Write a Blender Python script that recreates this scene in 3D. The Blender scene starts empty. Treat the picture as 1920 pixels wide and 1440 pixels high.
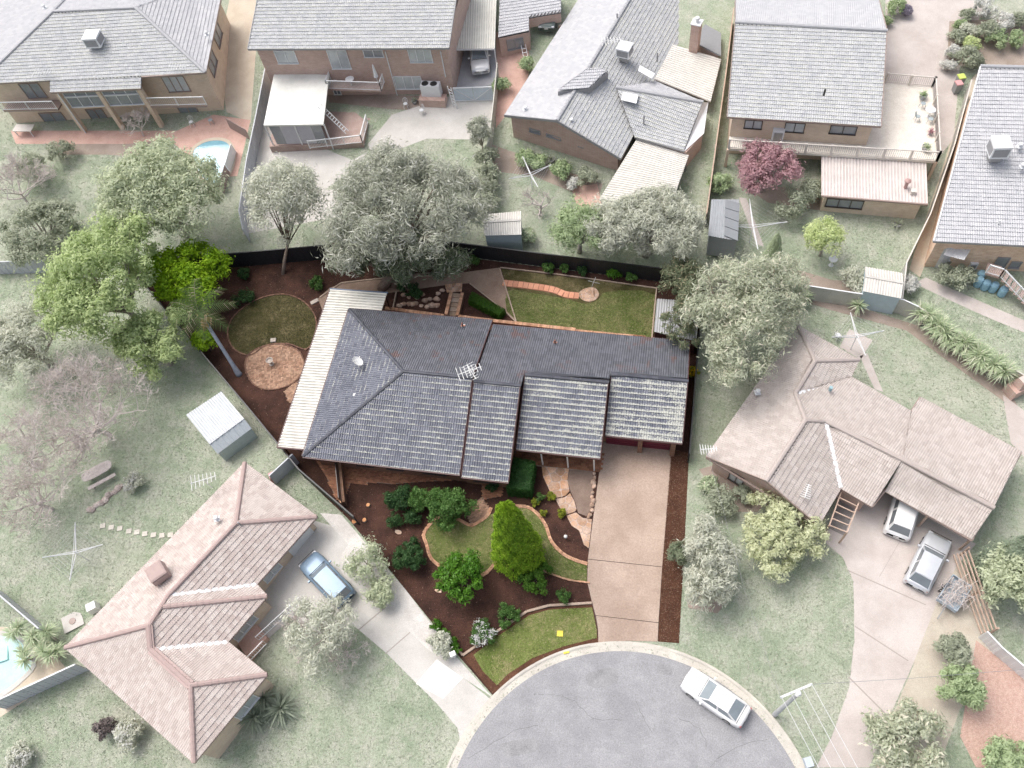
import bpy, bmesh, math, random
import numpy as np
from mathutils import Vector, Matrix
from mathutils.geometry import tessellate_polygon

SC = bpy.context.scene
COL = SC.collection
# ------------------------------------------------------------------ camera
FOC = 1555.0                      # focal length in photograph pixels (1920 wide)
CAMZ = 58.0
_p, _r, _yw = math.radians(59.5106), math.radians(-11.333), math.radians(-19.305)
def _axes():
    f = np.array([0, math.cos(_p), -math.sin(_p)]); rt = np.array([1., 0, 0]); up = np.cross(rt, f)
    rt, up = math.cos(_r)*rt + math.sin(_r)*up, -math.sin(_r)*rt + math.cos(_r)*up
    c, s = math.cos(-_yw), math.sin(-_yw)
    Z = np.array([[c, -s, 0], [s, c, 0], [0, 0, 1]])
    return Z @ f, Z @ rt, Z @ up
CF, CR, CU = _axes()
CAM = np.array([0, 0, CAMZ])
cam = bpy.data.objects.new('camera', bpy.data.cameras.new('camera'))
COL.objects.link(cam)
cam.data.sensor_fit = 'HORIZONTAL'; cam.data.sensor_width = 36.0
cam.data.lens = FOC/1920*36.0
cam.data.clip_start = 1.0; cam.data.clip_end = 2000.0
cam.matrix_world = Matrix(((CR[0], CU[0], -CF[0], 0), (CR[1], CU[1], -CF[1], 0), (CR[2], CU[2], -CF[2], CAMZ), (0, 0, 0, 1)))
SC.camera = cam
# ------------------------------------------------------------------ world, sun, exposure
SUN_EL, SUN_AZ = math.radians(62), math.radians(-62)      # azimuth from +Y towards +X: light comes from behind the house
world = bpy.data.worlds.new('World'); SC.world = world; world.use_nodes = True
wn = world.node_tree
sky = wn.nodes.new('ShaderNodeTexSky'); sky.sky_type = 'NISHITA'; sky.sun_disc = False
sky.sun_elevation = SUN_EL; sky.sun_rotation = SUN_AZ
sky.air_density = 0.7; sky.dust_density = 6.0; sky.ozone_density = 0.6; sky.altitude = 200
hs = wn.nodes.new('ShaderNodeHueSaturation'); hs.inputs['Saturation'].default_value = .5     # thin cloud whitens the blue
wn.links.new(sky.outputs[0], hs.inputs['Color']); wn.links.new(hs.outputs[0], wn.nodes['Background'].inputs[0])
wn.nodes['Background'].inputs[1].default_value = 0.15
sun = bpy.data.objects.new('sun', bpy.data.lights.new('sun', 'SUN')); COL.objects.link(sun)
sun.data.energy = 0.7; sun.data.angle = math.radians(35); sun.data.color = (1.0, 0.965, 0.915)
_sd = Vector((math.sin(SUN_AZ)*math.cos(SUN_EL), math.cos(SUN_AZ)*math.cos(SUN_EL), math.sin(SUN_EL)))
sun.rotation_euler = (-_sd).to_track_quat('-Z', 'Y').to_euler()
SC.view_settings.view_transform = 'Standard'; SC.view_settings.look = 'None'
SC.view_settings.gamma = 1.0; SC.view_settings.exposure = 0.82
SC.view_settings.use_curve_mapping = False

# ------------------------------------------------------------------ terrain and placing
def hgt(y):
    s = lambda t, w: 0 if t < -w else (t if t > w else (t+w)**2/(4*w))
    return .15*(s(y-41, 3)-s(y-95, 3)) - .12*(s(18-y, 3)-s(-40-y, 3))
def ray(x, y): return CF*FOC + CR*(x-960) - CU*(y-720)
def W(x, y, z=0.):
    d = ray(x, y); return CAM + d*((z-CAMZ)/d[2])
def G(x, y, dz=0.):
    z = 0.
    for i in range(25):
        q = W(x, y, z+dz); z = hgt(q[1])
    return q
def WL(x, y, A, B):               # where the sight line meets the upright plane through A and B
    d = ray(x, y); n = np.array([-(B[1]-A[1]), B[0]-A[0], 0.])
    t = ((np.array([A[0], A[1], 0])-CAM) @ n)/(d @ n)
    return CAM + d*t
def PXM(q):                       # photograph pixels per metre near a point
    return FOC/((np.array(q)-CAM) @ CF)

# ------------------------------------------------------------------ materials
MATS = {}
def _nt(name):
    m = bpy.data.materials.new(name); m.use_nodes = True; t = m.node_tree
    return m, t, t.nodes['Principled BSDF']
def _mix(t, fac, a, b, mode='MIX'):
    n = t.nodes.new('ShaderNodeMix'); n.data_type = 'RGBA'; n.blend_type = mode
    for i, v in ((0, fac), (6, a), (7, b)):
        if hasattr(v, 'is_output'): t.links.new(v, n.inputs[i])
        else: n.inputs[i].default_value = (*v, 1) if isinstance(v, tuple) else v
    return n.outputs[2]
def _math(t, op, a, b=None, clamp=False):
    n = t.nodes.new('ShaderNodeMath'); n.operation = op; n.use_clamp = clamp
    for i, v in ((0, a), (1, b)):
        if v is None: continue
        if hasattr(v, 'is_output'): t.links.new(v, n.inputs[i])
        else: n.inputs[i].default_value = v
    return n.outputs[0]
def _noise(t, vec, scale, detail=4, rough=.6):
    n = t.nodes.new('ShaderNodeTexNoise'); n.inputs['Scale'].default_value = scale
    n.inputs['Detail'].default_value = detail; n.inputs['Roughness'].default_value = rough
    if vec is not None: t.links.new(vec, n.inputs['Vector'])
    return n.outputs['Fac']
def _ramp(t, fac, lo, hi):
    n = t.nodes.new('ShaderNodeMapRange'); n.inputs[1].default_value = lo; n.inputs[2].default_value = hi
    t.links.new(fac, n.inputs[0]); return n.outputs[0]
def _pos(t): return t.nodes.new('ShaderNodeNewGeometry').outputs['Position']
def _isl(t):
    a = t.nodes.new('ShaderNodeNewGeometry').outputs['Random Per Island']
    b = t.nodes.new('ShaderNodeObjectInfo').outputs['Random']
    return _math(t, 'FRACT', _math(t, 'ADD', a, b))
def _bump(t, bs, hgt_, st, dist=.02):
    n = t.nodes.new('ShaderNodeBump'); n.inputs['Strength'].default_value = st; n.inputs['Distance'].default_value = dist
    t.links.new(hgt_, n.inputs['Height']); t.links.new(n.outputs[0], bs.inputs['Normal'])
def surf(name, c1, c2, scale=1.0, rough=.8, fine=0.25, fscale=30, bump=0.3, isl=0.0, spec=.3, metal=0., speck=None):
    """two-tone mottled surface: broad patches c1..c2, fine grain, optional per-piece variation and specks (colour, scale, amount)"""
    if name in MATS: return MATS[name]
    m, t, b = _nt(name); p = _pos(t)
    col = _mix(t, _ramp(t, _noise(t, p, scale, 5, .65), .36, .64), c1, c2)
    fn = _noise(t, p, fscale, 3, .7)
    g = _math(t, 'ADD', _math(t, 'MULTIPLY', _ramp(t, fn, .3, .7), fine*2), 1-fine)
    if isl: g = _math(t, 'MULTIPLY', g, _math(t, 'ADD', _math(t, 'MULTIPLY', _isl(t), isl*2), 1-isl))
    cn = t.nodes.new('ShaderNodeCombineColor')
    for i in range(3): t.links.new(g, cn.inputs[i])
    col = _mix(t, 1.0, col, cn.outputs[0], 'MULTIPLY')
    if speck:
        sc_, amt = speck[1], speck[2]
        f = _ramp(t, _noise(t, p, sc_, 2, .5), .70-amt, .74-amt)
        col = _mix(t, f, col, speck[0])
    t.links.new(col, b.inputs['Base Color'])
    b.inputs['Roughness'].default_value = rough; b.inputs['Metallic'].default_value = metal
    b.inputs['Specular IOR Level'].default_value = spec
    if bump: _bump(t, b, fn, bump)
    MATS[name] = m; return m
def grass(name, g1, g2, dry, dryamt=.5):
    if name in MATS: return MATS[name]
    m, t, b = _nt(name); p = _pos(t)
    c = _mix(t, _ramp(t, _noise(t, p, .28, 7, .75), .40, .60), g1, g2)
    c = _mix(t, _math(t, 'MULTIPLY', _ramp(t, _noise(t, p, .8, 7, .75), .62-dryamt*.25, .8-dryamt*.2), .85), c, dry)
    c = _mix(t, _math(t, 'MULTIPLY', _ramp(t, _noise(t, p, .13, 5, .7), .50, .66), .55), c, dry)
    f1 = _noise(t, p, 7, 6, .85); f2 = _noise(t, p, 24, 3, .7)
    g = _math(t, 'ADD', _math(t, 'MULTIPLY', _ramp(t, f1, .36, .64), .5), _math(t, 'MULTIPLY', _ramp(t, f2, .35, .65), .5))
    g = _math(t, 'ADD', _math(t, 'MULTIPLY', g, .9), .55)
    cn = t.nodes.new('ShaderNodeCombineColor')
    for i in range(3): t.links.new(g, cn.inputs[i])
    t.links.new(_mix(t, 1.0, c, cn.outputs[0], 'MULTIPLY'), b.inputs['Base Color'])
    b.inputs['Roughness'].default_value = .9; b.inputs['Specular IOR Level'].default_value = .1
    _bump(t, b, _math(t, 'ADD', f1, f2), .9, .05)
    MATS[name] = m; return m
def leaf(name, c1, c2, c3=None, trans=.4, rough=.55):
    """leaf colour varies leaf by leaf between c1 and c2; a few leaves take c3"""
    if name in MATS: return MATS[name]
    m, t, b = _nt(name); p = _pos(t)
    r = _isl(t)
    c = _mix(t, _math(t, 'ADD', _math(t, 'MULTIPLY', r, .5), _math(t, 'MULTIPLY', _ramp(t, _noise(t, p, 1.1, 4, .65), .36, .64), .5)), c1, c2)
    if c3: c = _mix(t, _math(t, 'GREATER_THAN', _math(t, 'FRACT', _math(t, 'MULTIPLY', r, 37.3)), .86), c, c3)
    t.links.new(c, b.inputs['Base Color']); b.inputs['Roughness'].default_value = rough
    b.inputs['Specular IOR Level'].default_value = .25
    tr = t.nodes.new('ShaderNodeBsdfTranslucent'); t.links.new(c, tr.inputs[0])
    ms = t.nodes.new('ShaderNodeMixShader'); ms.inputs[0].default_value = trans
    t.links.new(b.outputs[0], ms.inputs[1]); t.links.new(tr.outputs[0], ms.inputs[2])
    t.links.new(ms.outputs[0], t.nodes['Material Output'].inputs[0])
    MATS[name] = m; return m
def tile(name, c1, c2, lich, amt, rough=.45, spec=.5, blotch=None, gx=None):
    """concrete roof tile: two tones, lichen on the lower lips (amt), optional reddish blotches;
    gx=(x0,x1,a0,a1): lichen grows thicker from one end of the roof to the other"""
    if name in MATS: return MATS[name]
    m, t, b = _nt(name); p = _pos(t)
    r = _isl(t)
    c = _mix(t, r, c1, c2)
    if blotch:
        c = _mix(t, _math(t, 'MULTIPLY', _ramp(t, _noise(t, p, .55, 4, .6), .56, .66), _math(t, 'GREATER_THAN', _math(t, 'FRACT', _math(t, 'MULTIPLY', r, 17.)), .55)), c, blotch)
    uv = t.nodes.new('ShaderNodeUVMap'); sx = t.nodes.new('ShaderNodeSeparateXYZ'); t.links.new(uv.outputs[0], sx.inputs[0])
    edge = _ramp(t, sx.outputs[1], .42, .0)
    big = _noise(t, p, .7, 4, .6); fine = _noise(t, p, 7.5, 5, .75); fin2 = _noise(t, p, 26, 3, .7)
    s = _math(t, 'ADD', _math(t, 'MULTIPLY', edge, .20), _math(t, 'MULTIPLY', fine, .55))
    s = _math(t, 'ADD', s, _math(t, 'MULTIPLY', fin2, .25)); s = _math(t, 'ADD', s, _math(t, 'MULTIPLY', big, .40))
    a = amt
    if gx:
        sp = t.nodes.new('ShaderNodeSeparateXYZ'); t.links.new(p, sp.inputs[0])
        mr = t.nodes.new('ShaderNodeMapRange'); t.links.new(sp.outputs[0], mr.inputs[0])
        for i, v in enumerate(gx): mr.inputs[i+1].default_value = v
        a = mr.outputs[0]
    s = _math(t, 'ADD', s, a)
    mask = _math(t, 'MULTIPLY', _ramp(t, s, .735, .80), .9, True)
    lc = _mix(t, fin2, lich, tuple(v*.72 for v in lich))
    t.links.new(_mix(t, mask, c, lc), b.inputs['Base Color'])
    ro = _math(t, 'ADD', _math(t, 'MULTIPLY', mask, .95-rough), rough)
    t.links.new(ro, b.inputs['Roughness']); b.inputs['Specular IOR Level'].default_value = spec
    _bump(t, b, fin2, .25, .01)
    MATS[name] = m; return m
def brick(name, c1, c2, mortar, along=(.7, .7), sc=4.3):
    if name in MATS: return MATS[name]
    m, t, b = _nt(name); p = _pos(t)
    sp = t.nodes.new('ShaderNodeSeparateXYZ'); t.links.new(p, sp.inputs[0])
    u = _math(t, 'ADD', _math(t, 'MULTIPLY', sp.outputs[0], along[0]), _math(t, 'MULTIPLY', sp.outputs[1], along[1]))
    cb = t.nodes.new('ShaderNodeCombineXYZ'); t.links.new(u, cb.inputs[0]); t.links.new(sp.outputs[2], cb.inputs[1])
    bt = t.nodes.new('ShaderNodeTexBrick'); bt.inputs['Scale'].default_value = 1.0
    bt.inputs['Brick Width'].default_value = .24; bt.inputs['Row Height'].default_value = .086; bt.inputs['Mortar Size'].default_value = .008
    bt.inputs['Bias'].default_value = 0
    for k, c in (('Color1', c1), ('Color2', c2), ('Mortar', mortar)): bt.inputs[k].default_value = (*c, 1)
    t.links.new(cb.outputs[0], bt.inputs['Vector'])
    c = _mix(t, _math(t, 'MULTIPLY', _ramp(t, _noise(t, p, 1.2, 5), .4, .7), .3), bt.outputs[0], tuple(v*.6 for v in c1))
    t.links.new(c, b.inputs['Base Color']); b.inputs['Roughness'].default_value = .85
    _bump(t, b, bt.outputs['Fac'], -.3, .01)
    MATS[name] = m; return m
def plain(name, c, rough=.5, metal=0., spec=.5, var=.1, coat=0.):
    if name in MATS: return MATS[name]
    m, t, b = _nt(name); p = _pos(t)
    d = tuple(max(0, v*(1-var*1.5)) for v in c)
    t.links.new(_mix(t, _ramp(t, _noise(t, p, 3.0, 5, .7), .3, .75), c, d), b.inputs['Base Color'])
    b.inputs['Roughness'].default_value = rough; b.inputs['Metallic'].default_value = metal
    b.inputs['Specular IOR Level'].default_value = spec; b.inputs['Coat Weight'].default_value = coat
    MATS[name] = m; return m
def glass(name, c, rough=.08):
    if name in MATS: return MATS[name]
    m, t, b = _nt(name); p = _pos(t)
    t.links.new(_mix(t, _noise(t, p, 1.3, 2), c, tuple(v*.6 for v in c)), b.inputs['Base Color'])
    b.inputs['Roughness'].default_value = rough; b.inputs['Specular IOR Level'].default_value = .8
    MATS[name] = m; return m

# ------------------------------------------------------------------ mesh building
LOC = {}
def tag(o, label=None, cat=None, group=None, kind=None):
    if label: o['label'] = label
    if cat: o['category'] = cat
    if group: o['group'] = group
    if kind: o['kind'] = kind
    return o
def thing(name, label, cat, loc, group=None):
    o = bpy.data.objects.new(name, None); COL.objects.link(o); o.empty_display_size = .3
    loc = tuple(float(v) for v in loc); o.location = loc; LOC[o.name] = np.array(loc)
    return tag(o, label, cat, group)
def link(me, name, mat, parent, base=(0, 0, 0)):
    o = bpy.data.objects.new(name, me); COL.objects.link(o)
    if mat: me.materials.append(mat)
    if parent: o.parent = parent; LOC[o.name] = LOC[parent.name]
    else: o.location = tuple(float(v) for v in base); LOC[o.name] = np.array(base, float)
    return o
class MB:
    def __init__(s): s.v = []; s.f = []; s.uv = None
    def add(s, vs, fs):
        n = len(s.v); s.v += [tuple(map(float, q)) for q in vs]; s.f += [tuple(i+n for i in q) for q in fs]; return s
    def hexa(s, a): return s.add(a, [(3, 2, 1, 0), (4, 5, 6, 7), (0, 1, 5, 4), (1, 2, 6, 5), (2, 3, 7, 6), (3, 0, 4, 7)])
    def box(s, c, size, rot=0., taper=1.):
        x, y, z = size[0]/2, size[1]/2, size[2]; cs, sn = math.cos(rot), math.sin(rot); a = []
        for zz, k in ((0, 1.), (z, taper)):
            for q in ((-x, -y), (x, -y), (x, y), (-x, y)):
                a.append((c[0]+(q[0]*cs-q[1]*sn)*k, c[1]+(q[0]*sn+q[1]*cs)*k, c[2]+zz))
        return s.hexa(a)
    def bar(s, p, q, w=.05, h=.05, upv=(0, 0, 1)):
        p, q = np.array(p, float), np.array(q, float); d = q-p; L = np.linalg.norm(d)
        if L < 1e-6: return s
        d /= L; u = np.array(upv, float)
        if abs(d @ u) > .98: u = np.array([1., 0, 0])
        sd = np.cross(d, u); sd /= np.linalg.norm(sd); u = np.cross(sd, d)
        a = [e+sd*i*w/2+u*j*h/2 for e in (p, q) for i, j in ((-1, -1), (1, -1), (1, 1), (-1, 1))]
        return s.add(a, [(0, 1, 2, 3), (7, 6, 5, 4), (4, 5, 1, 0), (5, 6, 2, 1), (6, 7, 3, 2), (7, 4, 0, 3)])
    def tube(s, pts, rs, n=6, cap=True):
        pts = [np.array(q, float) for q in pts]
        if not hasattr(rs, '__len__'): rs = [rs]*len(pts)
        base = len(s.v); V = []
        for i, q in enumerate(pts):
            d = pts[min(i+1, len(pts)-1)]-pts[max(i-1, 0)]; d = d/(np.linalg.norm(d)+1e-9)
            u = np.array([0, 0, 1.]) if abs(d[2]) < .9 else np.array([1., 0, 0])
            a = np.cross(d, u); a /= np.linalg.norm(a); b = np.cross(d, a)
            for k in range(n):
                t = 2*math.pi*k/n; V.append(q+(a*math.cos(t)+b*math.sin(t))*rs[i])
        F = [(i*n+k, i*n+(k+1) % n, (i+1)*n+(k+1) % n, (i+1)*n+k) for i in range(len(pts)-1) for k in range(n)]
        if cap: F += [tuple(range(n-1, -1, -1)), tuple((len(pts)-1)*n+k for k in range(n))]
        return s.add(V, F)
    def prism(s, poly, z0, z1):
        n = len(poly); poly = list(poly)
        if sum(poly[i][0]*poly[(i+1) % n][1]-poly[(i+1) % n][0]*poly[i][1] for i in range(n)) < 0: poly = poly[::-1]
        f0 = z0 if callable(z0) else (lambda q: z0); f1 = z1 if callable(z1) else (lambda q: z1)
        V = [(q[0], q[1], f0(q)) for q in poly]+[(q[0], q[1], f1(q)) for q in poly]
        return s.add(V, [tuple(range(n-1, -1, -1)), tuple(range(n, 2*n))]+[(i, (i+1) % n, n+(i+1) % n, n+i) for i in range(n)])
    def lathe(s, c, prof, n=14):
        V = [(c[0]+r*math.cos(2*math.pi*k/n), c[1]+r*math.sin(2*math.pi*k/n), c[2]+z) for r, z in prof for k in range(n)]
        m = len(prof)
        F = [(i*n+k, i*n+(k+1) % n, (i+1)*n+(k+1) % n, (i+1)*n+k) for i in range(m-1) for k in range(n)]
        F += [tuple(range(n-1, -1, -1)), tuple((m-1)*n+k for k in range(n))]
        return s.add(V, F)
    def poly(s, pts): return s.add(pts, [tuple(range(len(pts)))])
    def build(s, name, mat, parent=None, smooth=False, kind=None, base=None):
        if parent is None and base is None:
            a = np.array(s.v); base = (a[:, 0].mean(), a[:, 1].mean(), a[:, 2].min())
        L = LOC[parent.name] if parent else np.array(base, float)
        me = bpy.data.meshes.new(name); me.from_pydata([(x-L[0], y-L[1], z-L[2]) for x, y, z in s.v], [], s.f)
        if s.uv is not None:
            l = me.uv_layers.new(name='UVMap'); l.data.foreach_set('uv', np.array(s.uv, np.float32).ravel())
        me.validate(); me.update()
        if smooth: me.polygons.foreach_set('use_smooth', [True]*len(me.polygons))
        o = link(me, name, mat, parent, base if parent is None else (0, 0, 0))
        if kind: o['kind'] = kind
        return o
def solo(mb, name, mat, label, cat, group=None, smooth=False): return tag(mb.build(name, mat, None, smooth), label, cat, group)
CUTS = [14.9+.5*i for i in range(14)]+[37.9+.5*i for i in range(14)]+[92, 95, 98, -37, -40, -43]
LAID = []
def drape(name, poly, off, mat, parent=None, kind='structure', wide=False):
    """a sheet of ground: a plan outline laid on the terrain, off metres above it"""
    if name != 'ground': LAID.append((name, [(float(q[0]), float(q[1])) for q in poly]))
    bm = bmesh.new(); f = bm.faces.new([bm.verts.new((float(q[0]), float(q[1]), 0)) for q in poly])
    bmesh.ops.triangulate(bm, faces=[f])
    ys = [q[1] for q in poly]
    for c in CUTS:
        if min(ys) < c < max(ys):
            bmesh.ops.bisect_plane(bm, geom=bm.verts[:]+bm.edges[:]+bm.faces[:], plane_co=(0, c, 0), plane_no=(0, 1, 0))
    for v in bm.verts: v.co.z = hgt(v.co.y)+off
    bmesh.ops.recalc_face_normals(bm, faces=bm.faces[:])
    for f in bm.faces:
        f.normal_update()
        if f.normal.z < 0: f.normal_flip()
    L = LOC[parent.name] if parent else np.zeros(3)
    for v in bm.verts: v.co -= Vector(L)
    me = bpy.data.meshes.new(name); bm.to_mesh(me); bm.free()
    o = link(me, name, mat, parent)
    if not parent and kind: o['kind'] = kind
    return o
def GP(pts): return [tuple(G(*q)[:2]) for q in pts]
def smoothpoly(pts, n=4, closed=True):
    pts = [np.array(q, float) for q in pts]; out = []; m = len(pts)
    for i in range(m if closed else m-1):
        a, b, c, d = (pts[(i-1) % m], pts[i], pts[(i+1) % m], pts[(i+2) % m]) if closed else (pts[max(i-1, 0)], pts[i], pts[i+1], pts[min(i+2, m-1)])
        for k in range(n):
            t = k/n; out.append(.5*((2*b)+(-a+c)*t+(2*a-5*b+4*c-d)*t*t+(-a+3*b-3*c+d)*t**3))
    if not closed: out.append(pts[-1])
    return out
def np_mesh(name, V, Q, mat, parent=None, base=(0, 0, 0)):
    L = LOC[parent.name] if parent else np.array(base, float)
    V = (V-L).astype(np.float32); Q = np.ascontiguousarray(Q, np.int32); k = Q.shape[1]
    me = bpy.data.meshes.new(name); me.vertices.add(len(V)); me.vertices.foreach_set('co', V.ravel())
    me.loops.add(Q.size); me.loops.foreach_set('vertex_index', Q.ravel())
    me.polygons.add(len(Q)); me.polygons.foreach_set('loop_start', np.arange(0, Q.size, k, dtype=np.int32))
    me.update(calc_edges=True)
    return link(me, name, mat, parent, base)

# ------------------------------------------------------------------ roofs
def inside_spans(P, v):
    xs = []; n = len(P)
    for i in range(n):
        (a, b), (c, d) = P[i], P[(i+1) % n]
        if (b <= v < d) or (d <= v < b): xs.append(a+(v-b)*(c-a)/(d-b))
    xs.sort(); return [(xs[i], xs[i+1]) for i in range(0, len(xs)-1, 2)]
def tile_plane(mb, pts, tw=.32, co=.32, lift=.055, prof=((0, 0), (.18, .03), (.32, .03), (.5, 0), (.68, .03), (.82, .03), (1, 0)), singles=None, rng=random):
    """lay roof tiles on the plane polygon pts (first edge is the eave); appends to mb with UVs"""
    P = [np.array(q, float) for q in pts]; c = sum(P)/len(P)
    n = np.zeros(3)
    for i in range(len(P)): n += np.cross(P[i]-c, P[(i+1) % len(P)]-c)
    n /= np.linalg.norm(n)
    if n[2] < 0: n = -n
    e = P[1]-P[0]; e -= n*(e @ n); e /= np.linalg.norm(e); s = np.cross(n, e)
    if s[2] < 0: s = -s; e = -e
    o = c-e*(c @ e-P[0] @ e)-s*(c @ s-P[0] @ s)
    Q = [((q-o) @ e, (q-o) @ s) for q in P]
    v1 = max(q[1] for q in Q); v = min(q[1] for q in Q)
    if mb.uv is None: mb.uv = []
    tris = [[P[i] for i in tr] for tr in tessellate_polygon([[Vector(q) for q in P]])]
    warp = max(abs((q-c) @ n) for q in P) > .015
    def fix(p):
        if not warp: return p
        best = None
        for A, B, D in tris:
            d = (B[0]-A[0])*(D[1]-A[1])-(D[0]-A[0])*(B[1]-A[1])
            if abs(d) < 1e-9: continue
            b = ((p[0]-A[0])*(D[1]-A[1])-(D[0]-A[0])*(p[1]-A[1]))/d; g = ((B[0]-A[0])*(p[1]-A[1])-(p[0]-A[0])*(B[1]-A[1]))/d
            m = min(b, g, 1-b-g)
            if best is None or m > best[0]: best = (m, A[2]+(B[2]-A[2])*b+(D[2]-A[2])*g)
            if m > -1e-6: break
        q = np.array(p); q[2] = best[1]; return q
    k = 0
    while v < v1-.04:
        vt = min(v+co, v1)
        sp = inside_spans(Q, (v+vt)/2); s0 = inside_spans(Q, v+.004); s1 = inside_spans(Q, vt-.004)
        for j, (l, r) in enumerate(sp):
            l0, r0 = s0[j] if len(s0) == len(sp) else (l, r); l1, r1 = s1[j] if len(s1) == len(sp) else (l, r)
            a = math.floor(min(l0, l1)/tw)*tw+(tw/2 if k % 2 else 0)-tw
            while a < max(r0, r1):
                b = a+tw
                b0, b1, t0, t1 = max(a, l0), min(b, r0), max(a, l1), min(b, r1)
                full = b0 == a and b1 == b and t0 == a and t1 == b
                if full and singles is not None and len(singles[0]) < singles[1] and (singles[2] is None or singles[2](o+e*a+s*v)):
                    singles[0].append((o+e*a+s*v+n*rng.uniform(-.004, .006), e, s, n))
                elif max(b1-b0, t1-t0) > .02:
                    b1 = max(b1, b0); t1 = max(t1, t0); base = len(mb.v); dz = rng.uniform(-.006, .01); m = len(prof)
                    for (x0, x1, vv, lf) in ((b0, b1, v-.02, lift), (t0, t1, vt+.02, .004)):
                        A_, B_ = fix(o+e*x0+s*vv), fix(o+e*x1+s*vv)
                        for u, h in prof: mb.v.append(tuple(A_+(B_-A_)*u+n*(h+lf+dz)))
                    A_, B_ = fix(o+e*b0+s*(v-.02)), fix(o+e*b1+s*(v-.02))
                    for u, h in prof: mb.v.append(tuple(A_+(B_-A_)*u))
                    for i in range(m-1):
                        mb.f.append((base+i, base+i+1, base+m+i+1, base+m+i))
                        mb.uv += [(prof[i][0], 0), (prof[i+1][0], 0), (prof[i+1][0], 1), (prof[i][0], 1)]
                        mb.f.append((base+2*m+i, base+2*m+i+1, base+i+1, base+i)); mb.uv += [(0, .0), (0, 0), (0, 0), (0, 0)]
                a = b
        v += co; k += 1
SIMPLE = ((0, 0), (.25, .032), (.5, 0), (.75, .032), (1, 0))
def ridge_caps(mb, a, b, r=.13, seg=.42):
    a, b = np.array(a, float), np.array(b, float); L = np.linalg.norm(b-a); n = max(1, int(L/seg)); d = (b-a)/L
    sd = np.cross(d, (0, 0, 1)); sd /= np.linalg.norm(sd); up = np.cross(sd, d)
    if up[2] < 0: up = -up
    for i in range(n):
        p, q = a+d*L*i/n, a+d*(L*(i+1)/n+.04); V = []
        for e, k in ((p, 1.12), (q, .95)):
            for t in (-90, -45, 0, 45, 90):
                t = math.radians(t); V.append(e+sd*math.sin(t)*r*k+up*(math.cos(t)*r*.8*k-.02))
        mb.add(V, [(j, j+1, 6+j, 5+j) for j in range(4)]+[(0, 1, 2, 3, 4), (9, 8, 7, 6, 5)])
def corrugated(mb, p00, p10, p11, p01, pitch=.2, h=.03, th=.0):
    """ribbed sheet; ribs run from p0* to p1* (p00-p01 is the end across which ribs repeat)"""
    a, b, c, d = [np.array(q, float) for q in (p00, p10, p11, p01)]
    L = np.linalg.norm(d-a); n = max(2, int(L/pitch)); up = np.cross(b-a, d-a); up /= np.linalg.norm(up)
    if up[2] < 0: up = -up
    V = []; pr = ((0, 0), (.45, 0), (.55, 1), (.9, 1))
    ts = [(i+u)/n for i in range(n) for u, _ in pr]+[1.]; hs = [k for i in range(n) for _, k in pr]+[0]
    for t, k in zip(ts, hs): V += [a+(d-a)*t+up*h*k, b+(c-b)*t+up*h*k]
    m = len(ts); F = [(2*i, 2*i+1, 2*i+3, 2*i+2) for i in range(m-1)]
    if mb.uv is None: mb.uv = []
    for i in range(m-1): mb.uv += [(0, hs[i]), (1, hs[i]), (1, hs[i+1]), (0, hs[i+1])]
    mb.add(V, F); return mb
def ribbed(name, c1, c2, pan_shade, scale=.8, rough=.5, spec=.4, metal=0.):
    """roof sheet with the shade between ribs painted into the pans, unevenly; crests keep the sheet colour"""
    if name in MATS: return MATS[name]
    m, t, b = _nt(name); p = _pos(t)
    uv = t.nodes.new('ShaderNodeUVMap'); sx = t.nodes.new('ShaderNodeSeparateXYZ'); t.links.new(uv.outputs[0], sx.inputs[0])
    c = _mix(t, _ramp(t, _noise(t, p, scale, 6, .7), .35, .68), c1, c2)
    f = _math(t, 'MULTIPLY', _ramp(t, sx.outputs[1], .75, .0), _ramp(t, _noise(t, p, 1.3, 4, .6), .15, .6))  # shade between ribs put into the pan colour
    t.links.new(_mix(t, f, c, pan_shade), b.inputs['Base Color']); b.inputs['Roughness'].default_value = rough
    b.inputs['Specular IOR Level'].default_value = spec; b.inputs['Metallic'].default_value = metal
    MATS[name] = m; return m
def inset(poly, d):
    n = len(poly); A = sum(poly[i][0]*poly[(i+1) % n][1]-poly[(i+1) % n][0]*poly[i][1] for i in range(n)); sg = 1 if A > 0 else -1
    out = []
    for i in range(n):
        p0, p1, p2 = [np.array(poly[j % n][:2], float) for j in (i-1, i, i+1)]
        d1 = (p1-p0)/np.linalg.norm(p1-p0); d2 = (p2-p1)/np.linalg.norm(p2-p1)
        n1 = np.array([-d1[1], d1[0]])*sg; n2 = np.array([-d2[1], d2[0]])*sg
        den = 1+n1 @ n2
        out.append(tuple(p1+(n1+n2)*d/max(den, .2)))
    return out
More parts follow.
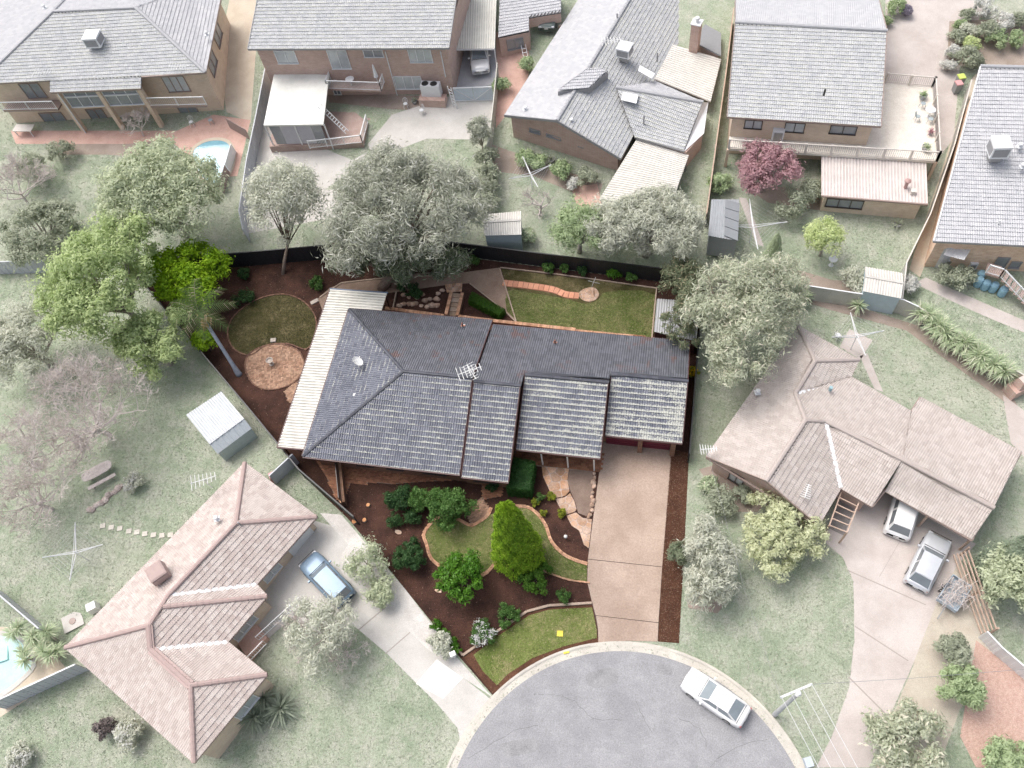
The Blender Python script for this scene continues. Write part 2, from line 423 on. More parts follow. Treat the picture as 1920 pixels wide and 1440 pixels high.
def window(parent, A, B, z0, z1, n=2, fm=None, gm=None, w=.06, name='window', out=.05):
    """a framed window on the wall between plan points A and B; panes are sub-parts"""
    A, B = np.array(A[:2], float), np.array(B[:2], float); L = np.linalg.norm(B-A); d = (B-A)/L
    nr = np.array([d[1], -d[0]])
    if nr @ (-(A+B)/2) < 0: nr = -nr                      # faces the side the lens is on
    P = lambda s, z, o=0.: (A[0]+d[0]*s+nr[0]*o, A[1]+d[1]*s+nr[1]*o, z)
    f = MB()
    for s in [0]+[L*i/n for i in range(1, n)]+[L]: f.bar(P(s, z0, out), P(s, z1, out), w, w*1.2, (nr[0], nr[1], 0))
    f.bar(P(-w/2, z1, out), P(L+w/2, z1, out), w*1.3, w); f.bar(P(-w, z0-.02, out+.03), P(L+w, z0-.02, out+.03), w*2.2, w)
    o = f.build(name, fm, parent)
    for i in range(n):
        g = MB().hexa([P(L*i/n+.01, z0, 0), P(L*(i+1)/n-.01, z0, 0), P(L*(i+1)/n-.01, z0, out*.6), P(L*i/n+.01, z0, out*.6),
                       P(L*i/n+.01, z1, 0), P(L*(i+1)/n-.01, z1, 0), P(L*(i+1)/n-.01, z1, out*.6), P(L*i/n+.01, z1, out*.6)])
        g.build('pane', gm, o)
    return o
def win_px(parent, A, B, tl, br, n=2, fm=None, gm=None, **k):
    p, q = WL(*tl, A, B), WL(*br, A, B)
    return window(parent, p, q, q[2], p[2], n, fm, gm, **k)
def roof_of(house, planes, tm, deckm, caps=(), capm=None, edges=(), edgem=None, prof=SIMPLE, tw=.34, co=.34, singles=None, sname='roof'):
    deck = MB()
    for pl in planes:
        c = sum(np.array(q) for q in pl)/len(pl); k = len(pl)
        tt = [tuple(tr) for tr in tessellate_polygon([[Vector(q) for q in pl]])]
        deck.add([(q[0], q[1], q[2]-.03) for q in pl], tt); deck.add([(q[0], q[1], q[2]-.14) for q in pl], tt)
    r = deck.build(sname, deckm, house)
    t = MB()
    for pl in planes: tile_plane(t, pl, tw, co, prof=prof, singles=singles)
    t.build('tile_field', tm, r, kind='stuff')
    if caps:
        c = MB()
        for a, b in caps: ridge_caps(c, np.array(a)+np.array([0, 0, .07]), np.array(b)+np.array([0, 0, .07]), .17)
        c.build('ridge_cap', capm or tm, r, kind='stuff')
    for a, b in edges:
        MB().bar((a[0], a[1], a[2]-.05), (b[0], b[1], b[2]-.05), .13, .16).build('gutter', edgem, r)
    return r

def ridge_pt(px, A, B, ze, tan):
    """roof point seen at px on the plane that climbs from eave A-B with slope tan"""
    z = ze+1.5; A, B = np.array(A[:2]), np.array(B[:2]); d = (B-A)/np.linalg.norm(B-A); n = np.array([-d[1], d[0]])
    for _ in range(30):
        q = W(px[0], px[1], z); z = .5*z+.5*(ze+tan*abs((q[:2]-A) @ n))
    return tuple(W(px[0], px[1], z))
# ================================================================== palette: surroundings' colours have a white haze mixed in
rnd = random.Random(7)
m_nlawn = grass('hazed_lawn', (.275, .33, .23), (.37, .415, .31), (.48, .475, .405), .65)  # neighbour grass, with a milky white haze painted into the greens
m_lawn = grass('buffalo_lawn', (.102, .138, .036), (.168, .198, .066), (.324, .282, .150), .6)
m_verge = grass('verge_lawn', (.126, .174, .042), (.204, .240, .078), (.360, .312, .168), .6)
m_dlawn = grass('dark_lawn', (.054, .051, .019), (.101, .089, .041), (.216, .176, .101), .45)  # darker, browner grass than the other lawns
m_mulch = surf('bark_mulch', (.034, .016, .012), (.078, .037, .026), .6, .95, .75, 20, .9, speck=((.20, .13, .10), 26, -.015))
m_mulchr = surf('red_mulch', (.075, .034, .02), (.12, .056, .034), .8, .95, .6, 20, .8, speck=((.25, .16, .12), 26, -.01))
m_gravel = surf('path_gravel', (.23, .16, .12), (.30, .22, .17), .8, .9, .4, 40, .6)
m_drive = surf('stencilled_driveway', (.335, .25, .197), (.425, .327, .265), .38, .65, .18, 9, .2, speck=((.29, .225, .19), 1.0, -.045))
m_road = surf('asphalt', (.261, .261, .270), (.327, .327, .336), .6, .85, .26, 14, .3, speck=((.208, .208, .218), 2.6, -.05))
m_kerb = surf('kerb_concrete', (.498, .466, .413), (.594, .562, .498), .9, .8, .15, 20, .2)
m_conc = surf('pale_concrete', (.473, .453, .423), (.564, .543, .514), .45, .75, .14, 18, .15)  # outside concrete, sand and soil tones carry the white haze
m_concp = surf('warm_concrete', (.443, .392, .363), (.543, .493, .464), .4, .75, .14, 18, .15)
m_sand = surf('sandy_ground', (.50, .42, .33), (.58, .51, .41), .6, .9, .15, 25, .3)
m_gsoil = surf('garden_soil', (.30, .245, .205), (.38, .315, .27), .7, .95, .3, 30, .6, speck=((.5, .46, .42), 60, 0))
m_stone = surf('sandstone_flag', (.44, .235, .125), (.50, .34, .25), 1.1, .75, .25, 9, .3, isl=.28)
m_stonem = surf('path_mortar', (.46, .36, .31), (.52, .42, .36), 2, .85, .2, 30, .3)
m_rock = surf('garden_rock', (.42, .27, .19), (.55, .42, .34), 2, .85, .3, 12, .6, isl=.3)
m_edge = surf('edging_brick', (.42, .22, .13), (.54, .33, .22), 1.5, .85, .3, 20, .4, isl=.25)
m_paver = surf('clay_paver', (.28, .16, .105), (.40, .26, .18), 1.2, .8, .3, 20, .3, isl=.32)
m_paverd = surf('dark_clay_paver', (.230, .101, .061), (.351, .169, .095), 1.2, .75, .3, 20, .3, isl=.3)
m_steel = plain('grey_steel', (.40, .40, .40), .4, .6)
m_white = plain('white_paint', (.78, .78, .76), .4, 0, .5, .06)
m_sleeper = surf('timber_sleeper', (.36, .27, .21), (.44, .35, .28), 1.5, .85, .3, 15, .4)
m_fascia = plain('maroon_fascia', (.085, .035, .035), .5, 0, .4, .2)
m_gutter = plain('dark_gutter', (.075, .03, .03), .45)
m_tile = tile('slate_tile', (.072, .080, .108), (.125, .135, .17), (.55, .555, .50), .0, .36, .55, gx=(-26, 3, -.05, .155))
m_tileb = tile('slate_tile_rear', (.075, .080, .095), (.125, .13, .15), (.40, .38, .34), -.15, .3, .9, blotch=(.12, .075, .072))
m_cap = tile('slate_ridge', (.040, .043, .058), (.075, .08, .10), (.42, .42, .34), -.16, .4, .5)
m_deckd = plain('roof_batten', (.03, .03, .035), .8)
m_brk = brick('brown_brick', (.17, .075, .045), (.27, .13, .08), (.24, .19, .15))
m_glassd = glass('window_glass', (.055, .085, .12))
m_wframe = plain('bronze_frame', (.07, .055, .05), .4)
m_maroon = plain('maroon_door', (.16, .018, .04), .4, 0, .5, .15)
m_sheet = ribbed('cream_roof_sheet', (.65, .635, .58), (.73, .715, .66), (.36, .345, .31))
m_zinc = ribbed('zinc_sheet', (.36, .37, .38), (.47, .48, .49), (.22, .22, .22), 1.3, .4, .4, .2)
m_char = plain('charcoal_fence_sheet', (.022, .024, .028), .45, 0, .5, .25)
m_fen = plain('pale_fence_sheet', (.55, .57, .60), .55, 0, .3, .1)
m_fenw = surf('hazed_fence', (.48, .47, .42), (.56, .55, .50), 1.2, .8, .12, 16, .1)  # fence tone lightened by white haze in the colour
m_timber = surf('paling_timber', (.44, .32, .25), (.54, .41, .33), 1.3, .85, .2, 16, .3)
m_trunk = surf('bark', (.16, .12, .095), (.25, .20, .165), 2.5, .9, .35, 14, .5)
m_ntrunk = surf('pale_bark', (.38, .33, .30), (.50, .45, .41), 2.5, .9, .25, 14, .4)

# ================================================================== ground
drape('ground', [(-420, -300), (420, -300), (420, 400), (-420, 400)], 0., m_nlawn)
FB = [tuple(G(x, y, h)[:2]) for x, y, h in ((560, 880, 1.7), (470, 770, 1.7), (360, 640, 1.7), (236, 492, 1.8), (772, 445, 1.9), (1326, 514, 1.8), (1305, 700, 1.6), (1293, 850, 1.6))]
LOT = FB+GP([(1272, 1206), (1235, 1202), (1180, 1201), (1122, 1204), (1060, 1222), (1000, 1246), (960, 1274), (924, 1304), (860, 1230), (760, 1105), (655, 975)])
drape('garden_bed', LOT, .004, m_mulch)
drape('side_bed', GP([(1258, 842), (1292, 850), (1273, 1206), (1234, 1203), (1242, 1063)]), .008, m_mulchr)
# ---- turning circle, kerb
KP = [G(*q)[:2] for q in ((834, 1439), (926, 1310), (1000, 1252), (1132, 1203), (1230, 1205), (1289, 1230), (1420, 1315), (1449, 1345), (1503, 1429))]
_A = np.array([[2*q[0], 2*q[1], 1] for q in KP]); _s = np.linalg.lstsq(_A, np.array([q @ q for q in KP]), rcond=None)[0]
RCX, RCY = _s[0], _s[1]; RR = math.sqrt(_s[2]+RCX**2+RCY**2)
NK = 120
circ = [(RCX+(RR-.55)*math.cos(2*math.pi*k/NK), RCY+(RR-.55)*math.sin(2*math.pi*k/NK)) for k in range(NK)]
drape('road', circ, .012, m_road)
drape('road', [(RCX-4.5, RCY-RR+1), (RCX+4.5, RCY-RR+1), (RCX+4.5, RCY-60), (RCX-4.5, RCY-60)], .010, m_road)
kb = MB(); prof = ((-.60, .016), (-.28, .022), (-.20, .03), (-.10, .10), (.04, .115), (.06, .0)); n = len(prof)
a0, a1 = -60, 240
for k in range(NK+1):
    t = math.radians(a0+(a1-a0)*k/NK)
    for dr, dz in prof:
        x, y = RCX+(RR+dr)*math.cos(t), RCY+(RR+dr)*math.sin(t)
        # dropped kerb at the three driveways
        dd = min(abs(math.degrees(t)-c) for c in (93, 152, 20))
        kb.v.append((x, y, hgt(y)+(min(dz, .034) if dd < 13 else dz)))
kb.f = [(k*n+i, k*n+i+1, (k+1)*n+i+1, (k+1)*n+i) for k in range(NK) for i in range(n-1)]
kb.build('kerb', m_kerb, kind='structure', base=(RCX, RCY, 0))
m_patch = surf('bitumen_patch', (.235, .235, .24), (.30, .30, .305), 1.2, .9, .26, 14, .3)
m_crack = plain('road_crack', (.17, .17, .175), .9)
for px in ([(1104, 1262), (1150, 1252), (1158, 1276), (1120, 1290), (1100, 1280)], [(940, 1395), (1000, 1385), (1010, 1405), (955, 1418)], [(1236, 1246), (1262, 1250), (1258, 1266), (1234, 1262)]):
    drape('road_patch', GP(smoothpoly(px, 3)), .0165, m_patch)
for px in ([(1010, 1300), (1070, 1310), (1110, 1345), (1165, 1350)], [(1190, 1302), (1203, 1340), (1222, 1374)], [(880, 1420), (960, 1372), (1010, 1360)], [(1330, 1439), (1380, 1400), (1440, 1385)], [(1270, 1345), (1310, 1365), (1325, 1400)]):
    P = [np.array(G(*q)[:2]) for q in smoothpoly(px, 5, False)]; P = [q+np.array([rnd.uniform(-.07, .07), rnd.uniform(-.07, .07)]) for q in P]; ck = MB()
    for a, b in zip(P[:-1], P[1:]):
        d = b-a; nn = np.array([-d[1], d[0]])/np.linalg.norm(d)*rnd.uniform(.007, .015); ck.add([(*(q+e), hgt(q[1])+.020) for q, e in ((a, -nn), (b, -nn), (b, nn), (a, nn))], [(0, 1, 2, 3)])
    ck.build('road_crack', m_crack, kind='structure')
for k in range(44):
    t = math.radians(-20+k*5.1); u = np.array([math.cos(t), math.sin(t)]); v = np.array([-u[1], u[0]])*.012; c0 = np.array([RCX, RCY])
    a, b = c0+u*(RR-.58), c0+u*(RR+.05)
    MB().add([(*(a-v), hgt(a[1])+.0225), (*(a+v), hgt(a[1])+.0225), (*(c0+u*(RR-.2)+v), hgt(a[1])+.036), (*(c0+u*(RR-.2)-v), hgt(a[1])+.036)], [(0, 1, 2, 3)]).build('kerb_joint', m_crack, bpy.data.objects['kerb'])
# ---- driveway slabs
dv = [[(1131, 827), (1260, 841), (1241.5, 1062.5), (1102.5, 1048)], [(1102.3, 1049.2), (1241.3, 1063.7), (1234.5, 1167), (1117, 1153.6), (1110.5, 1131), (1101, 1090)], [(1117.5, 1154.8), (1234.3, 1168.4), (1233, 1203), (1180, 1201.5), (1122, 1205), (1121.5, 1180)]]
base = drape('driveway', GP([(1131, 827), (1260, 841), (1241.5, 1062), (1233, 1203), (1180, 1202), (1122, 1205), (1121, 1180), (1110, 1131), (1101, 1090), (1102, 1049)]), .012, plain('slab_joint', (.10, .07, .06), .9))  # dark base showing in the gaps between slabs
for q in dv: drape('slab', GP(q), .022, m_drive, base)
# ---- lawns
FL = [(833, 968), (812, 980), (797, 1001), (800, 1020), (808, 1045), (827, 1061), (860, 1076), (890, 1082), (910, 1074), (931, 1051), (970, 1060), (1030, 1075), (1065, 1087), (1100, 1091), (1100.5, 1057), (1055, 1038), (1034, 1015), (1023, 985), (1007, 963), (988, 951), (961, 949), (940, 955), (914, 968), (882, 986), (860, 975)]
drape('front_lawn', GP(FL), .016, m_lawn)
VL = [(872, 1228), (930, 1186), (989, 1148), (1029, 1137), (1110, 1133), (1121, 1182), (1122, 1203), (1060, 1220), (1003, 1243), (958, 1275), (932, 1297)]
drape('verge_soil', GP([(868, 1232), (989, 1146), (1110, 1132), (1122.5, 1205), (1003, 1245), (926, 1303)]), .010, m_mulchr)
drape('verge_lawn', GP([(888, 1228), (935, 1192), (992, 1154), (1030, 1143), (1110, 1139), (1119, 1182), (1119, 1196), (1056, 1212), (998, 1234), (952, 1264), (932, 1285), (905, 1258)]), .016, m_verge)
RL = [(945, 530), (1232, 546), (1222, 637), (1160, 630), (969, 606), (955, 560)]
drape('rear_lawn', GP([(940, 504), (1232, 540), (1222, 637), (1160, 630), (969, 606)]), .010, m_dlawn)
drape('rear_lawn', GP(smoothpoly([(952, 546), (1000, 550), (1058, 560), (1098, 570), (1122, 562), (1140, 547), (1228, 553), (1222, 634), (1160, 628), (972, 603)], 3)), .016, m_lawn)
OV = smoothpoly([(427, 625), (440, 592), (480, 563), (530, 552), (570, 566), (592, 596), (590, 630), (575, 655), (540, 645), (500, 648), (470, 666), (440, 655)], 4)
drape('oval_lawn', GP(OV), .014, m_dlawn)
PT = [(596, 560), (618, 540), (650, 529), (720, 521), (850, 513), (936, 502), (967, 604), (925, 568), (881, 531), (840, 534), (725, 550), (640, 550), (606, 585)]
drape('gravel_path', GP(PT), .012, m_gravel)
# ---- brick edging
def brick_run(pts, name, label, w=.11, l=.23, hh=.08, mat=m_edge, closed=False, rows=2):
    P = [np.array(q) for q in pts]; mb = MB(); acc = 0
    if closed: P.append(P[0])
    for i in range(len(P)-1):
        d = P[i+1]-P[i]; L = np.linalg.norm(d); s = 0; a = math.atan2(d[1], d[0]); u = d/L
        while s < L:
            c = P[i]+u*(s+l/2)
            for r in range(rows):
                o = np.array([-u[1], u[0]])*(r-(rows-1)/2)*(w+.012)
                y = c[1]+o[1]
                mb.box((c[0]+o[0]+rnd.uniform(-.008, .008), y+rnd.uniform(-.008, .008), hgt(y)-.03), (l-.012, w, hh+.03+rnd.uniform(-.012, .012)), a+rnd.uniform(-.04, .04))
            s += l
    o = mb.build(name, mat, None, base=(P[0][0], P[0][1], hgt(P[0][1])))
    return tag(o, label, 'garden edging')
def pxrun(pts, n=4): return [np.array(G(*q)[:2]) for q in smoothpoly(pts, n, False)]
brick_run(pxrun([(860, 974), (833, 967), (811, 979), (795, 1001), (800, 1021), (808, 1046), (829, 1064), (860, 1078)]), 'brick_edging', 'curved brick edging round the left lobe of the front lawn')
brick_run(pxrun([(888, 1084), (911, 1075), (932, 1052)]), 'brick_edging', 'short brick edging between small round tree and tall conifer')
brick_run(pxrun([(950, 950), (962, 949), (988, 951), (1007, 963), (1023, 985), (1034, 1015), (1055, 1038), (1078, 1050), (1100, 1057)]), 'brick_edging', 'S-shaped double brick edging between lawn and flagstone path bed')
brick_run(pxrun([(1005, 1067), (1030, 1075), (1065, 1087), (1100, 1092)]), 'brick_edging', 'single brick edging right of the conifer, running to the driveway', rows=1)
brick_run(pxrun([(860, 974), (882, 985), (898, 979), (914, 967), (920, 955)]), 'brick_edging', 'V-shaped brick edging around the paved notch at front lawn top')
OVR = [np.array(G(*q)[:2]) for q in OV]
brick_run(OVR, 'brick_edging', 'dark brick ring edging the egg-shaped side lawn', mat=surf('edging_dark', (.13, .07, .05), (.20, .115, .08), 1.5, .85, .3, 20, .4, isl=.25), closed=True, rows=1)
def kerbline(pts, name, label, mat, w=.16, hh=.18):
    o = MB(); P = [G(*q) for q in pts]
    for a, b in zip(P[:-1], P[1:]):
        d = (b-a)[:2]; L = np.linalg.norm(d); k = max(1, round(L/2.0))
        for i in range(k):
            p, q = a+(b-a)*i/k, a+(b-a)*((i+1)/k-.01/L); p = p.copy(); q = q.copy(); p[2] = hgt(p[1])+hh/2-.02; q[2] = hgt(q[1])+hh/2-.02
            o.bar(p, q, w, hh)
    return solo(o, name, mat, label, 'garden edging')
kerbline([(868, 1229), (930, 1186), (988, 1147), (1029, 1136), (1110, 1131)], 'sleeper_edging', 'timber sleeper edging between bark bed and verge lawn', m_sleeper)
kerbline([(836, 1190), (868, 1229)], 'sleeper_edging', 'short sleeper edging at lower left tip of bark bed', m_sleeper)
kerbline([(938, 502), (1048, 515), (1120, 525), (1232, 541)], 'sleeper_edging', 'thin pale edging along the top of the rear lawn', m_sleeper, .1, .1)
kerbline([(937, 503), (950, 545), (968, 604)], 'sleeper_edging', 'pale edging between gravel path and rear lawn', m_sleeper, .1, .1)
kerbline([(1231, 541), (1226, 590), (1222, 637)], 'sleeper_edging', 'timber edging between rear lawn and zinc shed', m_sleeper, .1, .14)
kerbline([(600, 558), (640, 531), (720, 522), (830, 516)], 'sleeper_edging', 'low edging along the bark side of the gravel path', m_sleeper, .1, .12)
# ---- stone paths: every flag is its own piece
def clip_half(poly, p, n):
    out = []
    for i in range(len(poly)):
        a, b = poly[i], poly[(i+1) % len(poly)]; da, db = (a-p) @ n, (b-p) @ n
        if da <= 0: out.append(a)
        if (da < 0 < db) or (db < 0 < da): out.append(a+(b-a)*da/(da-db))
    return out
def in_poly(q, P):
    r = False; j = len(P)-1
    for i in range(len(P)):
        if (P[i][1] > q[1]) != (P[j][1] > q[1]) and q[0] < (P[j][0]-P[i][0])*(q[1]-P[i][1])/(P[j][1]-P[i][1])+P[i][0]: r = not r
        j = i
    return r
def crazy(root, outline, cell, mat, gap=.03, th=.05, name='flagstone', seed=1):
    rg = random.Random(seed); P = [np.array(q, float) for q in outline]
    xs = [q[0] for q in P]; ys = [q[1] for q in P]; S = []
    for _ in range(6000):
        q = np.array([rg.uniform(min(xs), max(xs)), rg.uniform(min(ys), max(ys))])
        if in_poly(q, P) and all(np.linalg.norm(q-s) > cell*.72 for s in S): S.append(q)
    for i, s in enumerate(S):
        c = P
        for j, t in enumerate(S):
            if i != j and np.linalg.norm(s-t) < cell*3:
                d = t-s; c = clip_half(c, (s+t)/2-d/np.linalg.norm(d)*gap/2, d)
                if len(c) < 3: break
        if len(c) < 3: continue
        c = [q for k, q in enumerate(c) if np.linalg.norm(q-c[k-1]) > .03]
        if len(c) < 3: continue
        m = sum(c)/len(c); c = [m+(q-m)*.97 for q in c]
        # round the corners a little
        c2 = []
        for k in range(len(c)):
            a, b, e = c[k-1], c[k], c[(k+1) % len(c)]; c2 += [b+(a-b)*.18, b+(e-b)*.18]
        dz = rg.uniform(-.008, .012)
        MB().prism(c2, lambda q: hgt(q[1])-.01, lambda q: hgt(q[1])+th+dz).build(name, mat, root)
m_stone2 = surf('pale_flag', (.42, .255, .16), (.50, .375, .30), 1.1, .75, .2, 9, .3, isl=.22)
fp1 = GP([(1016, 875), (1067, 879), (1064, 900), (1068, 921), (1060, 930), (1044, 934), (1033, 928), (1027, 912), (1018, 893)])
fp2 = GP([(1041, 936), (1058, 933), (1069, 925), (1077, 940), (1081, 955), (1078, 960), (1062, 965), (1050, 952)])
fp3 = GP([(1062, 967), (1080, 961), (1092, 971), (1110, 974), (1107, 1005), (1104, 1028), (1095, 1022), (1086, 995), (1072, 986)])
for i, (fp, mt) in enumerate(((fp1, m_stone), (fp2, m_stone2), (fp3, m_stone2))):
    r = drape('flagstone_path', fp, .022, m_stonem)
    crazy(r, fp, .85 if i == 0 else .68, mt, .04, .055, seed=i+3)
pad = GP(smoothpoly([(1085, 550), (1098, 541), (1115, 540), (1123, 551), (1117, 562), (1103, 566), (1090, 561)], 3))
r = drape('stepping_pad', pad, .022, m_stonem); crazy(r, pad, .42, m_stone2, .03, .05, seed=9)
# stepping-stone row across the rear lawn
rowp = pxrun([(947, 531), (990, 536), (1035, 543), (1060, 552), (1084, 555)], 6)
r = drape('paver_walk', [tuple(q+np.array([0, .34])) for q in rowp]+[tuple(q-np.array([0, .34])) for q in rowp[::-1]], .020, surf('walk_joint', (.30, .14, .09), (.36, .18, .12), 2))
acc = 0.; m_stepp = surf('salmon_paver', (.52, .24, .15), (.60, .30, .20), 1.2, .8, .2, 20, .3, isl=.15)
for a, b in zip(rowp[:-1], rowp[1:]):
    d = b-a; L = np.linalg.norm(d); u = d/L
    while acc < L:
        c = a+u*acc; MB().box((c[0], c[1], hgt(c[1])), (.40, .60, .055), math.atan2(u[1], u[0])).build('paver', m_stepp, r)
        acc += .46
    acc -= L
# ---- laid brick paving
def pave(name, outline, mat, under, rot=0., l=.23, w=.115, weave=False, off=.02):
    P = [np.array(q) for q in outline]; r = drape(name, outline, off, under)
    c = sum(P)/len(P); R = max(np.linalg.norm(q-c) for q in P)+.3; mb = MB(); cs, sn = math.cos(rot), math.sin(rot)
    def put(x, y, sx, sy):
        q = np.array([c[0]+x*cs-y*sn, c[1]+x*sn+y*cs])
        if in_poly(q, P): mb.box((q[0], q[1], hgt(q[1])), (sx-.014, sy-.014, off+.022+rnd.uniform(-.006, .006)), rot+rnd.uniform(-.02, .02))
    n = int(R/l)+1
    if weave:
        for i in range(-n, n+1):
            for j in range(-n, n+1):
                for k in (-.25, .25):
                    if (i+j) % 2: put(i*l, (j+k)*l, l, l/2)
                    else: put((i+k)*l, j*l, l/2, l)
    else:
        for j in range(-2*n, 2*n+1):
            for i in range(-n-1, n+1): put((i+(.5 if j % 2 else 0))*l, j*w, l, w)
    mb.build('brickwork', mat, r, kind='stuff'); return r
m_joint = surf('paver_joint', (.20, .14, .11), (.27, .19, .15), 2)
rng_pad = GP(smoothpoly([(460, 687), (472, 660), (515, 645), (555, 655), (570, 677), (566, 700), (545, 722), (505, 731), (475, 720)], 4))
pave('circular_paving', rng_pad, m_paver, m_joint, .35, weave=True)
brick_run([np.array(q) for q in rng_pad], 'brick_edging', 'low dark brick rim of the round paved area', mat=MATS['edging_dark'], closed=True, rows=1)
pave('front_paving', GP([(592, 862), (700, 872), (862, 893), (945, 907), (940, 930), (905, 937), (903, 905), (866, 900), (800, 903), (735, 908), (691, 904), (687, 909), (658, 905), (642, 945), (630, 935), (610, 890)]), m_paverd, m_joint, 0.)
pave('front_paving', GP([(903, 933), (918, 953), (914, 966), (898, 978), (883, 984), (875, 965), (886, 945)]), m_paver, m_joint, .6)
pave('verandah_paving', GP([(966, 835), (1133, 850), (1128, 884), (1060, 880), (1005, 874), (966, 868)]), m_paverd, surf('verandah_joint', (.27, .20, .15), (.34, .26, .2), 2), 0., l=.3, w=.2)
pave('patio_paving', GP([(534, 735), (545, 722), (558, 712), (556, 760), (540, 752)]), m_paver, m_joint, .2)
pave('patio_paving', GP([(617, 545), (727, 551), (712, 590), (660, 588), (600, 840), (535, 826)]), m_paverd, m_joint, 0., off=.016)
pave('back_path', GP([(722, 580), (921, 602), (1245, 634), (1240, 655), (918, 618), (718, 596)]), m_paverd, m_joint, 0., off=.014)

# ================================================================== the house
EZ = 2.6
house = thing('brick_house', 'long brown brick house with dark lichen-spotted roof, cream patio roof and maroon garage doors', 'house', (-12, 29.5, 0))
blk = [  # x0, x1, yf, yb, yr, ze, zr
    (-25.6, -13.33, 22.8, 36.42, 29.61, 2.6, 5.05), (-13.22, -9.68, 22.69, 36.0, 29.40, 2.5, 4.93),
    (-9.57, -3.30, 25.33, 36.0, 30.62, 2.6, 4.50), (-3.19, 2.45, 27.25, 36.0, 31.56, 2.58, 4.17)]
P0 = lambda x, y, z: (x, y, z)
front, rear, side, caps, edges = [], [], [], [], []
for i, (x0, x1, yf, yb, yr, ze, zr) in enumerate(blk):
    if i == 0:
        hx = -18.72
        front.append([P0(x0, yf, ze), P0(x1, yf, ze), P0(x1, yr, zr), P0(hx, yr, zr)])
        rear.append([P0(x1, yb, ze), P0(x0, yb, ze), P0(hx, yr, zr), P0(x1, yr, zr)])
        side.append([P0(x0, yb, ze), P0(x0, yf, ze), P0(hx, yr, zr)])
        caps += [((x0, yf, ze+.05), (hx, yr, zr+.05)), ((x0, yb, ze+.05), (hx, yr, zr+.05)), ((hx, yr, zr+.05), (x1, yr, zr+.05))]
        edges += [((x0, yf-.07, ze), (x1, yf-.07, ze)), ((x0, yb+.07, ze), (x1, yb+.07, ze)), ((x0-.07, yf, ze), (x0-.07, yb, ze))]
    else:
        front.append([P0(x0, yf, ze), P0(x1, yf, ze), P0(x1, yr, zr), P0(x0, yr, zr)])
        caps.append(((x0, yr, zr+.05), (x1, yr, zr+.05)))
        edges += [((x0, yf-.07, ze), (x1, yf-.07, ze)), ((x0, yb+.07, 2.6), (x1, yb+.07, 2.6))]
zp = lambda y: 2.6+.354*(36.0-y)
rear.append([(2.45, 36.0, 2.6), (-13.25, 36.0, 2.6), (-13.25, 29.40, zp(29.40)), (-9.62, 29.40, zp(29.40)), (-9.62, 30.62, zp(30.62)), (-3.25, 30.62, zp(30.62)), (-3.25, 31.56, zp(31.56)), (2.45, 31.56, zp(31.56))])
TW, TC = .36, .41
singles = [[], 300, lambda q: True]
TP = ((0, 0), (.14, .036), (.34, .036), (.5, .004), (.64, .036), (.84, .036), (1, 0))
deck = MB()
for pl in front+rear+side:
    k = len(pl); tt = [tuple(tr) for tr in tessellate_polygon([[Vector(q) for q in pl]])]; deck.add([(q[0], q[1], q[2]-.03) for q in pl], tt); deck.add([(q[0], q[1], q[2]-.16) for q in pl], tt)
roof = deck.build('roof', m_deckd, house)
for nm, pls, mt, sg in (('front_tile', front[2:]+front[:2]+side, m_tile, singles), ('rear_tile', rear, m_tileb, None)):
    t = MB()
    for pl in pls:
        tile_plane(t, pl, TW, TC, lift=.055 if sg else .075, prof=TP if sg else tuple((u, h*1.5) for u, h in TP), singles=sg if pl in front[2:] else None, rng=rnd)
    t.build(nm+'s', mt, roof, kind='stuff')
one = MB(); m = len(TP)
for x0, x1, v, lf in ((0, TW, -.02, .055), (0, TW, TC+.02, .004)):
    for u, h in TP: one.v.append((x0+(x1-x0)*u, v, h+lf))
for u, h in TP: one.v.append((TW*u, -.02, 0))
one.uv = []
for i in range(m-1):
    one.f += [(i, i+1, m+i+1, m+i), (2*m+i, 2*m+i+1, i+1, i)]; one.uv += [(TP[i][0], 0), (TP[i+1][0], 0), (TP[i+1][0], 1), (TP[i][0], 1)]+[(0, 0)]*4
tm = bpy.data.meshes.new('roof_tile'); tm.from_pydata(one.v, [], one.f); l = tm.uv_layers.new(name='UVMap'); l.data.foreach_set('uv', np.array(one.uv, np.float32).ravel()); tm.materials.append(m_tile)
for p, e, s, nn in singles[0]:
    o = bpy.data.objects.new('roof_tile', tm); COL.objects.link(o); o.parent = roof; q = np.array(p)-LOC[house.name]
    o.matrix_basis = Matrix(((e[0], s[0], nn[0], q[0]), (e[1], s[1], nn[1], q[1]), (e[2], s[2], nn[2], q[2]), (0, 0, 0, 1)))
c = MB()
for a, b in caps: ridge_caps(c, a, b, .14)
c.build('ridge_cap', m_cap, roof, kind='stuff')
for a, b in edges: MB().bar((a[0], a[1], a[2]-.03), (b[0], b[1], b[2]-.03), .13, .14).build('gutter', m_gutter, roof)
for x0, x1, yf, yb, yr, ze, zr in blk:
    for x in ((x1,) if x0 < -20 else (x0, x1)):
        for ya, za in (((yf, ze), (yb, ze)) if x0 < -20 else (((yf, ze), (yb, 2.6)) if x > 2 else ((yf, ze),))): MB().bar((x, ya, za+.03), (x, yr, zr+.03), .055, .18).build('barge_board', m_fascia, roof)
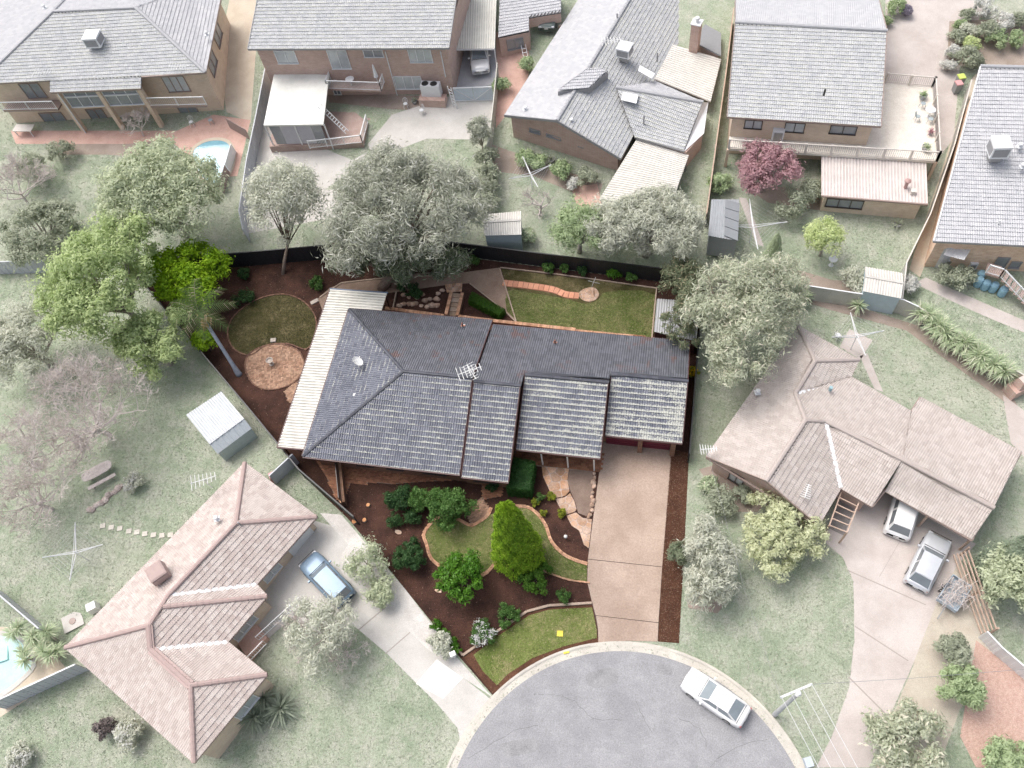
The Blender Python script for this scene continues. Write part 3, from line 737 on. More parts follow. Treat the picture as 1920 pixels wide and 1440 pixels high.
# walls
w = MB(); ov = .55
w.prism([(-25.05, 23.35), (-13.3, 23.35), (-13.3, 23.25), (-10.1, 23.25), (-10.1, 28.0), (-3.7, 28.0), (-3.7, 27.9), (2.0, 27.9), (2.0, 35.3), (-9.6, 35.3), (-9.6, 35.6), (-25.05, 35.8)], -.2, 2.48)
for x0, x1, yf, yb, yr, ze, zr in blk:
    for x in ((x1-.06,) if x0 < -20 else (x0+.06, x1-.06)):
        w.add([(x, yf+.5, ze-.12), (x, yb-.5, ze-.12), (x, yr, zr-.15)], [(0, 1, 2)])
wall = w.build('wall', m_brk, house)
def mwin(x0, x1, y, z0, z1, n): window(house, (x0, y), (x1, y), z0, z1, n, m_wframe, m_glassd)
for x0, x1 in ((-21.9, -20.6), (-19.5, -18.2), (-16.6, -14.8)): mwin(x0, x1, 23.35, .9, 2.1, 2)
mwin(-12.6, -10.9, 23.25, .8, 2.1, 2); mwin(-8.8, -6.9, 28.0, .3, 2.2, 3)
d = MB().box((-5.3, 27.97, 0), (.95, .08, 2.1)).build('front_door', m_maroon, house); MB().lathe((-4.95, 27.9, 1.0), ((.03, 0), (.03, .06)), 8).build('handle', m_steel, d)
for x0, x1 in ((-3.15, -.75), (-.42, 1.62)):
    g = MB().box(((x0+x1)/2, 27.85, .02), (x1-x0, .10, 2.2)).build('garage_door', m_maroon, house)
    for k in range(1, 6): MB().bar((x0, 27.79, .02+k*.36), (x1, 27.79, .02+k*.36), .02, .03).build('panel_rib', m_maroon, g)
for x in (-.58, 1.85): MB().box((x, 27.55, -.1), (.34, .5, 2.55)).build('brick_pier', m_brk, house)
MB().box((-.7, 27.62, 2.32), (5.2, .12, .2)).build('door_lintel', m_fascia, house)
for px in ((1013.5, 848.5), (1062.5, 854.5), (1113, 860)):
    q = W(px[0], px[1], 2.4); MB().box((q[0], 25.45, 0), (.1, .1, 2.5)).build('verandah_post', m_white, house)
MB().bar((-9.5, 25.45, 2.42), (-3.4, 25.45, 2.42), .1, .16).build('verandah_beam', m_white, house)
# patio roof
pr = MB()
corrugated(pr, (-27.95, 23.45, 2.36), (-25.68, 23.45, 2.52), (-25.68, 36.5, 2.52), (-27.95, 36.5, 2.36), .25, .06)
corrugated(pr, (-27.95, 36.5, 2.36), (-22.85, 36.5, 2.5), (-22.85, 38.45, 2.42), (-27.95, 38.45, 2.36), .25, .06)
pg = pr.build('patio_roof', m_sheet, house)
for y in (23.8, 27.4, 31., 34.6, 38.3): MB().box((-27.85, y, 0), (.09, .09, 2.34)).build('post', m_fascia, pg)
MB().bar((-28.0, 23.4, 2.3), (-28.0, 38.5, 2.3), .12, .13).build('gutter', m_gutter, pg)
MB().bar((-28.0, 38.52, 2.33), (-22.8, 38.52, 2.4), .1, .13).build('gutter', plain('blue_gutter', (.12, .17, .26), .4), pg)
MB().bar((-28.0, 23.4, 2.31), (-25.7, 23.4, 2.42), .1, .13).build('fascia', m_fascia, pg)
MB().box((-23., 38.3, 0), (.09, .09, 2.4)).build('post', m_fascia, pg)
# roof fittings: satellite dish, vents, flues, television aerial
def slope_z(x, y):
    for x0, x1, yf, yb, yr, ze, zr in blk:
        if x0 <= x <= x1: return min(ze+(zr-ze)*min((y-yf)/(yr-yf), (yb-y)/(yb-yr)), ze+(zr-ze)*(x-x0)/(6.88) if x0 < -20 else 99)
    return 3
def on_roof(px, py):
    z = 3.5
    for _ in range(20):
        q = W(px, py, z); z = slope_z(q[0], q[1])
    return W(px, py, z)
q = on_roof(676, 690); dish = MB(); V = []
ax = np.array([.55, .35, .75]); ax /= np.linalg.norm(ax); u1 = np.cross(ax, (0, 0, 1)); u1 /= np.linalg.norm(u1); u2 = np.cross(ax, u1); cc = q+np.array([-.1, .1, .75])
for r_, d_ in ((.02, 0), (.2, .02), (.34, .06), (.46, .11)): V += [cc+(u1*math.cos(t)+u2*math.sin(t))*r_+ax*d_ for t in [2*math.pi*k/18 for k in range(18)]]
dish.add(V, [(i*18+k, i*18+(k+1) % 18, (i+1)*18+(k+1) % 18, (i+1)*18+k) for i in range(3) for k in range(18)])
do = dish.build('satellite_dish', m_white, house)
mm = MB().tube([q, q+np.array([0, 0, .4]), cc], .025).tube([cc-u2*.4, cc+ax*.5], .012).tube([q+np.array([-.8, -.3, -.25]), cc], .012).tube([q+np.array([.1, -.9, -.3]), cc], .012); mm.box(cc+ax*.5, (.09, .09, .1)); mm.build('mount', m_steel, do)
for px in ((665, 741), (870, 611), (936, 649), (991, 622)):
    q = on_roof(*px); MB().box((q[0], q[1], q[2]-.02), (.3, .28, .12), .2, .7).build('roof_vent', m_white if px[0] < 700 else m_steel, house)
for px in ((1041, 645), (868, 613)):
    q = on_roof(*px); fl = MB().box((q[0], q[1], q[2]+.03), (.36, .36, .04)).build('flue_flashing', plain('terracotta_flashing', (.38, .17, .12), .7), house)
    MB().tube([q, q+np.array([0, 0, .55])], .07, 10).build('flue', plain('rust_pipe', (.22, .10, .07), .7), fl)
def aerial(parent, q, h, ang, s=1., mat=m_white):
    q = np.array(q); t = q+np.array([0, 0, h]); d = np.array([math.cos(ang), math.sin(ang), 0]); e = np.array([-d[1], d[0], 0])
    mb = MB().tube([q, t], .03, 5); mb.tube([t-d*.75*s, t+d*.75*s], .035, 4)
    for k in range(7):
        c = t+d*(-.7+k*.23)*s; L = (.5-.04*k)*s; mb.tube([c-e*L, c+e*L], .026, 4)
    mb.tube([t-d*.7*s-np.array([0, 0, .35])*s, t-d*.7*s+np.array([0, 0, .35])*s], .013, 4)
    return mb.build('television_aerial', mat, parent)
q = W(884, 709, 5.05); aerial(house, q, 1.1, .5, 1.25); aerial(house, q+np.array([.1, .1, .2]), .6, -.9, 1.)

# ================================================================== rear terraces
def low_wall(pts, h, label, w=.28, mat=None, name='brick_retaining_wall'):
    P = [W(*q, h) for q in pts]; mb = MB(); tp = MB()
    for a, b in zip(P[:-1], P[1:]):
        mb.bar((a[0], a[1], h/2-.1), (b[0], b[1], h/2-.1), w, h+.1)
        d = (b-a)[:2]; L = np.linalg.norm(d); k = max(1, int(L/.115)); u = d/L
        for i in range(k):
            c = a[:2]+d*(i+.5)/k; tp.box((c[0], c[1], h-.05), (.103, w+.02, .09+rnd.uniform(0, .01)), math.atan2(u[1], u[0]))
    r = thing(name, label, 'retaining wall', (P[0][0], P[0][1], 0)); mb.build('wall', mat or m_brk, r); tp.build('coping', m_edge, r, kind='stuff'); return r
low_wall([(722, 578), (741, 580), (832, 592)], .45, 'low brick retaining wall below the rock garden, left of steps')
low_wall([(859, 593), (922, 601), (968, 606)], .45, 'low brick retaining wall behind house, right of the steps')
low_wall([(968, 606), (1079, 618)], .45, 'middle brick retaining wall along bottom edge of rear lawn')
low_wall([(1079, 620.5), (1187, 631)], .40, 'right-hand brick retaining wall along bottom edge of rear lawn')
low_wall([(846, 548), (836, 590)], .5, 'left brick cheek wall of the garden steps', .26)
low_wall([(867, 549), (857, 592)], .5, 'right brick cheek wall of the garden steps', .26)
st = thing('garden_steps', 'narrow flight of stone garden steps between brick cheek walls', 'steps', (W(850, 570, .2)[0], W(850, 570, .2)[1], 0))
a, b = W(848, 592, .1), W(857, 550, .4)
for k in range(5):
    p = a+(b-a)*k/5; q = a+(b-a)*(k+1)/5
    MB().box(((p[0]+q[0])/2-.05, (p[1]+q[1])/2, 0), (.82, (q[1]-p[1])*.98, .1+.075*k)).build('tread', m_sleeper if k % 2 else surf('step_stone', (.30, .22, .16), (.40, .30, .22), 2, .85, .3, 15, .4), st)
ld = GP([(834, 534), (867, 531), (866, 547), (838, 549)]); r = drape('step_landing', ld, .03, m_stonem); crazy(r, ld, .4, m_stone, .03, .07, seed=4)
kerbline([(744, 549), (737, 582)], 'sleeper_edging', 'short timber edging left of the rock garden', m_sleeper, .1, .25)
kerbline([(881, 532), (946, 583), (967, 604)], 'sleeper_edging', 'timber edging along rear hedge bed', m_sleeper, .08, .12)
for k, px in enumerate(((752, 572), (758, 570), (768, 570), (774, 571), (780, 569), (790, 574), (801, 576), (807, 573), (811, 573), (767, 558), (782, 559), (793, 553), (797, 564), (806, 561), (819, 561), (822, 551), (829, 545), (780, 549), (757, 553), (749, 574), (820, 573))):
    q = G(*px); s = rnd.uniform(.16, .28); mb = MB(); V = []
    for zz, kk in ((0, 1), (.6, .95), (1., .5)):
        for j in range(7):
            t = 2*math.pi*j/7; rr = s*kk*rnd.uniform(.75, 1.15); V.append((q[0]+rr*math.cos(t)*1.25, q[1]+rr*math.sin(t), q[2]+zz*s*.9))
    mb.add(V, [(i*7+j, i*7+(j+1) % 7, (i+1)*7+(j+1) % 7, (i+1)*7+j) for i in range(2) for j in range(7)]+[tuple(range(14, 21))])
    o = mb.build('rock', m_rock); tag(o, 'sandstone rock lying in the dark bed left of the garden steps', 'rock', 'rocks in the rear rock garden')
# rocks beside the flagstone path
for k, px in enumerate(((1114, 888), (1115, 896), (1113, 905), (1111, 924), (1110, 932), (1112, 940), (1110, 948), (1110, 957), (1106, 966), (1103, 970), (1114, 912))):
    q = G(*px); s = rnd.uniform(.13, .24); V = []; mb = MB()
    for zz, kk in ((0, 1), (.6, .95), (1., .5)):
        for j in range(7):
            t = 2*math.pi*j/7; rr = s*kk*rnd.uniform(.75, 1.15); V.append((q[0]+rr*math.cos(t), q[1]+rr*math.sin(t)*1.2, q[2]+zz*s*.9))
    mb.add(V, [(i*7+j, i*7+(j+1) % 7, (i+1)*7+(j+1) % 7, (i+1)*7+j) for i in range(2) for j in range(7)]+[tuple(range(14, 21))])
    tag(mb.build('rock', m_rock), 'rounded edging rock along the left side of the pink driveway', 'rock', 'rocks beside the driveway')
drape('gravel_patch', GP([(1068, 879), (1112, 883), (1112, 950), (1100, 968), (1084, 962), (1078, 940), (1070, 922), (1064, 902)]), .010, surf('brown_chip', (.185, .13, .105), (.25, .185, .15), .8, .95, .4, 45, .6))

# ================================================================== fences
def fence(pts, H, name, label, mat, top=True, panel=2.4, th=.05, postm=None, capm=None, ribs=True, ground=False):
    """sheet or paling fence; pts are photograph pixels of its top edge (or of its foot when ground=True)"""
    P = [G(*q) if ground else G(q[0], q[1], H) for q in pts]; P = [np.array([q[0], q[1], hgt(q[1])]) for q in P]
    r = thing(name, label, 'fence', P[0])
    for a, b in zip(P[:-1], P[1:]):
        L = np.linalg.norm((b-a)[:2]); n = max(1, round(L/panel)); d = (b-a)[:2]/L; nr = np.array([-d[1], d[0]])
        for i in range(n):
            p, q = a+(b-a)*i/n, a+(b-a)*(i+1)/n; mb = MB(); zp, zq = hgt(p[1]), hgt(q[1])
            k = 9 if ribs else 1
            for j in range(k):
                s0, s1 = p[:2]+(q-p)[:2]*j/k, p[:2]+(q-p)[:2]*((j+1)/k-.0); o = nr*(.025 if j % 2 else 0.)
                z0 = zp+(zq-zp)*j/k; z1 = zp+(zq-zp)*(j+1)/k; e = nr*th/2
                mb.hexa([(*(s0+o-e), z0-.05), (*(s1+o-e), z1-.05), (*(s1+o+e), z1-.05), (*(s0+o+e), z0-.05), (*(s0+o-e), z0+H), (*(s1+o-e), z1+H), (*(s1+o+e), z1+H), (*(s0+o+e), z0+H)])
            mb.build('fence_panel', mat, r)
            MB().box((p[0], p[1], zp-.1), (.09, .09, H+.12), math.atan2(d[1], d[0])).build('post', postm or mat, r)
            if top: MB().bar((p[0], p[1], zp+H+.02), (q[0], q[1], zq+H+.02), .10, .05).build('top_rail', capm or postm or mat, r)
        MB().box((b[0], b[1], hgt(b[1])-.1), (.09, .09, H+.12), math.atan2(d[1], d[0])).build('post', postm or mat, r)
    return r
fence([(236, 492), (772, 445)], 1.9, 'boundary_fence', 'dark charcoal sheet fence along the left half of the rear boundary', m_char)
fence([(772, 445), (1326, 514)], 1.8, 'boundary_fence', 'dark charcoal sheet fence along the right half of the rear boundary', m_char)
fence([(236, 492), (360, 640), (470, 770), (560, 880), (662, 968)], 1.7, 'boundary_fence', 'dark sheet fence along the slanting left side boundary', m_char)
fence([(1318, 560), (1305, 700), (1293, 850)], 1.6, 'boundary_fence', 'dark paling fence between house and large olive tree on the right', m_char, ribs=False)
# brick side wall with rail, left of front paving
sw = thing('side_wall', 'low brick side wall with dark rail left of the front paving', 'wall', G(646, 950))
a, b = G(648, 950), G(640, 872)
MB().bar((a[0], a[1], .4), (b[0], b[1], .4), .3, .9).build('wall', m_brk, sw); MB().bar((a[0], a[1], .88), (b[0], b[1], .88), .36, .08).build('coping', m_edge, sw)
MB().bar((a[0]-.05, a[1], 1.35), (b[0]-.05, b[1], 1.35), .05, .9).build('rail', m_wframe, sw)
# zinc garden shed at the right rear
def shed(name, label, px, H, mroof, mwall, ridge=.0, pitch=.2, along=0):
    """four roof corners in photograph pixels at height H, ribs from first edge to opposite edge"""
    z0 = hgt(G(*px[0], H)[1]); Q = [W(*q, z0+H) for q in px]
    r = thing(name, label, 'shed', (sum(q[0] for q in Q)/4, sum(q[1] for q in Q)/4, z0))
    MB().prism(inset([tuple(q[:2]) for q in Q], .08), z0-.3, z0+H-.05).build('wall', mwall, r)
    mb = MB()
    if ridge:
        a, b = (Q[0]+Q[3])/2, (Q[1]+Q[2])/2; a[2] += ridge; b[2] += ridge
        corrugated(mb, Q[0], a, b, Q[1], pitch); corrugated(mb, Q[3], a, b, Q[2], pitch)
        MB().add([Q[0], Q[3], a], [(0, 1, 2)]).add([Q[1], Q[2], b], [(0, 1, 2)]).build('gable', mwall, r)
        MB().bar(a+np.array([0, 0, .03]), b+np.array([0, 0, .03]), .2, .05).build('ridge_cap', mroof, r)
    else:
        corrugated(mb, Q[0], Q[3], Q[2], Q[1], pitch)
    mb.build('roof', mroof, r)
    return r, Q, z0
shed('garden_shed', 'zinc lean-to shed roof half hidden under the olive tree, beside rear lawn', [(1232, 560), (1312, 566), (1306, 640), (1226, 622)], 2.0, m_zinc, m_fascia)
# brazier on the round paving, stone block, sprinkler, drain cover, yellow survey mark
q = G(510, 683); br = thing('stone_brazier', 'small round stone brazier standing on the circular brick paving', 'brazier', q)
m_bstone = surf('brazier_stone', (.36, .31, .27), (.5, .44, .39), 3, .85, .3, 20, .4)
MB().lathe((q[0], q[1], q[2]), ((.22, 0), (.22, .08), (.10, .14), (.09, .42), (.18, .5)), 14).build('pedestal', m_bstone, br)
MB().lathe((q[0], q[1], q[2]+.48), ((.14, 0), (.27, .08), (.31, .2), (.26, .2), (.2, .08), (.01, .06)), 18).build('bowl', m_bstone, br)
q = G(513, 639); solo(MB().box((q[0], q[1], q[2]), (.5, .4, .16), .2, .92), 'stone_block', m_bstone, 'pale stone block on the rim between oval lawn and round paving', 'stone')
q = G(590, 566); solo(MB().box((q[0], q[1], q[2]), (.75, .38, .1), .7, .96), 'stone_bench', m_bstone, 'pale flat stone slab beside the oval lawn and gravel path', 'stone')
q = G(1061, 1010); fo = thing('garden_light', 'small pale globe light in the bark bed left of the flagstones', 'lamp', q)
MB().lathe((q[0], q[1], q[2]), ((.06, 0), (.05, .35)), 10).build('stem', m_wframe, fo); MB().lathe((q[0], q[1], q[2]+.33), ((.05, 0), (.12, .06), (.14, .14), (.10, .23), (.02, .27)), 14).build('globe', m_white, fo, True)
q = G(1050, 1188); solo(MB().box((q[0], q[1], q[2]+.02), (.42, .40, .03), .1), 'meter_cover', plain('yellow_plastic', (.75, .62, .05), .5), 'square yellow utility cover lying on the verge lawn', 'cover')
q = G(1062, 1224); solo(MB().box((q[0], q[1], q[2]+.02), (.40, .12, .10), .35), 'kerb_mark', MATS['yellow_plastic'], 'small yellow marker at the kerb below the verge lawn', 'marker')
for px, lb, s in (((747, 998), 'pale flat stone lying on the bark left of the dark round shrub', .3), ((823, 1108), 'small tan stone on the bark left of the small round tree', .28)):
    q = G(*px); mb = MB(); mb.prism([(q[0]+s*rnd.uniform(.7, 1.2)*math.cos(t), q[1]+s*.6*rnd.uniform(.7, 1.2)*math.sin(t)) for t in [k*math.pi/4 for k in range(8)]], q[2], q[2]+.1); solo(mb, 'flat_stone', m_rock, lb, 'stone')
m_stump = surf('cut_wood', (.50, .20, .08), (.58, .30, .14), 4, .8, .3, 20, .3)
for px, r_, lb in (((691, 948), .16, 'cut orange tree stump nearest the low brick side wall'), ((684, 976), .17, 'cut orange tree stump below the other two, near dark shrubs'), ((665, 979), .2, 'orange stump at the left edge of the front bark bed')):
    q = G(*px); s = thing('tree_stump', lb, 'stump', q); MB().lathe(q, ((r_*1.15, -.05), (r_, .12), (r_*.97, .16)), 11).build('bark', m_trunk, s); MB().lathe((q[0], q[1], q[2]+.162), ((r_*.9, 0), (r_*.88, .012)), 11).build('cut_face', m_stump, s)
# rotary airer post by the rear pad
q = G(1114, 555); ai = thing('clothes_airer', 'slim steel clothes airer post with crossbar beside the round stone pad', 'clothes line', q)
MB().tube([q, q+np.array([0, 0, 2.0])], .03, 8).build('post', plain('rusty_post', (.25, .13, .09), .7), ai)
MB().tube([q+np.array([-.5, .1, 1.95]), q+np.array([.5, -.1, 1.95])], .02, 6).tube([q+np.array([-.1, -.5, 2.0]), q+np.array([.1, .5, 2.0])], .02, 6).build('crossbar', m_steel, ai)
# ================================================================== neighbours: surfaces, colours paled by a painted white haze
m_ntile = tile('hazed_grey_tile', (.360, .372, .390), (.456, .462, .468), (.600, .600, .540), .03, .6, .4)  # tile greys raised by a white haze put into the colour
m_ntileb = tile('smooth_grey_tile', (.408, .414, .432), (.480, .480, .492), (.600, .600, .552), -.14, .55, .4)
m_ptile = tile('pink_tile', (.435, .365, .335), (.545, .485, .45), (.64, .60, .55), -.08, .65, .35)
m_btile = tile('taupe_tile', (.405, .355, .325), (.49, .44, .41), (.58, .54, .5), -.10, .65, .35)
m_pcap = plain('pink_cap', (.42, .315, .29), .7); m_bcap = plain('taupe_cap', (.45, .39, .36), .7); m_gcap = plain('grey_cap', (.40, .405, .42), .6)
m_ndeck = plain('pale_batten', (.20, .19, .19), .8)
m_rbrk = brick('red_brick', (.49, .325, .27), (.56, .40, .34), (.54, .47, .42))
m_cbrk = brick('cream_brick', (.62, .475, .355), (.68, .545, .425), (.63, .56, .48))
m_tbrk = brick('tan_brick', (.656, .432, .283), (.820, .626, .462), (.745, .640, .552))
m_ngut = plain('brown_gutter', (.33, .25, .22), .5); m_ggut = plain('grey_gutter', (.30, .30, .31), .5)
m_wglass = glass('hazed_light_glass', (.58, .61, .62), .15); m_dglass = glass('hazed_dark_glass', (.30, .32, .34), .12)  # window tones lightened by the same painted haze
m_wsheet = surf('white_roof_sheet', (.62, .62, .58), (.74, .74, .70), .6, .5, .05, 8, 0)
m_crsheet = ribbed('beige_roof_sheet', (.62, .60, .55), (.70, .68, .63), (.46, .44, .41))
m_pksheet = ribbed('blush_roof_sheet', (.60, .54, .51), (.68, .63, .60), (.46, .41, .39))
m_pave_r = surf('terracotta_paving', (.518, .330, .272), (.609, .408, .343), .9, .85, .2, 22, .2)
m_deckt = surf('timber_deck', (.36, .26, .23), (.44, .34, .30), 1.2, .8, .2, 16, .2)
m_nwhite = plain('pale_metal', (.74, .75, .76), .4, 0, .5, .06)
m_black = plain('black_rubber', (.03, .03, .03), .6)
m_rail = plain('cream_rail', (.66, .62, .57), .5)

# ---- plots, drives and yards
drape('driveway', GP([(585, 975), (620, 985), (653, 1021), (634, 1049), (715, 1130), (796, 1212), (869, 1271), (920, 1311), (905, 1330), (880, 1360), (862, 1386), (858, 1365), (820, 1320), (725, 1225), (660, 1170), (600, 1190), (545, 1160), (500, 1200), (440, 1215), (480, 1100), (585, 985)]), .006, m_conc)
drape('driveway', GP([(780, 1282), (819, 1236), (868, 1271), (831, 1310)]), .012, surf('new_concrete', (.70, .69, .66), (.75, .74, .71), .5, .7, .06, 18, .1))
for a, b in (((722, 1138), (672, 1180)), ((768, 1185), (722, 1225))): drape('expansion_joint', GP([a, (a[0]+1.5, a[1]+1.5), (b[0]+1.5, b[1]+1.5), b]), .010, plain('joint_line', (.38, .34, .31), .9))
drape('gravel_strip', GP([(600, 962), (640, 965), (760, 1105), (850, 1225), (922, 1306), (869, 1271), (796, 1212), (715, 1130), (634, 1049), (653, 1021), (620, 985)]), .003, surf('white_gravel', (.50, .47, .44), (.62, .60, .57), 1.0, .9, .35, 30, .5))
drape('driveway', GP([(1535, 1000), (1577, 985), (1610, 930), (1660, 925), (1830, 1020), (1795, 1060), (1760, 1120), (1710, 1250), (1660, 1360), (1630, 1439), (1530, 1439), (1560, 1380), (1592, 1290), (1602, 1200), (1600, 1090), (1580, 1045), (1545, 1015)]), .006, m_concp)
for a, b in (((1602, 1175), (1702, 1240)), ((1588, 1070), (1735, 1135)), ((1590, 1270), (1665, 1345)), ((1648, 1082), (1695, 1000))):
    drape('expansion_joint', GP([a, (a[0]+2, a[1]-1.5), (b[0]+2, b[1]-1.5), b]), .010, plain('joint_line', (.38, .34, .31), .9))
drape('yard_soil', GP([(1735, 1100), (1790, 1040), (1860, 1130), (1850, 1190), (1880, 1250), (1800, 1330), (1760, 1439), (1640, 1439), (1665, 1360), (1712, 1250)]), .003, surf('leafy_soil', (.44, .385, .32), (.50, .46, .38), 1.0, .95, .25, 25, .5))
drape('brick_patio', GP([(1830, 1200), (1880, 1240), (1990, 1330), (1990, 1439), (1830, 1439), (1800, 1380)]), .006, surf('herringbone_patio', (.44, .285, .235), (.52, .37, .31), 5, .85, .25, 16, .2))
drape('concrete_pad', GP([(1593, 617), (1636, 638), (1614, 674), (1574, 651)]), .006, m_concp)
drape('concrete_path', GP([(1612, 668), (1626, 662), (1656, 735), (1640, 730)]), .006, m_concp)
drape('concrete_yard', GP([(1880, 740), (1920, 770), (1960, 900), (1895, 830)]), .006, m_concp)
drape('concrete_yard', GP([(690, 270), (735, 215), (860, 175), (930, 180), (928, 235), (905, 262), (800, 260), (735, 285), (700, 300)]), .006, m_conc)
drape('concrete_yard', GP([(470, 280), (500, 130), (540, 250), (660, 300), (690, 285), (660, 320), (610, 355), (700, 360), (640, 405), (455, 440)]), .004, m_conc)
drape('yard_soil', GP([(618, 192), (735, 205), (842, 208), (838, 182), (745, 178), (610, 172)]), .003, m_gsoil)
drape('carport_floor', GP([(850, 92), (930, 90), (935, 160), (855, 165)]), .006, surf('grey_slab', (.40, .40, .42), (.46, .46, .48), .8))
drape('pool_paving', GP([(310, 255), (400, 215), (470, 225), (445, 330), (380, 335), (350, 290)]), .006, m_pave_r)
drape('side_yard', GP([(430, 0), (480, 0), (480, 95), (470, 230), (425, 210), (408, 110)]), .005, m_sand)
drape('patio_slab', GP([(20, 245), (330, 245), (310, 262), (240, 270), (30, 270)]), .005, m_pave_r)
drape('garden_soil', GP([(85, 265), (215, 262), (305, 265), (330, 300), (200, 290), (95, 290)]), .004, m_gsoil)
drape('courtyard', GP([(930, 60), (985, 60), (995, 120), (985, 170), (930, 240)]), .006, m_pave_r)
drape('garden_soil', GP([(920, 270), (1130, 345), (1120, 380), (1000, 330), (915, 320)]), .004, m_gsoil)
drape('gravel_bed', GP([(1070, 350), (1120, 345), (1130, 395), (1085, 395)]), .006, m_pave_r)
drape('concrete_drive', GP([(1660, 0), (1850, 0), (1800, 120), (1788, 260), (1757, 300), (1660, 290)]), .006, m_concp)
drape('garden_soil', GP([(1780, 40), (1990, 30), (1990, 125), (1830, 125), (1775, 120)]), .008, m_gsoil)
drape('garden_path', GP([(1385, 370), (1400, 372), (1432, 462), (1418, 458)]), .006, m_concp)
drape('garden_soil', GP([(1380, 340), (1545, 360), (1540, 395), (1440, 380)]), .004, m_gsoil)
drape('garden_soil', GP([(1400, 495), (1450, 500), (1500, 507), (1560, 525), (1620, 528), (1630, 560), (1450, 527)]), .004, m_gsoil)
drape('garden_soil', GP([(1440, 545), (1560, 560), (1720, 610), (1890, 730), (1920, 780), (1700, 620), (1560, 582)]), .004, m_gsoil)
drape('concrete_path', GP([(1715, 532), (1735, 520), (1990, 630), (1990, 652), (1840, 590)]), .006, m_concp)
drape('garden_soil', GP([(1310, 880), (1340, 872), (1450, 930), (1420, 960), (1370, 960)]), .004, m_gsoil)
drape('garden_soil', GP([(1285, 1090), (1320, 1060), (1370, 1120), (1345, 1150), (1290, 1140)]), .004, m_gsoil)
drape('side_passage', GP([(1820, 150), (1838, 130), (1750, 460), (1725, 520), (1705, 505)]), .004, m_sand)
drape('pool_surround', GP([(-80, 1180), (10, 1175), (70, 1190), (130, 1260), (0, 1345), (-80, 1370)]), .006, m_sand)
# stepping stones and rock edging on the lower left lawn
ss = thing('stepping_stones', 'row of small square stepping stones across the left lawn', 'stepping stones', G(255, 998))
for px in ((193, 986), (209, 989), (225, 991), (242, 996), (257, 998), (272, 1001), (288, 1003), (304, 1004), (320, 1003)):
    q = G(*px); MB().box((q[0], q[1], q[2]), (.42, .38, .05), .3).build('stone', m_kerb, ss)

# ---- pools
def pool(label, px, mw, ring):
    C = [G(*q) for q in px]; P = [tuple(q[:2]) for q in smoothpoly([q[:2] for q in C], 4)]
    z = min(q[2] for q in C); r = thing('swimming_pool', label, 'pool', C[0])
    big = inset(P, -.35); mb = MB(); n = len(P)
    V = [(q[0], q[1], hgt(q[1])+.05) for q in P]+[(q[0], q[1], hgt(q[1])+.05) for q in big]
    mb.add(V, [(i, (i+1) % n, n+(i+1) % n, n+i) for i in range(n)]); mb.build('coping', ring, r)
    MB().add([(q[0], q[1], hgt(q[1])+.03) for q in P], [tuple(range(n))]).build('water', mw, r)
    return r
m_water = surf('pool_water', (.17, .36, .44), (.24, .45, .52), 1.2, .05, .05, 6, .15, spec=.6)
m_water2 = surf('pale_pool_water', (.40, .62, .62), (.50, .70, .70), 1.0, .08, .05, 6, .1, spec=.6)
pool('blue backyard pool half hidden by the big olive tree', [(362, 290), (375, 272), (400, 264), (425, 268), (436, 290), (428, 325), (405, 345), (378, 330)], m_water, m_sand)
pool('turquoise pool at the lower left edge behind pale fence', [(-60, 1210), (25, 1195), (60, 1240), (40, 1270), (0, 1300), (-60, 1330)], m_water2, m_conc)
q = G(8, 1238); solo(MB().box((q[0]-1., q[1], q[2]+.06), (2.6, 1.1, .12), .45, .95), 'pool_lilo', plain('turquoise_vinyl', (.38, .68, .66), .4), 'turquoise inflatable mat floating in the lower left pool', 'inflatable')

# ================================================================== neighbours: houses
def pg_(px, z): return tuple(W(px[0], px[1], z))
def gable_fill(mb, a, b, c): mb.add([a, b, c], [(0, 1, 2)])
def cooler(parent, q, s=1.1, h=.8, rot=.2, mat=None, sm=None):
    q = np.array(q); o = MB().box((q[0], q[1], q[2]+.25), (s, s, h), rot, .93).build('rooftop_cooler', mat or m_nwhite, parent)
    MB().box((q[0], q[1], q[2]-.4), (s*.6, s*.6, .66), rot).build('duct', sm or m_steel, o); MB().box((q[0], q[1], q[2]+.25+h+.01), (s*.98, s*.98, .06), rot, .8).build('lid', mat or m_nwhite, o)
    for k in range(4):
        t = rot+k*math.pi/2; d = np.array([math.cos(t), math.sin(t)])*s*.485; MB().box((q[0]+d[0], q[1]+d[1], q[2]+.36), (.03, s*.8, h*.7), t).build('louvre', m_ggut if mat is None else mat, o)
    return o
def pipe(parent, q, h=.7, r=.06, mat=None): q = np.array(q); return MB().tube([q-np.array([0, 0, .1]), q+np.array([0, 0, h])], r, 9).build('vent_pipe', mat or m_ggut, parent)
def whirly(parent, q, mat=None):
    o = MB().box((q[0], q[1], q[2]-.02), (.42, .42, .06), .3).build('roof_vent', m_nwhite, parent)
    MB().lathe((q[0], q[1], q[2]+.03), ((.09, 0), (.09, .12), (.17, .16), (.19, .25), (.14, .33), (.03, .37)), 12).build('cowl', m_nwhite, o)

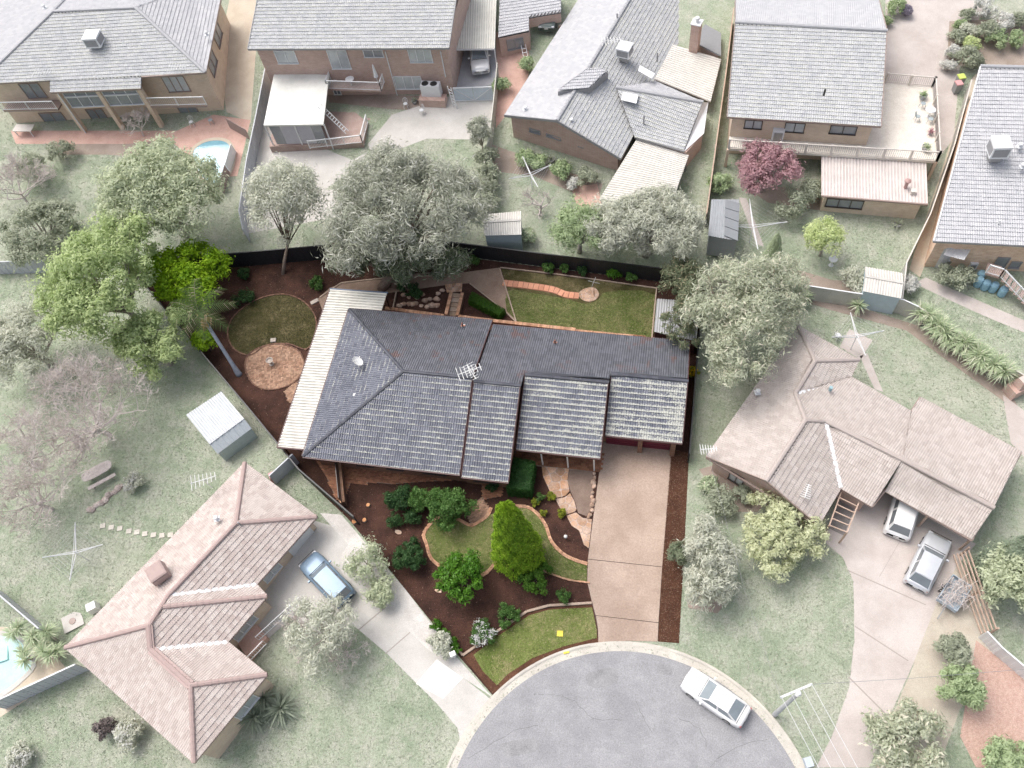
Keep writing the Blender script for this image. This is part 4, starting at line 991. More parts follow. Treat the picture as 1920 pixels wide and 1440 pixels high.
# --- house G: pink roof, lower left
z, zr = 2.0, 3.75
hG = thing('brick_house', 'pink tiled hip-roofed cream brick house at lower left', 'house', W(330, 1150, -.6))
E_ = lambda x, y: pg_((x, y), z)
R_ = lambda x, y, dz=0.: pg_((x, y), zr+dz)
NW = (E_(123, 1214), E_(459, 868)); SWp = (E_(364, 1430), E_(123, 1214)); tg = .40
r1, r2, v1, r3 = [ridge_pt(q, *NW, z, tg) for q in ((443, 981), (316, 1116), (308, 1138), (280, 1173))]; r4, v2 = [ridge_pt(q, *SWp, z, tg) for q in ((358, 1285), (284, 1218))]
planes = [[E_(459, 868), E_(594, 969), r1], [E_(594, 969), E_(481, 1096), r2, r1], [E_(481, 1096), E_(501, 1118), v1, r2],
          [E_(501, 1118), E_(427, 1204), v2, r3, v1], [E_(427, 1204), E_(501, 1265), r4, v2], [E_(501, 1265), E_(364, 1430), r4],
          [E_(364, 1430), E_(123, 1214), r3, v2, r4], [E_(123, 1214), E_(459, 868), r1, r2, v1, r3]]
eo = [(459, 868), (594, 969), (481, 1096), (501, 1118), (427, 1204), (501, 1265), (364, 1430), (123, 1214)]
rG = roof_of(hG, planes, m_ptile, m_ndeck, [(E_(459, 868), r1), (E_(594, 969), r1), (r1, r2), (r2, r3), (E_(501, 1118), v1), (E_(123, 1214), r3), (r3, v2), (v2, r4), (E_(501, 1265), r4), (E_(364, 1430), r4)], m_pcap,
        [(E_(*eo[i]), E_(*eo[(i+1) % 8])) for i in range(8)], m_ngut, tw=.33, co=.36)
for a, b in ((E_(481, 1096), r2), (E_(427, 1204), v2)): MB().bar((a[0], a[1], a[2]+.07), (b[0], b[1], b[2]+.07), .3, .03).build('valley_gutter', m_nwhite, rG)
MB().bar(np.array(v2)+np.array([0, 0, .06]), np.array(r4)+np.array([0, 0, .06]), .62, .07).build('ridge_flashing', m_pcap, rG); MB().bar(np.array(r3)+np.array([0, 0, .06]), np.array(v2)+np.array([0, 0, .06]), .5, .07).build('ridge_flashing', m_pcap, rG)
fpG = inset([E_(*q)[:2] for q in eo], .45); MB().prism(fpG, -2.5, z-.1).build('wall', m_cbrk, hG)
i = 1; A, B = np.array(fpG[1]), np.array(fpG[2])
window(hG, A+(B-A)*.06, A+(B-A)*.42, -.7, 1.35, 1, m_nwhite, m_nwhite, name='garage_door'); window(hG, A+(B-A)*.6, A+(B-A)*.85, .2, 1.3, 2, m_nwhite, m_wglass)
A, B = np.array(fpG[3]), np.array(fpG[4]); window(hG, A+(B-A)*.3, A+(B-A)*.8, .1, 1.3, 3, m_nwhite, m_wglass)
A, B = np.array(fpG[5]), np.array(fpG[6]); window(hG, A+(B-A)*.2, A+(B-A)*.5, -.3, 1.2, 2, m_nwhite, m_wglass)
cooler(hG, W(305, 1080, 3.0)+np.array([0, 0, .1]), 1.25, .75, -.75, m_pcap, m_pcap)
whirly(hG, W(407, 973, 3.5)); aerial(hG, W(398, 915, 2.3), 1.6, .45, 1.3); pipe(hG, W(452, 985, 3.5), .6)
pt = thing('front_porch', 'small porch with white balustrade and steps at the pink-roofed house', 'porch', G(450, 1210))
a, b, c_ = W(560, 1120, .5), W(478, 1195, .5), W(492, 1202, .5); d_ = W(463, 1232, .5)
for p, q in ((a, b), (c_, d_)):
    o = MB().bar(p, q, .05, .06).bar(p-np.array([0, 0, .8]), q-np.array([0, 0, .8]), .05, .05).build('rail', m_nwhite, pt); L = np.linalg.norm(q-p); n = int(L/.18)
    for k in range(n+1): MB().bar(p+(q-p)*k/n-np.array([0, 0, .8]), p+(q-p)*k/n, .025, .025).build('baluster', m_nwhite, o)
MB().prism([tuple(W(*q, -.3)[:2]) for q in ((440, 1200), (480, 1170), (500, 1195), (465, 1235))], -1.6, -.35).build('floor', m_pave_r, pt)

# --- house F: taupe roof, right
z, zr = 2.6, 4.35
hF = thing('brick_house', 'taupe tiled L-shaped house with carport on the right', 'house', W(1560, 830, 0))
LE = (E_(1324, 857), E_(1497, 612)); tg = .38
r1, r2, r3, gp = [ridge_pt(q, *LE, z, tg) for q in ((1528, 677), (1491, 738), (1510, 788), (1436, 902))]; r4, r5 = [ridge_pt(q, E_(1576, 915), E_(1635, 950), z, tg) for q in ((1548, 790), (1692, 862))]; r6 = ridge_pt((1863, 952), E_(1660, 919), E_(1822, 1013), z, tg)
planes = [[E_(1610, 675), E_(1497, 612), r1], [E_(1595, 707), E_(1610, 675), r1, r2], [E_(1497, 612), E_(1324, 857), gp, r3, r2, r1],
          [E_(1534, 986), E_(1576, 915), r4, r3, gp], [E_(1576, 915), E_(1635, 950), r5, r4], [E_(1660, 919), E_(1822, 1013), r6, r5],
          [E_(1708, 772), E_(1595, 707), r2, r3, r4, r5], [E_(1915, 848), E_(1725, 745), E_(1708, 772), r5, r6]]
eo = [(1497, 612), (1610, 675), (1595, 707), (1708, 772), (1725, 745), (1915, 848), (1822, 1013), (1660, 919), (1635, 950), (1576, 915), (1534, 986), (1324, 857)]
rF = roof_of(hF, planes, m_btile, m_ndeck, [(E_(1497, 612), r1), (E_(1610, 675), r1), (r1, r2), (r2, r3), (r3, r4), (r4, r5), (r5, r6), (r3, gp)], m_bcap,
        [(E_(*eo[i]), E_(*eo[(i+1) % 12])) for i in range(11)], m_ngut, tw=.33, co=.36)
for a, b in ((E_(1576, 915), r4), (E_(1590, 722), r2)): MB().bar((a[0], a[1], a[2]+.08), (b[0], b[1], b[2]+.08), .28, .03).build('valley_gutter', m_nwhite, rF)
body = [E_(*q)[:2] for q in ((1497, 612), (1610, 675), (1595, 707), (1708, 772), (1660, 900), (1635, 950), (1576, 915), (1534, 986), (1324, 857))]
fpF = inset(body, .45); mb = MB().prism(fpF, -.6, z-.1); mb.add([(*fpF[7], z-.12), (*fpF[8], z-.12), (gp[0]+.2, gp[1]+.35, gp[2]-.2)], [(0, 1, 2)]); mb.build('wall', m_rbrk, hF)
for a_ in (E_(1534, 986), E_(1324, 857)): MB().bar(a_, gp, .06, .2).build('barge_board', m_ngut, rF)
A, B = np.array(fpF[7]), np.array(fpF[8]); window(hF, A+(B-A)*.68, A+(B-A)*.82, .6, 1.9, 2, m_wframe, m_wglass); window(hF, A+(B-A)*.22, A+(B-A)*.42, .5, 1.9, 3, m_wframe, m_dglass)
for px in ((1826, 1012), (1662, 921), (1745, 967), (1912, 850)):
    q = W(px[0], px[1], z); MB().box((q[0], q[1]+.2, -.2), (.12, .12, 2.7)).build('carport_post', m_timber, hF)
q0, q1 = E_(1660, 919), E_(1822, 1013); MB().bar((q0[0], q0[1]+.1, 2.4), (q1[0], q1[1]+.1, 2.4), .1, .3).build('carport_beam', m_timber, hF)
pq = [W(*q, 2.2) for q in ((1578, 920), (1612, 938), (1588, 998), (1555, 985))]; mb = MB()
for k in range(6): mb.bar(pq[0]+(pq[3]-pq[0])*k/5, pq[1]+(pq[2]-pq[1])*k/5, .06, .1)
mb.bar(pq[0], pq[3], .08, .14); mb.bar(pq[1], pq[2], .08, .14); po = mb.build('entry_pergola', m_timber, hF)
for q in (pq[2], pq[3]): MB().box((q[0], q[1], 0), (.1, .1, 2.2)).build('post', m_timber, po)
drape('entry_floor', GP([(1570, 935), (1605, 945), (1583, 1005), (1553, 990)]), .012, surf('dark_slate', (.22, .20, .19), (.28, .26, .25), 2))
aerial(hF, W(1326, 853, 2.7), 1.0, .2, .8); aerial(hF, W(1508, 930, 2.9), .9, 1.3, .7); whirly(hF, W(1420, 736, 3.2)); pipe(hF, W(1557, 730, 3.6), .3, .13, plain('teal_cowl', (.30, .46, .50), .5))

# --- house D: grey gable with deck, top right
zb = 2.3; dk = 4.35; z = 6.95; zr = 9.4
hD = thing('brick_house', 'two-storey grey tiled gable house with long balcony deck at upper right', 'house', W(1510, 260, zb))
e0, e1 = np.array(E_(1363, 219)), np.array(E_(1652, 237)); rr0, rr1 = np.array(R_(1378, 42)), np.array(R_(1663, 58))
k0, k1 = rr0+(rr0-e0)*np.array([1, 1, -1]), rr1+(rr1-e1)*np.array([1, 1, -1])
roof_of(hD, [[e0, e1, rr1, rr0]], m_ntile, m_ndeck, [(rr0, rr1)], m_gcap, [(e0, e1)], m_ngut, tw=.36, co=.36)
roof_of(hD, [[k1, k0, rr0, rr1]], m_ntileb, m_ndeck, edges=[(k0, k1)], edgem=m_ngut, tw=.36, co=.36, sname='rear_roof')
for a, b in ((e0, rr0), (e1, rr1), (k0, rr0), (k1, rr1)): MB().bar(a, b, .06, .2).build('barge_board', m_ngut, hD)
fpD = inset([e0[:2], e1[:2], k1[:2], k0[:2]], .5); mb = MB().prism(fpD, zb-1, z-.1); mb.add([(*fpD[0], z-.15), (*fpD[3], z-.15), tuple(rr0-np.array([-.4, 0, .3]))], [(0, 1, 2)]); mb.add([(*fpD[1], z-.15), (*fpD[2], z-.15), tuple(rr1-np.array([.4, 0, .3]))], [(0, 1, 2)]); mb.build('wall', m_cbrk, hD)
A, B = np.array(fpD[0]), np.array(fpD[1])
for tl, br in (((1398, 224), (1427, 241)), ((1474, 229), (1506, 248)), ((1559, 234), (1603, 252))): win_px(hD, A, B, tl, br, 2, m_wframe, m_wglass if tl[0] < 1550 else m_dglass)
dp = [W(*q, dk) for q in ((1366, 278), (1756, 302), (1748, 163), (1660, 155))]
dpoly = [tuple(dp[0][:2]), tuple(dp[1][:2]), tuple(dp[2][:2]), tuple(dp[3][:2]), (fpD[1][0]+.02, fpD[2][1]-9.), (fpD[1][0]+.02, fpD[1][1]-.02), (fpD[0][0], fpD[0][1]-.02)]
dko = MB().prism(dpoly, dk-.25, dk).build('deck', surf('hazed_deck', (.66, .61, .54), (.74, .70, .63), 1.3, .8, .12, 9, .1), hD)  # deck boards paled by white haze in their colour
def balustrade(parent, p, q, h, mrail, mpost, step=1.9, bal=.16, pw=.16):
    p, q = np.array(p, float), np.array(q, float); L = np.linalg.norm(q-p); n = max(1, round(L/step)); up = np.array([0, 0, h])
    r = MB().bar(p+up, q+up, .09, .07).bar(p+up*.12, q+up*.12, .05, .05).build('balustrade', mrail, parent)
    for i in range(n+1):
        c = p+(q-p)*i/n; MB().box(c, (pw, pw, h+.08)).build('baluster_post', mpost, r)
    mb = MB(); k = int(L/bal)
    for i in range(k): mb.bar(p+(q-p)*i/k+up*.12, p+(q-p)*i/k+up, .02, .02)
    mb.build('bars', m_ggut if mrail is m_rail else mrail, r, kind='stuff')
balustrade(dko, dp[0], dp[1], 1.0, m_rail, m_rail, 2.1); balustrade(dko, dp[1], dp[2], 1.0, m_rail, m_rail, 2.4); balustrade(dko, dp[3], dp[2], 1.0, m_rail, m_rail, 2.0)
for k in range(7):
    c = dp[0]+(dp[1]-dp[0])*k/6; MB().box((c[0], c[1]+.1, zb-1.2), (.25, .25, dk-zb+1.0)).build('brick_pier', m_cbrk, hD)
pz = dk-.55
pp = [W(*q, pz+(.25 if i < 2 else 0)) for i, q in enumerate(((1540, 293), (1737, 306), (1740, 382), (1540, 366)))]
mb = MB(); corrugated(mb, pp[0], pp[3], pp[2], pp[1], .25, .04); pf = mb.build('lower_patio_roof', m_pksheet, hD)
MB().bar(pp[3]-np.array([0, .06, .05]), pp[2]-np.array([0, .06, .05]), .12, .15).build('gutter', m_ngut, pf)
fl = inset([tuple(q[:2]) for q in pp], .35); MB().prism(fl, .6, pz-.12).build('lower_wall', m_cbrk, hD)
order = sorted(range(4), key=lambda i: fl[i][1])[:2]; A, B = sorted((np.array(fl[order[0]]), np.array(fl[order[1]])), key=lambda q: q[0])
win_px(hD, A, B, (1552, 371), (1615, 391), 3, m_wframe, m_dglass)
q = W(1697, 352, pz+.1); o = pipe(hD, q, .75, .14, plain('hazed_red', (.42, .27, .25), .6)); MB().lathe((q[0], q[1], q[2]+.72), ((.14, 0), (.27, .03), (.27, .1), (.1, .2)), 12).build('cap', MATS['hazed_red'], o)  # red dulled by white haze mixed into it
q = W(1711, 362, pz+.1); MB().box((q[0], q[1], q[2]), (.4, .4, .35)).build('skylight_box', m_rail, hD); pipe(hD, W(1545, 177, 8.1), .5, .09, m_black)
q = W(1456, 268, dk); ac = MB().box((q[0], q[1]+.3, q[2]), (.95, .5, 1.3)).build('air_conditioner', m_nwhite, hD); MB().box((q[0], q[1]+.03, q[2]+.2), (.7, .04, .9)).build('grille', m_steel, ac)
# --- house E: right edge
zb = .8; z = 4.6; zr = 8.6
hE = thing('brick_house', 'tan brick house with smooth grey tile roof at the right edge', 'house', W(1840, 480, zb))
e0, e1 = np.array(E_(1750, 452)), np.array(E_(2060, 467)); rr0, rr1 = np.array(R_(1838, 125)), np.array(R_(2120, 132))
roof_of(hE, [[e0, e1, rr1, rr0]], m_ntileb, m_ndeck, [(rr0, rr1)], m_gcap, [(e0, e1)], m_ggut, tw=.34, co=.36)
MB().bar(e0, rr0, .1, .2).build('barge_board', m_nwhite, hE)
fpE = [(e0[0]+.5, e0[1]+.5), (e1[0]-.5, e1[1]+.5), (rr1[0]-.5, rr1[1]), (rr0[0]+.4, rr0[1])]
mb = MB().prism(fpE, zb-1, z-.05); mb.add([(*fpE[0], z-.1), (*fpE[3], z-.1), (fpE[3][0], fpE[3][1], zr-.2)], [(0, 1, 2)]); mb.build('wall', m_tbrk, hE)
A, B = np.array(fpE[0]), np.array(fpE[1])
win_px(hE, A, B, (1872, 482), (1875, 513), 1, m_ggut, m_dglass, name='back_door'); win_px(hE, A, B, (1898, 490), (1909, 502), 1, m_ggut, m_dglass)
cooler(hE, W(1866, 290, 7.0), 1.4, 1.1, .1); whirly(hE, W(1912, 275, 7.1)); whirly(hE, W(1917, 313, 6.7)); pipe(hE, W(1873, 418, 5.2), .3, .05, m_nwhite)
q = G(1752, 500); MB().lathe((q[0]+.4, q[1]+.6, q[2]-.2), ((.75, 0), (.75, 2.5), (.6, 2.75), (.1, 2.95)), 18).build('rain_tank', surf('tank_grey', (.50, .50, .51), (.60, .58, .56), 2, .5, .12, 12, .1), hE)
aw = [W(*q, 3.2) for q in ((1781, 455), (1822, 465), (1808, 488), (1769, 478))]; mb = MB(); corrugated(mb, aw[0], aw[3], aw[2], aw[1], .2); mb.build('awning', m_nwhite, hE)
for px, s in (((1772, 497), (.95, .5, .9)), ((1820, 505), (.6, .3, .8))):
    q = G(*px); a_ = MB().box((q[0], q[1], q[2]+.1), s, .15, .97).build('air_conditioner', m_nwhite, hE)
    MB().box((q[0], q[1]-s[1]/2, q[2]+.25), (s[0]*.7, .03, s[2]*.6), .15).build('grille', m_steel, a_)
stp = thing('back_stairs', 'timber back stairs and landing with cream balustrade on tan house', 'stairs', G(1870, 545))
a, b, c_ = W(1848, 512, 2.4), W(1874, 520, 2.4), W(1935, 585, .9)
MB().prism([tuple(a[:2]), tuple(b[:2]), (b[0]+.3, b[1]+1.1), (a[0]+.3, a[1]+1.1)], 2.2, 2.38).build('landing', m_deckt, stp)
balustrade(stp, a, b, 1.0, m_nwhite, m_nwhite, 1.2, .13, .08); balustrade(stp, b, c_, 1.0, m_nwhite, m_nwhite, 1.5, .14, .08)
for k in range(9):
    p = b+(c_-b)*k/8; MB().box((p[0]+.2, p[1]+.45, p[2]-.1), (.3, 1.0, .05), -.5).build('tread', m_deckt, stp)
for k, px in enumerate(((1834, 524), (1831, 535), (1844, 541), (1859, 545), (1876, 553))):
    q = G(*px); t = thing('plastic_drum', ('small pale blue drum nearest the house wall', 'second blue drum from the house wall, beside the stairs', 'middle blue drum of the row below the back stairs', 'fourth blue drum of the row below the back stairs', 'blue drum at the right end of the row')[k], 'drum', q, 'blue drums beside the tan house')
    MB().lathe(q, ((.28, 0), (.32, .1), (.32, .75), (.29, .85), (.2, .88)), 14).build('body', plain('blue_drum', (.26, .44, .55), .4), t); MB().lathe((q[0], q[1], q[2]+.87), ((.26, 0), (.26, .05), (.1, .07)), 14).build('lid', MATS['blue_drum'], t)

# --- house C: grey skillion-gable house, top centre
zb = 2.0; zl, zrg, zlow = 5.3, 6.6, 4.0
hC = thing('brick_house', 'red brick house with broad grey gable roof, chimney and beige patio roofs at top centre', 'house', W(1060, 260, zb))
L0 = np.array(pg_((946, 217), zl)); ax = np.array([.272, .962, 0]); ax /= np.linalg.norm(ax); pe = np.array([ax[1], -ax[0], 0])
AP = np.array(pg_((1044, 227), zrg)); RT = np.array(pg_((1163, 298), zlow)); LEN = 24.
roofL = [L0+ax*LEN, L0, AP, AP+ax*LEN]; roofR = [RT, RT+ax*LEN, AP+ax*LEN, AP]
roof_of(hC, [roofL], m_ntileb, m_ndeck, [(AP, AP+ax*LEN)], m_gcap, [(L0, L0+ax*LEN)], m_ggut, tw=.34, co=.36)
roof_of(hC, [roofR], m_ntile, m_ndeck, edges=[(RT, RT+ax*LEN)], edgem=m_ggut, tw=.34, co=.36, sname='east_roof')
for a, b in ((L0, AP), (AP, RT)): MB().bar(a, b, .08, .25).build('barge_board', m_ggut, hC)
ins = .45; a_, b_, c_ = L0+ax*ins+pe*.4, AP+ax*ins, RT+ax*ins-pe*.4
mb = MB(); bot = zb-1.2
mb.add([(a_[0], a_[1], bot), (c_[0], c_[1], bot), (c_[0], c_[1], zlow-.1), (b_[0], b_[1], zrg-.15), (a_[0], a_[1], zl-.1)], [(0, 1, 2, 3, 4)])
for p, zt in ((a_, zl-.1), (c_, zlow-.1)):
    q = p+ax*(LEN-1); mb.add([(p[0], p[1], bot), (q[0], q[1], bot), (q[0], q[1], zt), (p[0], p[1], zt)], [(0, 1, 2, 3)])
mb.build('wall', m_rbrk, hC)
for tl, br in (((993, 240), (1013, 251)), ((1025, 250), (1052, 262)), ((1085, 264), (1094, 276))): win_px(hC, a_, c_, tl, br, 1, m_ggut, m_dglass)
# raised clerestory roof and the side wing
k1, k2, k3, k4 = W(1046, 173, zrg+.1), W(1105, 170, 6.5), W(1140, 133, 6.7), W(1103, 131, zrg+.2)
mb = MB().prism([tuple(q[:2]) for q in (k1, k2, k3, k4)], 5.6, 6.75); cl = mb.build('clerestory', m_ggut, hC); t = MB(); tile_plane(t, [k1+np.array([0, 0, .25]), k2+np.array([0, 0, .3]), k3+np.array([0, 0, .2]), k4+np.array([0, 0, .2])], .34, .36, prof=SIMPLE); t.build('tile_field', m_ntileb, cl, kind='stuff')
wz = 4.25; wa = W(1155, 164, 5.9); wl, wrt, wb = W(1190, 256, wz), W(1283, 283, wz), W(1325, 190, wz); wt = W(1228, 153, 5.2)
roof_of(hC, [[np.array(wl), np.array(wrt), W(1300, 235, 4.6), np.array(W(1318, 192, 5.2)), np.array(wa)]], m_ntile, m_ndeck, [(wa, W(1318, 192, 5.2))], m_gcap, [(wl, wrt)], m_ggut, tw=.34, co=.36, sname='wing_roof')
roof_of(hC, [[W(1318, 192, 5.2), W(1228, 153, 4.9), np.array(wa)]], m_ntileb, m_ndeck, tw=.34, co=.36, sname='wing_rear_roof')
MB().poly([W(1283, 284, wz), W(1320, 250, 4.2), W(1328, 192, 4.6), W(1318, 192, 5.15)]).build('wing_end_sheet', m_nwhite, hC)
MB().prism([tuple(q[:2]) for q in (W(1195, 252, wz), W(1287, 284, wz), W(1318, 250, wz), W(1322, 200, wz), W(1230, 160, wz))], bot, wz-.1).build('wing_wall', m_rbrk, hC)
for cs, nm in ((((1262, 84), (1352, 110), (1332, 190), (1228, 148)), 'rear_patio_roof'), (((1196, 258), (1291, 291), (1256, 389), (1124, 374)), 'patio_roof')):
    zt = 3.9 if nm == 'patio_roof' else 4.8
    Q = [np.array(W(*q, zt-(.35 if i in (2, 3) and nm == 'patio_roof' else (.3 if i in (1, 2) and nm != 'patio_roof' else 0)))) for i, q in enumerate(cs)]; mb = MB()
    corrugated(mb, Q[0], Q[1], Q[2], Q[3], .26, .05); po = mb.build(nm, m_crsheet, hC)
    for i, q in enumerate(Q): MB().box((q[0]+(.15 if i in (0, 3) else -.15), q[1]+(.25 if i > 1 else -.1), .6), (.1, .1, q[2]-.68)).build('post', m_ggut, po)
    for i in range(4): MB().bar(Q[i]-np.array([0, 0, .06]), Q[(i+1) % 4]-np.array([0, 0, .06]), .06, .1).build('fascia', m_rail, po)
q = W(1303, 78, 5.6); ch = MB().box((q[0], q[1], 4.2), (.8, .8, 3.4), -.27).build('chimney', m_rbrk, hC); MB().box((q[0], q[1], 7.61), (.95, .95, .1), -.27).build('cap', m_nwhite, ch); MB().lathe((q[0], q[1], 7.72), ((.15, 0), (.15, .25), (.25, .3), (.2, .45), (.05, .5)), 10).build('cowl', m_nwhite, ch)
cooler(hC, W(1171, 105, 6.2), 1.3, .85, -.27); aerial(hC, W(1146, 100, 6.5), 1.4, .2, 1.2); whirly(hC, W(985, 206, 5.8)); whirly(hC, W(1072, 228, 6.1))
for px, zz in (((1157, 41), 6.3), ((1232, 114), 5.2), ((1207, 231), 4.8)): pipe(hC, W(px[0], px[1], zz), .9, .07)
for cs, zz in ((((1200, 122), (1228, 138), (1222, 147), (1196, 132)), 5.75), (((1169, 172), (1197, 178), (1193, 194), (1164, 187)), 5.75)):
    MB().hexa([tuple(W(*q, zz)) for q in cs]+[tuple(W(*q, zz+.12)) for q in cs]).build('skylight', m_nwhite, hC)
Qf = [np.array(W(*q, 5.0)) for q in ((1300, 78), (1352, 104), (1352, 62), (1322, 45))]
MB().hexa([q-np.array([0, 0, .15]) for q in Qf]+Qf).build('flat_roof', plain('charcoal_membrane', (.25, .255, .265), .7), hC); MB().prism(inset([tuple(q[:2]) for q in Qf], .2), 1.5, 4.84).build('annex_wall', m_rbrk, hC)
# --- detached garage beside it
zg = 6.3; gA = thing('brick_garage', 'small red brick garage with grey skillion roof, open door with dark car inside', 'garage', W(990, 70, 3))
g0, g1, g2, g3 = W(934, 70, zg-.3), W(1052, 23, zg), W(1052, -40, zg+.9), W(938, -20, zg+.9)
roof_of(gA, [[np.array(g0), np.array(W(992, 58, zg-.1)), np.array(W(992, 33, zg)), np.array(g1), np.array(g2), np.array(g3)]], m_ntileb, m_ndeck, tw=.34, co=.36)
f0, f1, f2, f3 = W(936, 72, zg-.3), W(992, 60, zg-.3), W(992, 35, zg-.1), W(1052, 25, zg-.1)
mb = MB().add([(*f0[:2], 2.6), (*f1[:2], 2.6), (*f1[:2], zg-.3), (*f0[:2], zg-.3)], [(0, 1, 2, 3)]); mb.add([(*f1[:2], 2.6), (*f2[:2], 2.6), (*f2[:2], zg-.1), (*f1[:2], zg-.3)], [(0, 1, 2, 3)])
up = np.array([f3[0], f3[1]]); mb.add([(*f2[:2], zg-1.1), (*f3[:2], zg-1.1), (*f3[:2], zg-.1), (*f2[:2], zg-.1)], [(0, 1, 2, 3)]); mb.box((f3[0]-.15, f3[1], 2.6), (.3, .3, 2.3)); mb.build('wall', m_rbrk, gA)
win_px(gA, f0, f1, (950, 76), (982, 88), 2, m_ggut, m_dglass)
MB().add([(f2[0], f2[1]+5, 2.6), (f3[0], f3[1]+5, 2.6), (f3[0], f3[1]+5, 5), (f2[0], f2[1]+5, 5)], [(0, 1, 2, 3)]).build('back_wall', m_rbrk, gA)

# --- house B: red brick two-storey, top
zb = 2.8; z = 8.9; zr = 11.0
hB = thing('brick_house', 'two-storey red brick house with grey tile roof and small balcony at top', 'house', W(660, 205, zb))
e0, e1 = np.array(E_(465, 92)), np.array(E_(842, 90)); rr0, rr1 = e0+np.array([0, 6., 2.1]), e1+np.array([0, 6., 2.1])
roof_of(hB, [[e0, e1, rr1, rr0]], m_ntile, m_ndeck, [(rr0, rr1)], m_gcap, [(e0, e1)], m_ggut, tw=.36, co=.36)
roof_of(hB, [[e1+np.array([0, 12, 0]), e0+np.array([0, 12, 0]), rr0, rr1]], m_ntileb, m_ndeck, tw=.36, co=.36, sname='rear_roof')
for a, b in ((e0, rr0), (e1, rr1)): MB().bar(a, b, .06, .2).build('barge_board', m_ggut, hB)
f0, f1 = e0+np.array([.5, .55, 0]), e1+np.array([-.5, .55, 0])
mb = MB().prism([tuple(f0[:2]), tuple(f1[:2]), (f1[0], f1[1]+10.8), (f0[0], f0[1]+10.8)], zb-1, z-.1); mb.build('wall', m_rbrk, hB)
for tl, br, n, gm in (((513, 95), (560, 118), 2, m_wglass), ((612, 94), (659, 128), 2, m_wglass), ((680, 93), (720, 106), 2, m_dglass), ((764, 92), (812, 116), 3, m_wglass), ((738, 143), (794, 166), 3, m_wglass), ((618, 150), (640, 176), 2, m_dglass)):
    win_px(hB, f0, f1, tl, br, n, m_nwhite, gm)
for a, b in (((722.5, 95), (749, 198)), ((826, 95), (836, 143))):
    p, q = WL(*a, f0, f1), WL(*b, f0, f1); MB().tube([(p[0], p[1]-.08, p[2]), (p[0], p[1]-.08, q[2])], .05, 8).build('downpipe', m_nwhite, hB)
p, q = WL(622, 150, f0, f1), WL(722, 148, f0, f1); bz = p[2]
bal = MB().prism([(p[0], p[1]-.03), (q[0], p[1]-.03), (q[0], p[1]-1.3), (p[0], p[1]-1.3)], bz-.15, bz).build('balcony', m_deckt, hB)
balustrade(bal, (p[0], p[1]-1.28, bz), (q[0], p[1]-1.28, bz), 1.0, m_nwhite, m_nwhite, 4.5, .12, .06); balustrade(bal, (q[0], p[1]-1.28, bz), (q[0], p[1]-.1, bz), 1.0, m_nwhite, m_nwhite, 4, .12, .06); balustrade(bal, (p[0], p[1]-1.28, bz), (p[0], p[1]-.1, bz), 1.0, m_nwhite, m_nwhite, 4, .12, .06)
c = MB().lathe((p[0]+2.2, p[1]-.6, bz), ((.06, 0), (.05, .68), (.42, .7), (.42, .74)), 16); tag(c.build('round_table', m_nwhite), 'small white round table on the brick house balcony', 'table')
q = G(812, 192); ac = MB().box((q[0], q[1]+.3, q[2]+.7), (1.9, .8, 1.3), 0, .98).build('air_conditioner', m_nwhite, hB)
for dx in (-.5, .35): MB().lathe((q[0]+dx, q[1]+.3, q[2]+2.0), ((.34, 0), (.32, .04), (.05, .05)), 16).build('fan', m_black, ac)
MB().box((q[0]+.1, q[1]-.1, q[2]-.3), (2.6, 1.0, 1.05)).build('planter_wall', m_rbrk, hB)
cu = np.array([q0_[0], q0_[1], bz]) if False else np.array(WL(722, 146, f0, f1))+np.array([-.5, -.8, 0]); um = thing('patio_umbrella', 'closed white patio umbrella on the brick house balcony', 'umbrella', cu); MB().tube([cu, cu+np.array([0, 0, 2.2])], .03, 6).build('pole', m_nwhite, um); MB().lathe((cu[0], cu[1], cu[2]+.8), ((.22, 0), (.16, .5), (.08, 1.2), (.02, 1.45)), 10).build('canopy', m_nwhite, um)
# patio: white flat roof on posts over a timber deck, with steps
pz = 5.35
pt = thing('deck_pavilion', 'timber deck with white flat roof and blinds against the brick house', 'pavilion', G(560, 285))
Q = [np.array(W(*q, pz+(.2 if i < 2 else 0))) for i, q in enumerate(((514, 137), (617, 140), (606, 233), (494, 235)))]
MB().hexa([q-np.array([0, 0, .16]) for q in Q]+Q).build('roof', m_wsheet, pt)
dz_ = 2.75; D = [tuple(W(*q, dz_)[:2]) for q in ((505, 275), (680, 268), (690, 230), (640, 190), (520, 190))]
MB().prism(D, 1.2, dz_).build('deck', m_deckt, pt)
for q in (Q[2], Q[3], (Q[2]+Q[3])/2): MB().box((q[0], q[1]+.12, 1.2), (.1, .1, pz-1.35)).build('post', m_nwhite, pt)
a, b = Q[3]+np.array([.4, .15, -.2]), Q[2]+np.array([-.4, .15, -.2])
for k, mt in ((0, m_dglass), (1, plain('lilac_blind', (.50, .49, .53), .7)), (2, MATS['lilac_blind']), (3, m_dglass)):
    p, q = a+(b-a)*[0, .2, .5, .8][k], a+(b-a)*[.2, .5, .8, 1][k]; MB().hexa([(p[0], p[1], dz_+.1), (q[0], q[1], dz_+.1), (q[0], q[1]+.05, dz_+.1), (p[0], p[1]+.05, dz_+.1), (p[0], p[1], pz-.25), (q[0], q[1], pz-.25), (q[0], q[1]+.05, pz-.25), (p[0], p[1]+.05, pz-.25)]).build('blind', mt, pt)
balustrade(pt, (*D[1], dz_), (*D[2], dz_), .95, m_nwhite, m_nwhite, 1.8, .14, .07); balustrade(pt, (D[0][0]+4.2, D[0][1], dz_), (*D[1], dz_), .95, m_nwhite, m_nwhite, 1.8, .14, .07)
a, b = W(690, 215, 2.7), W(722, 238, 1.9)
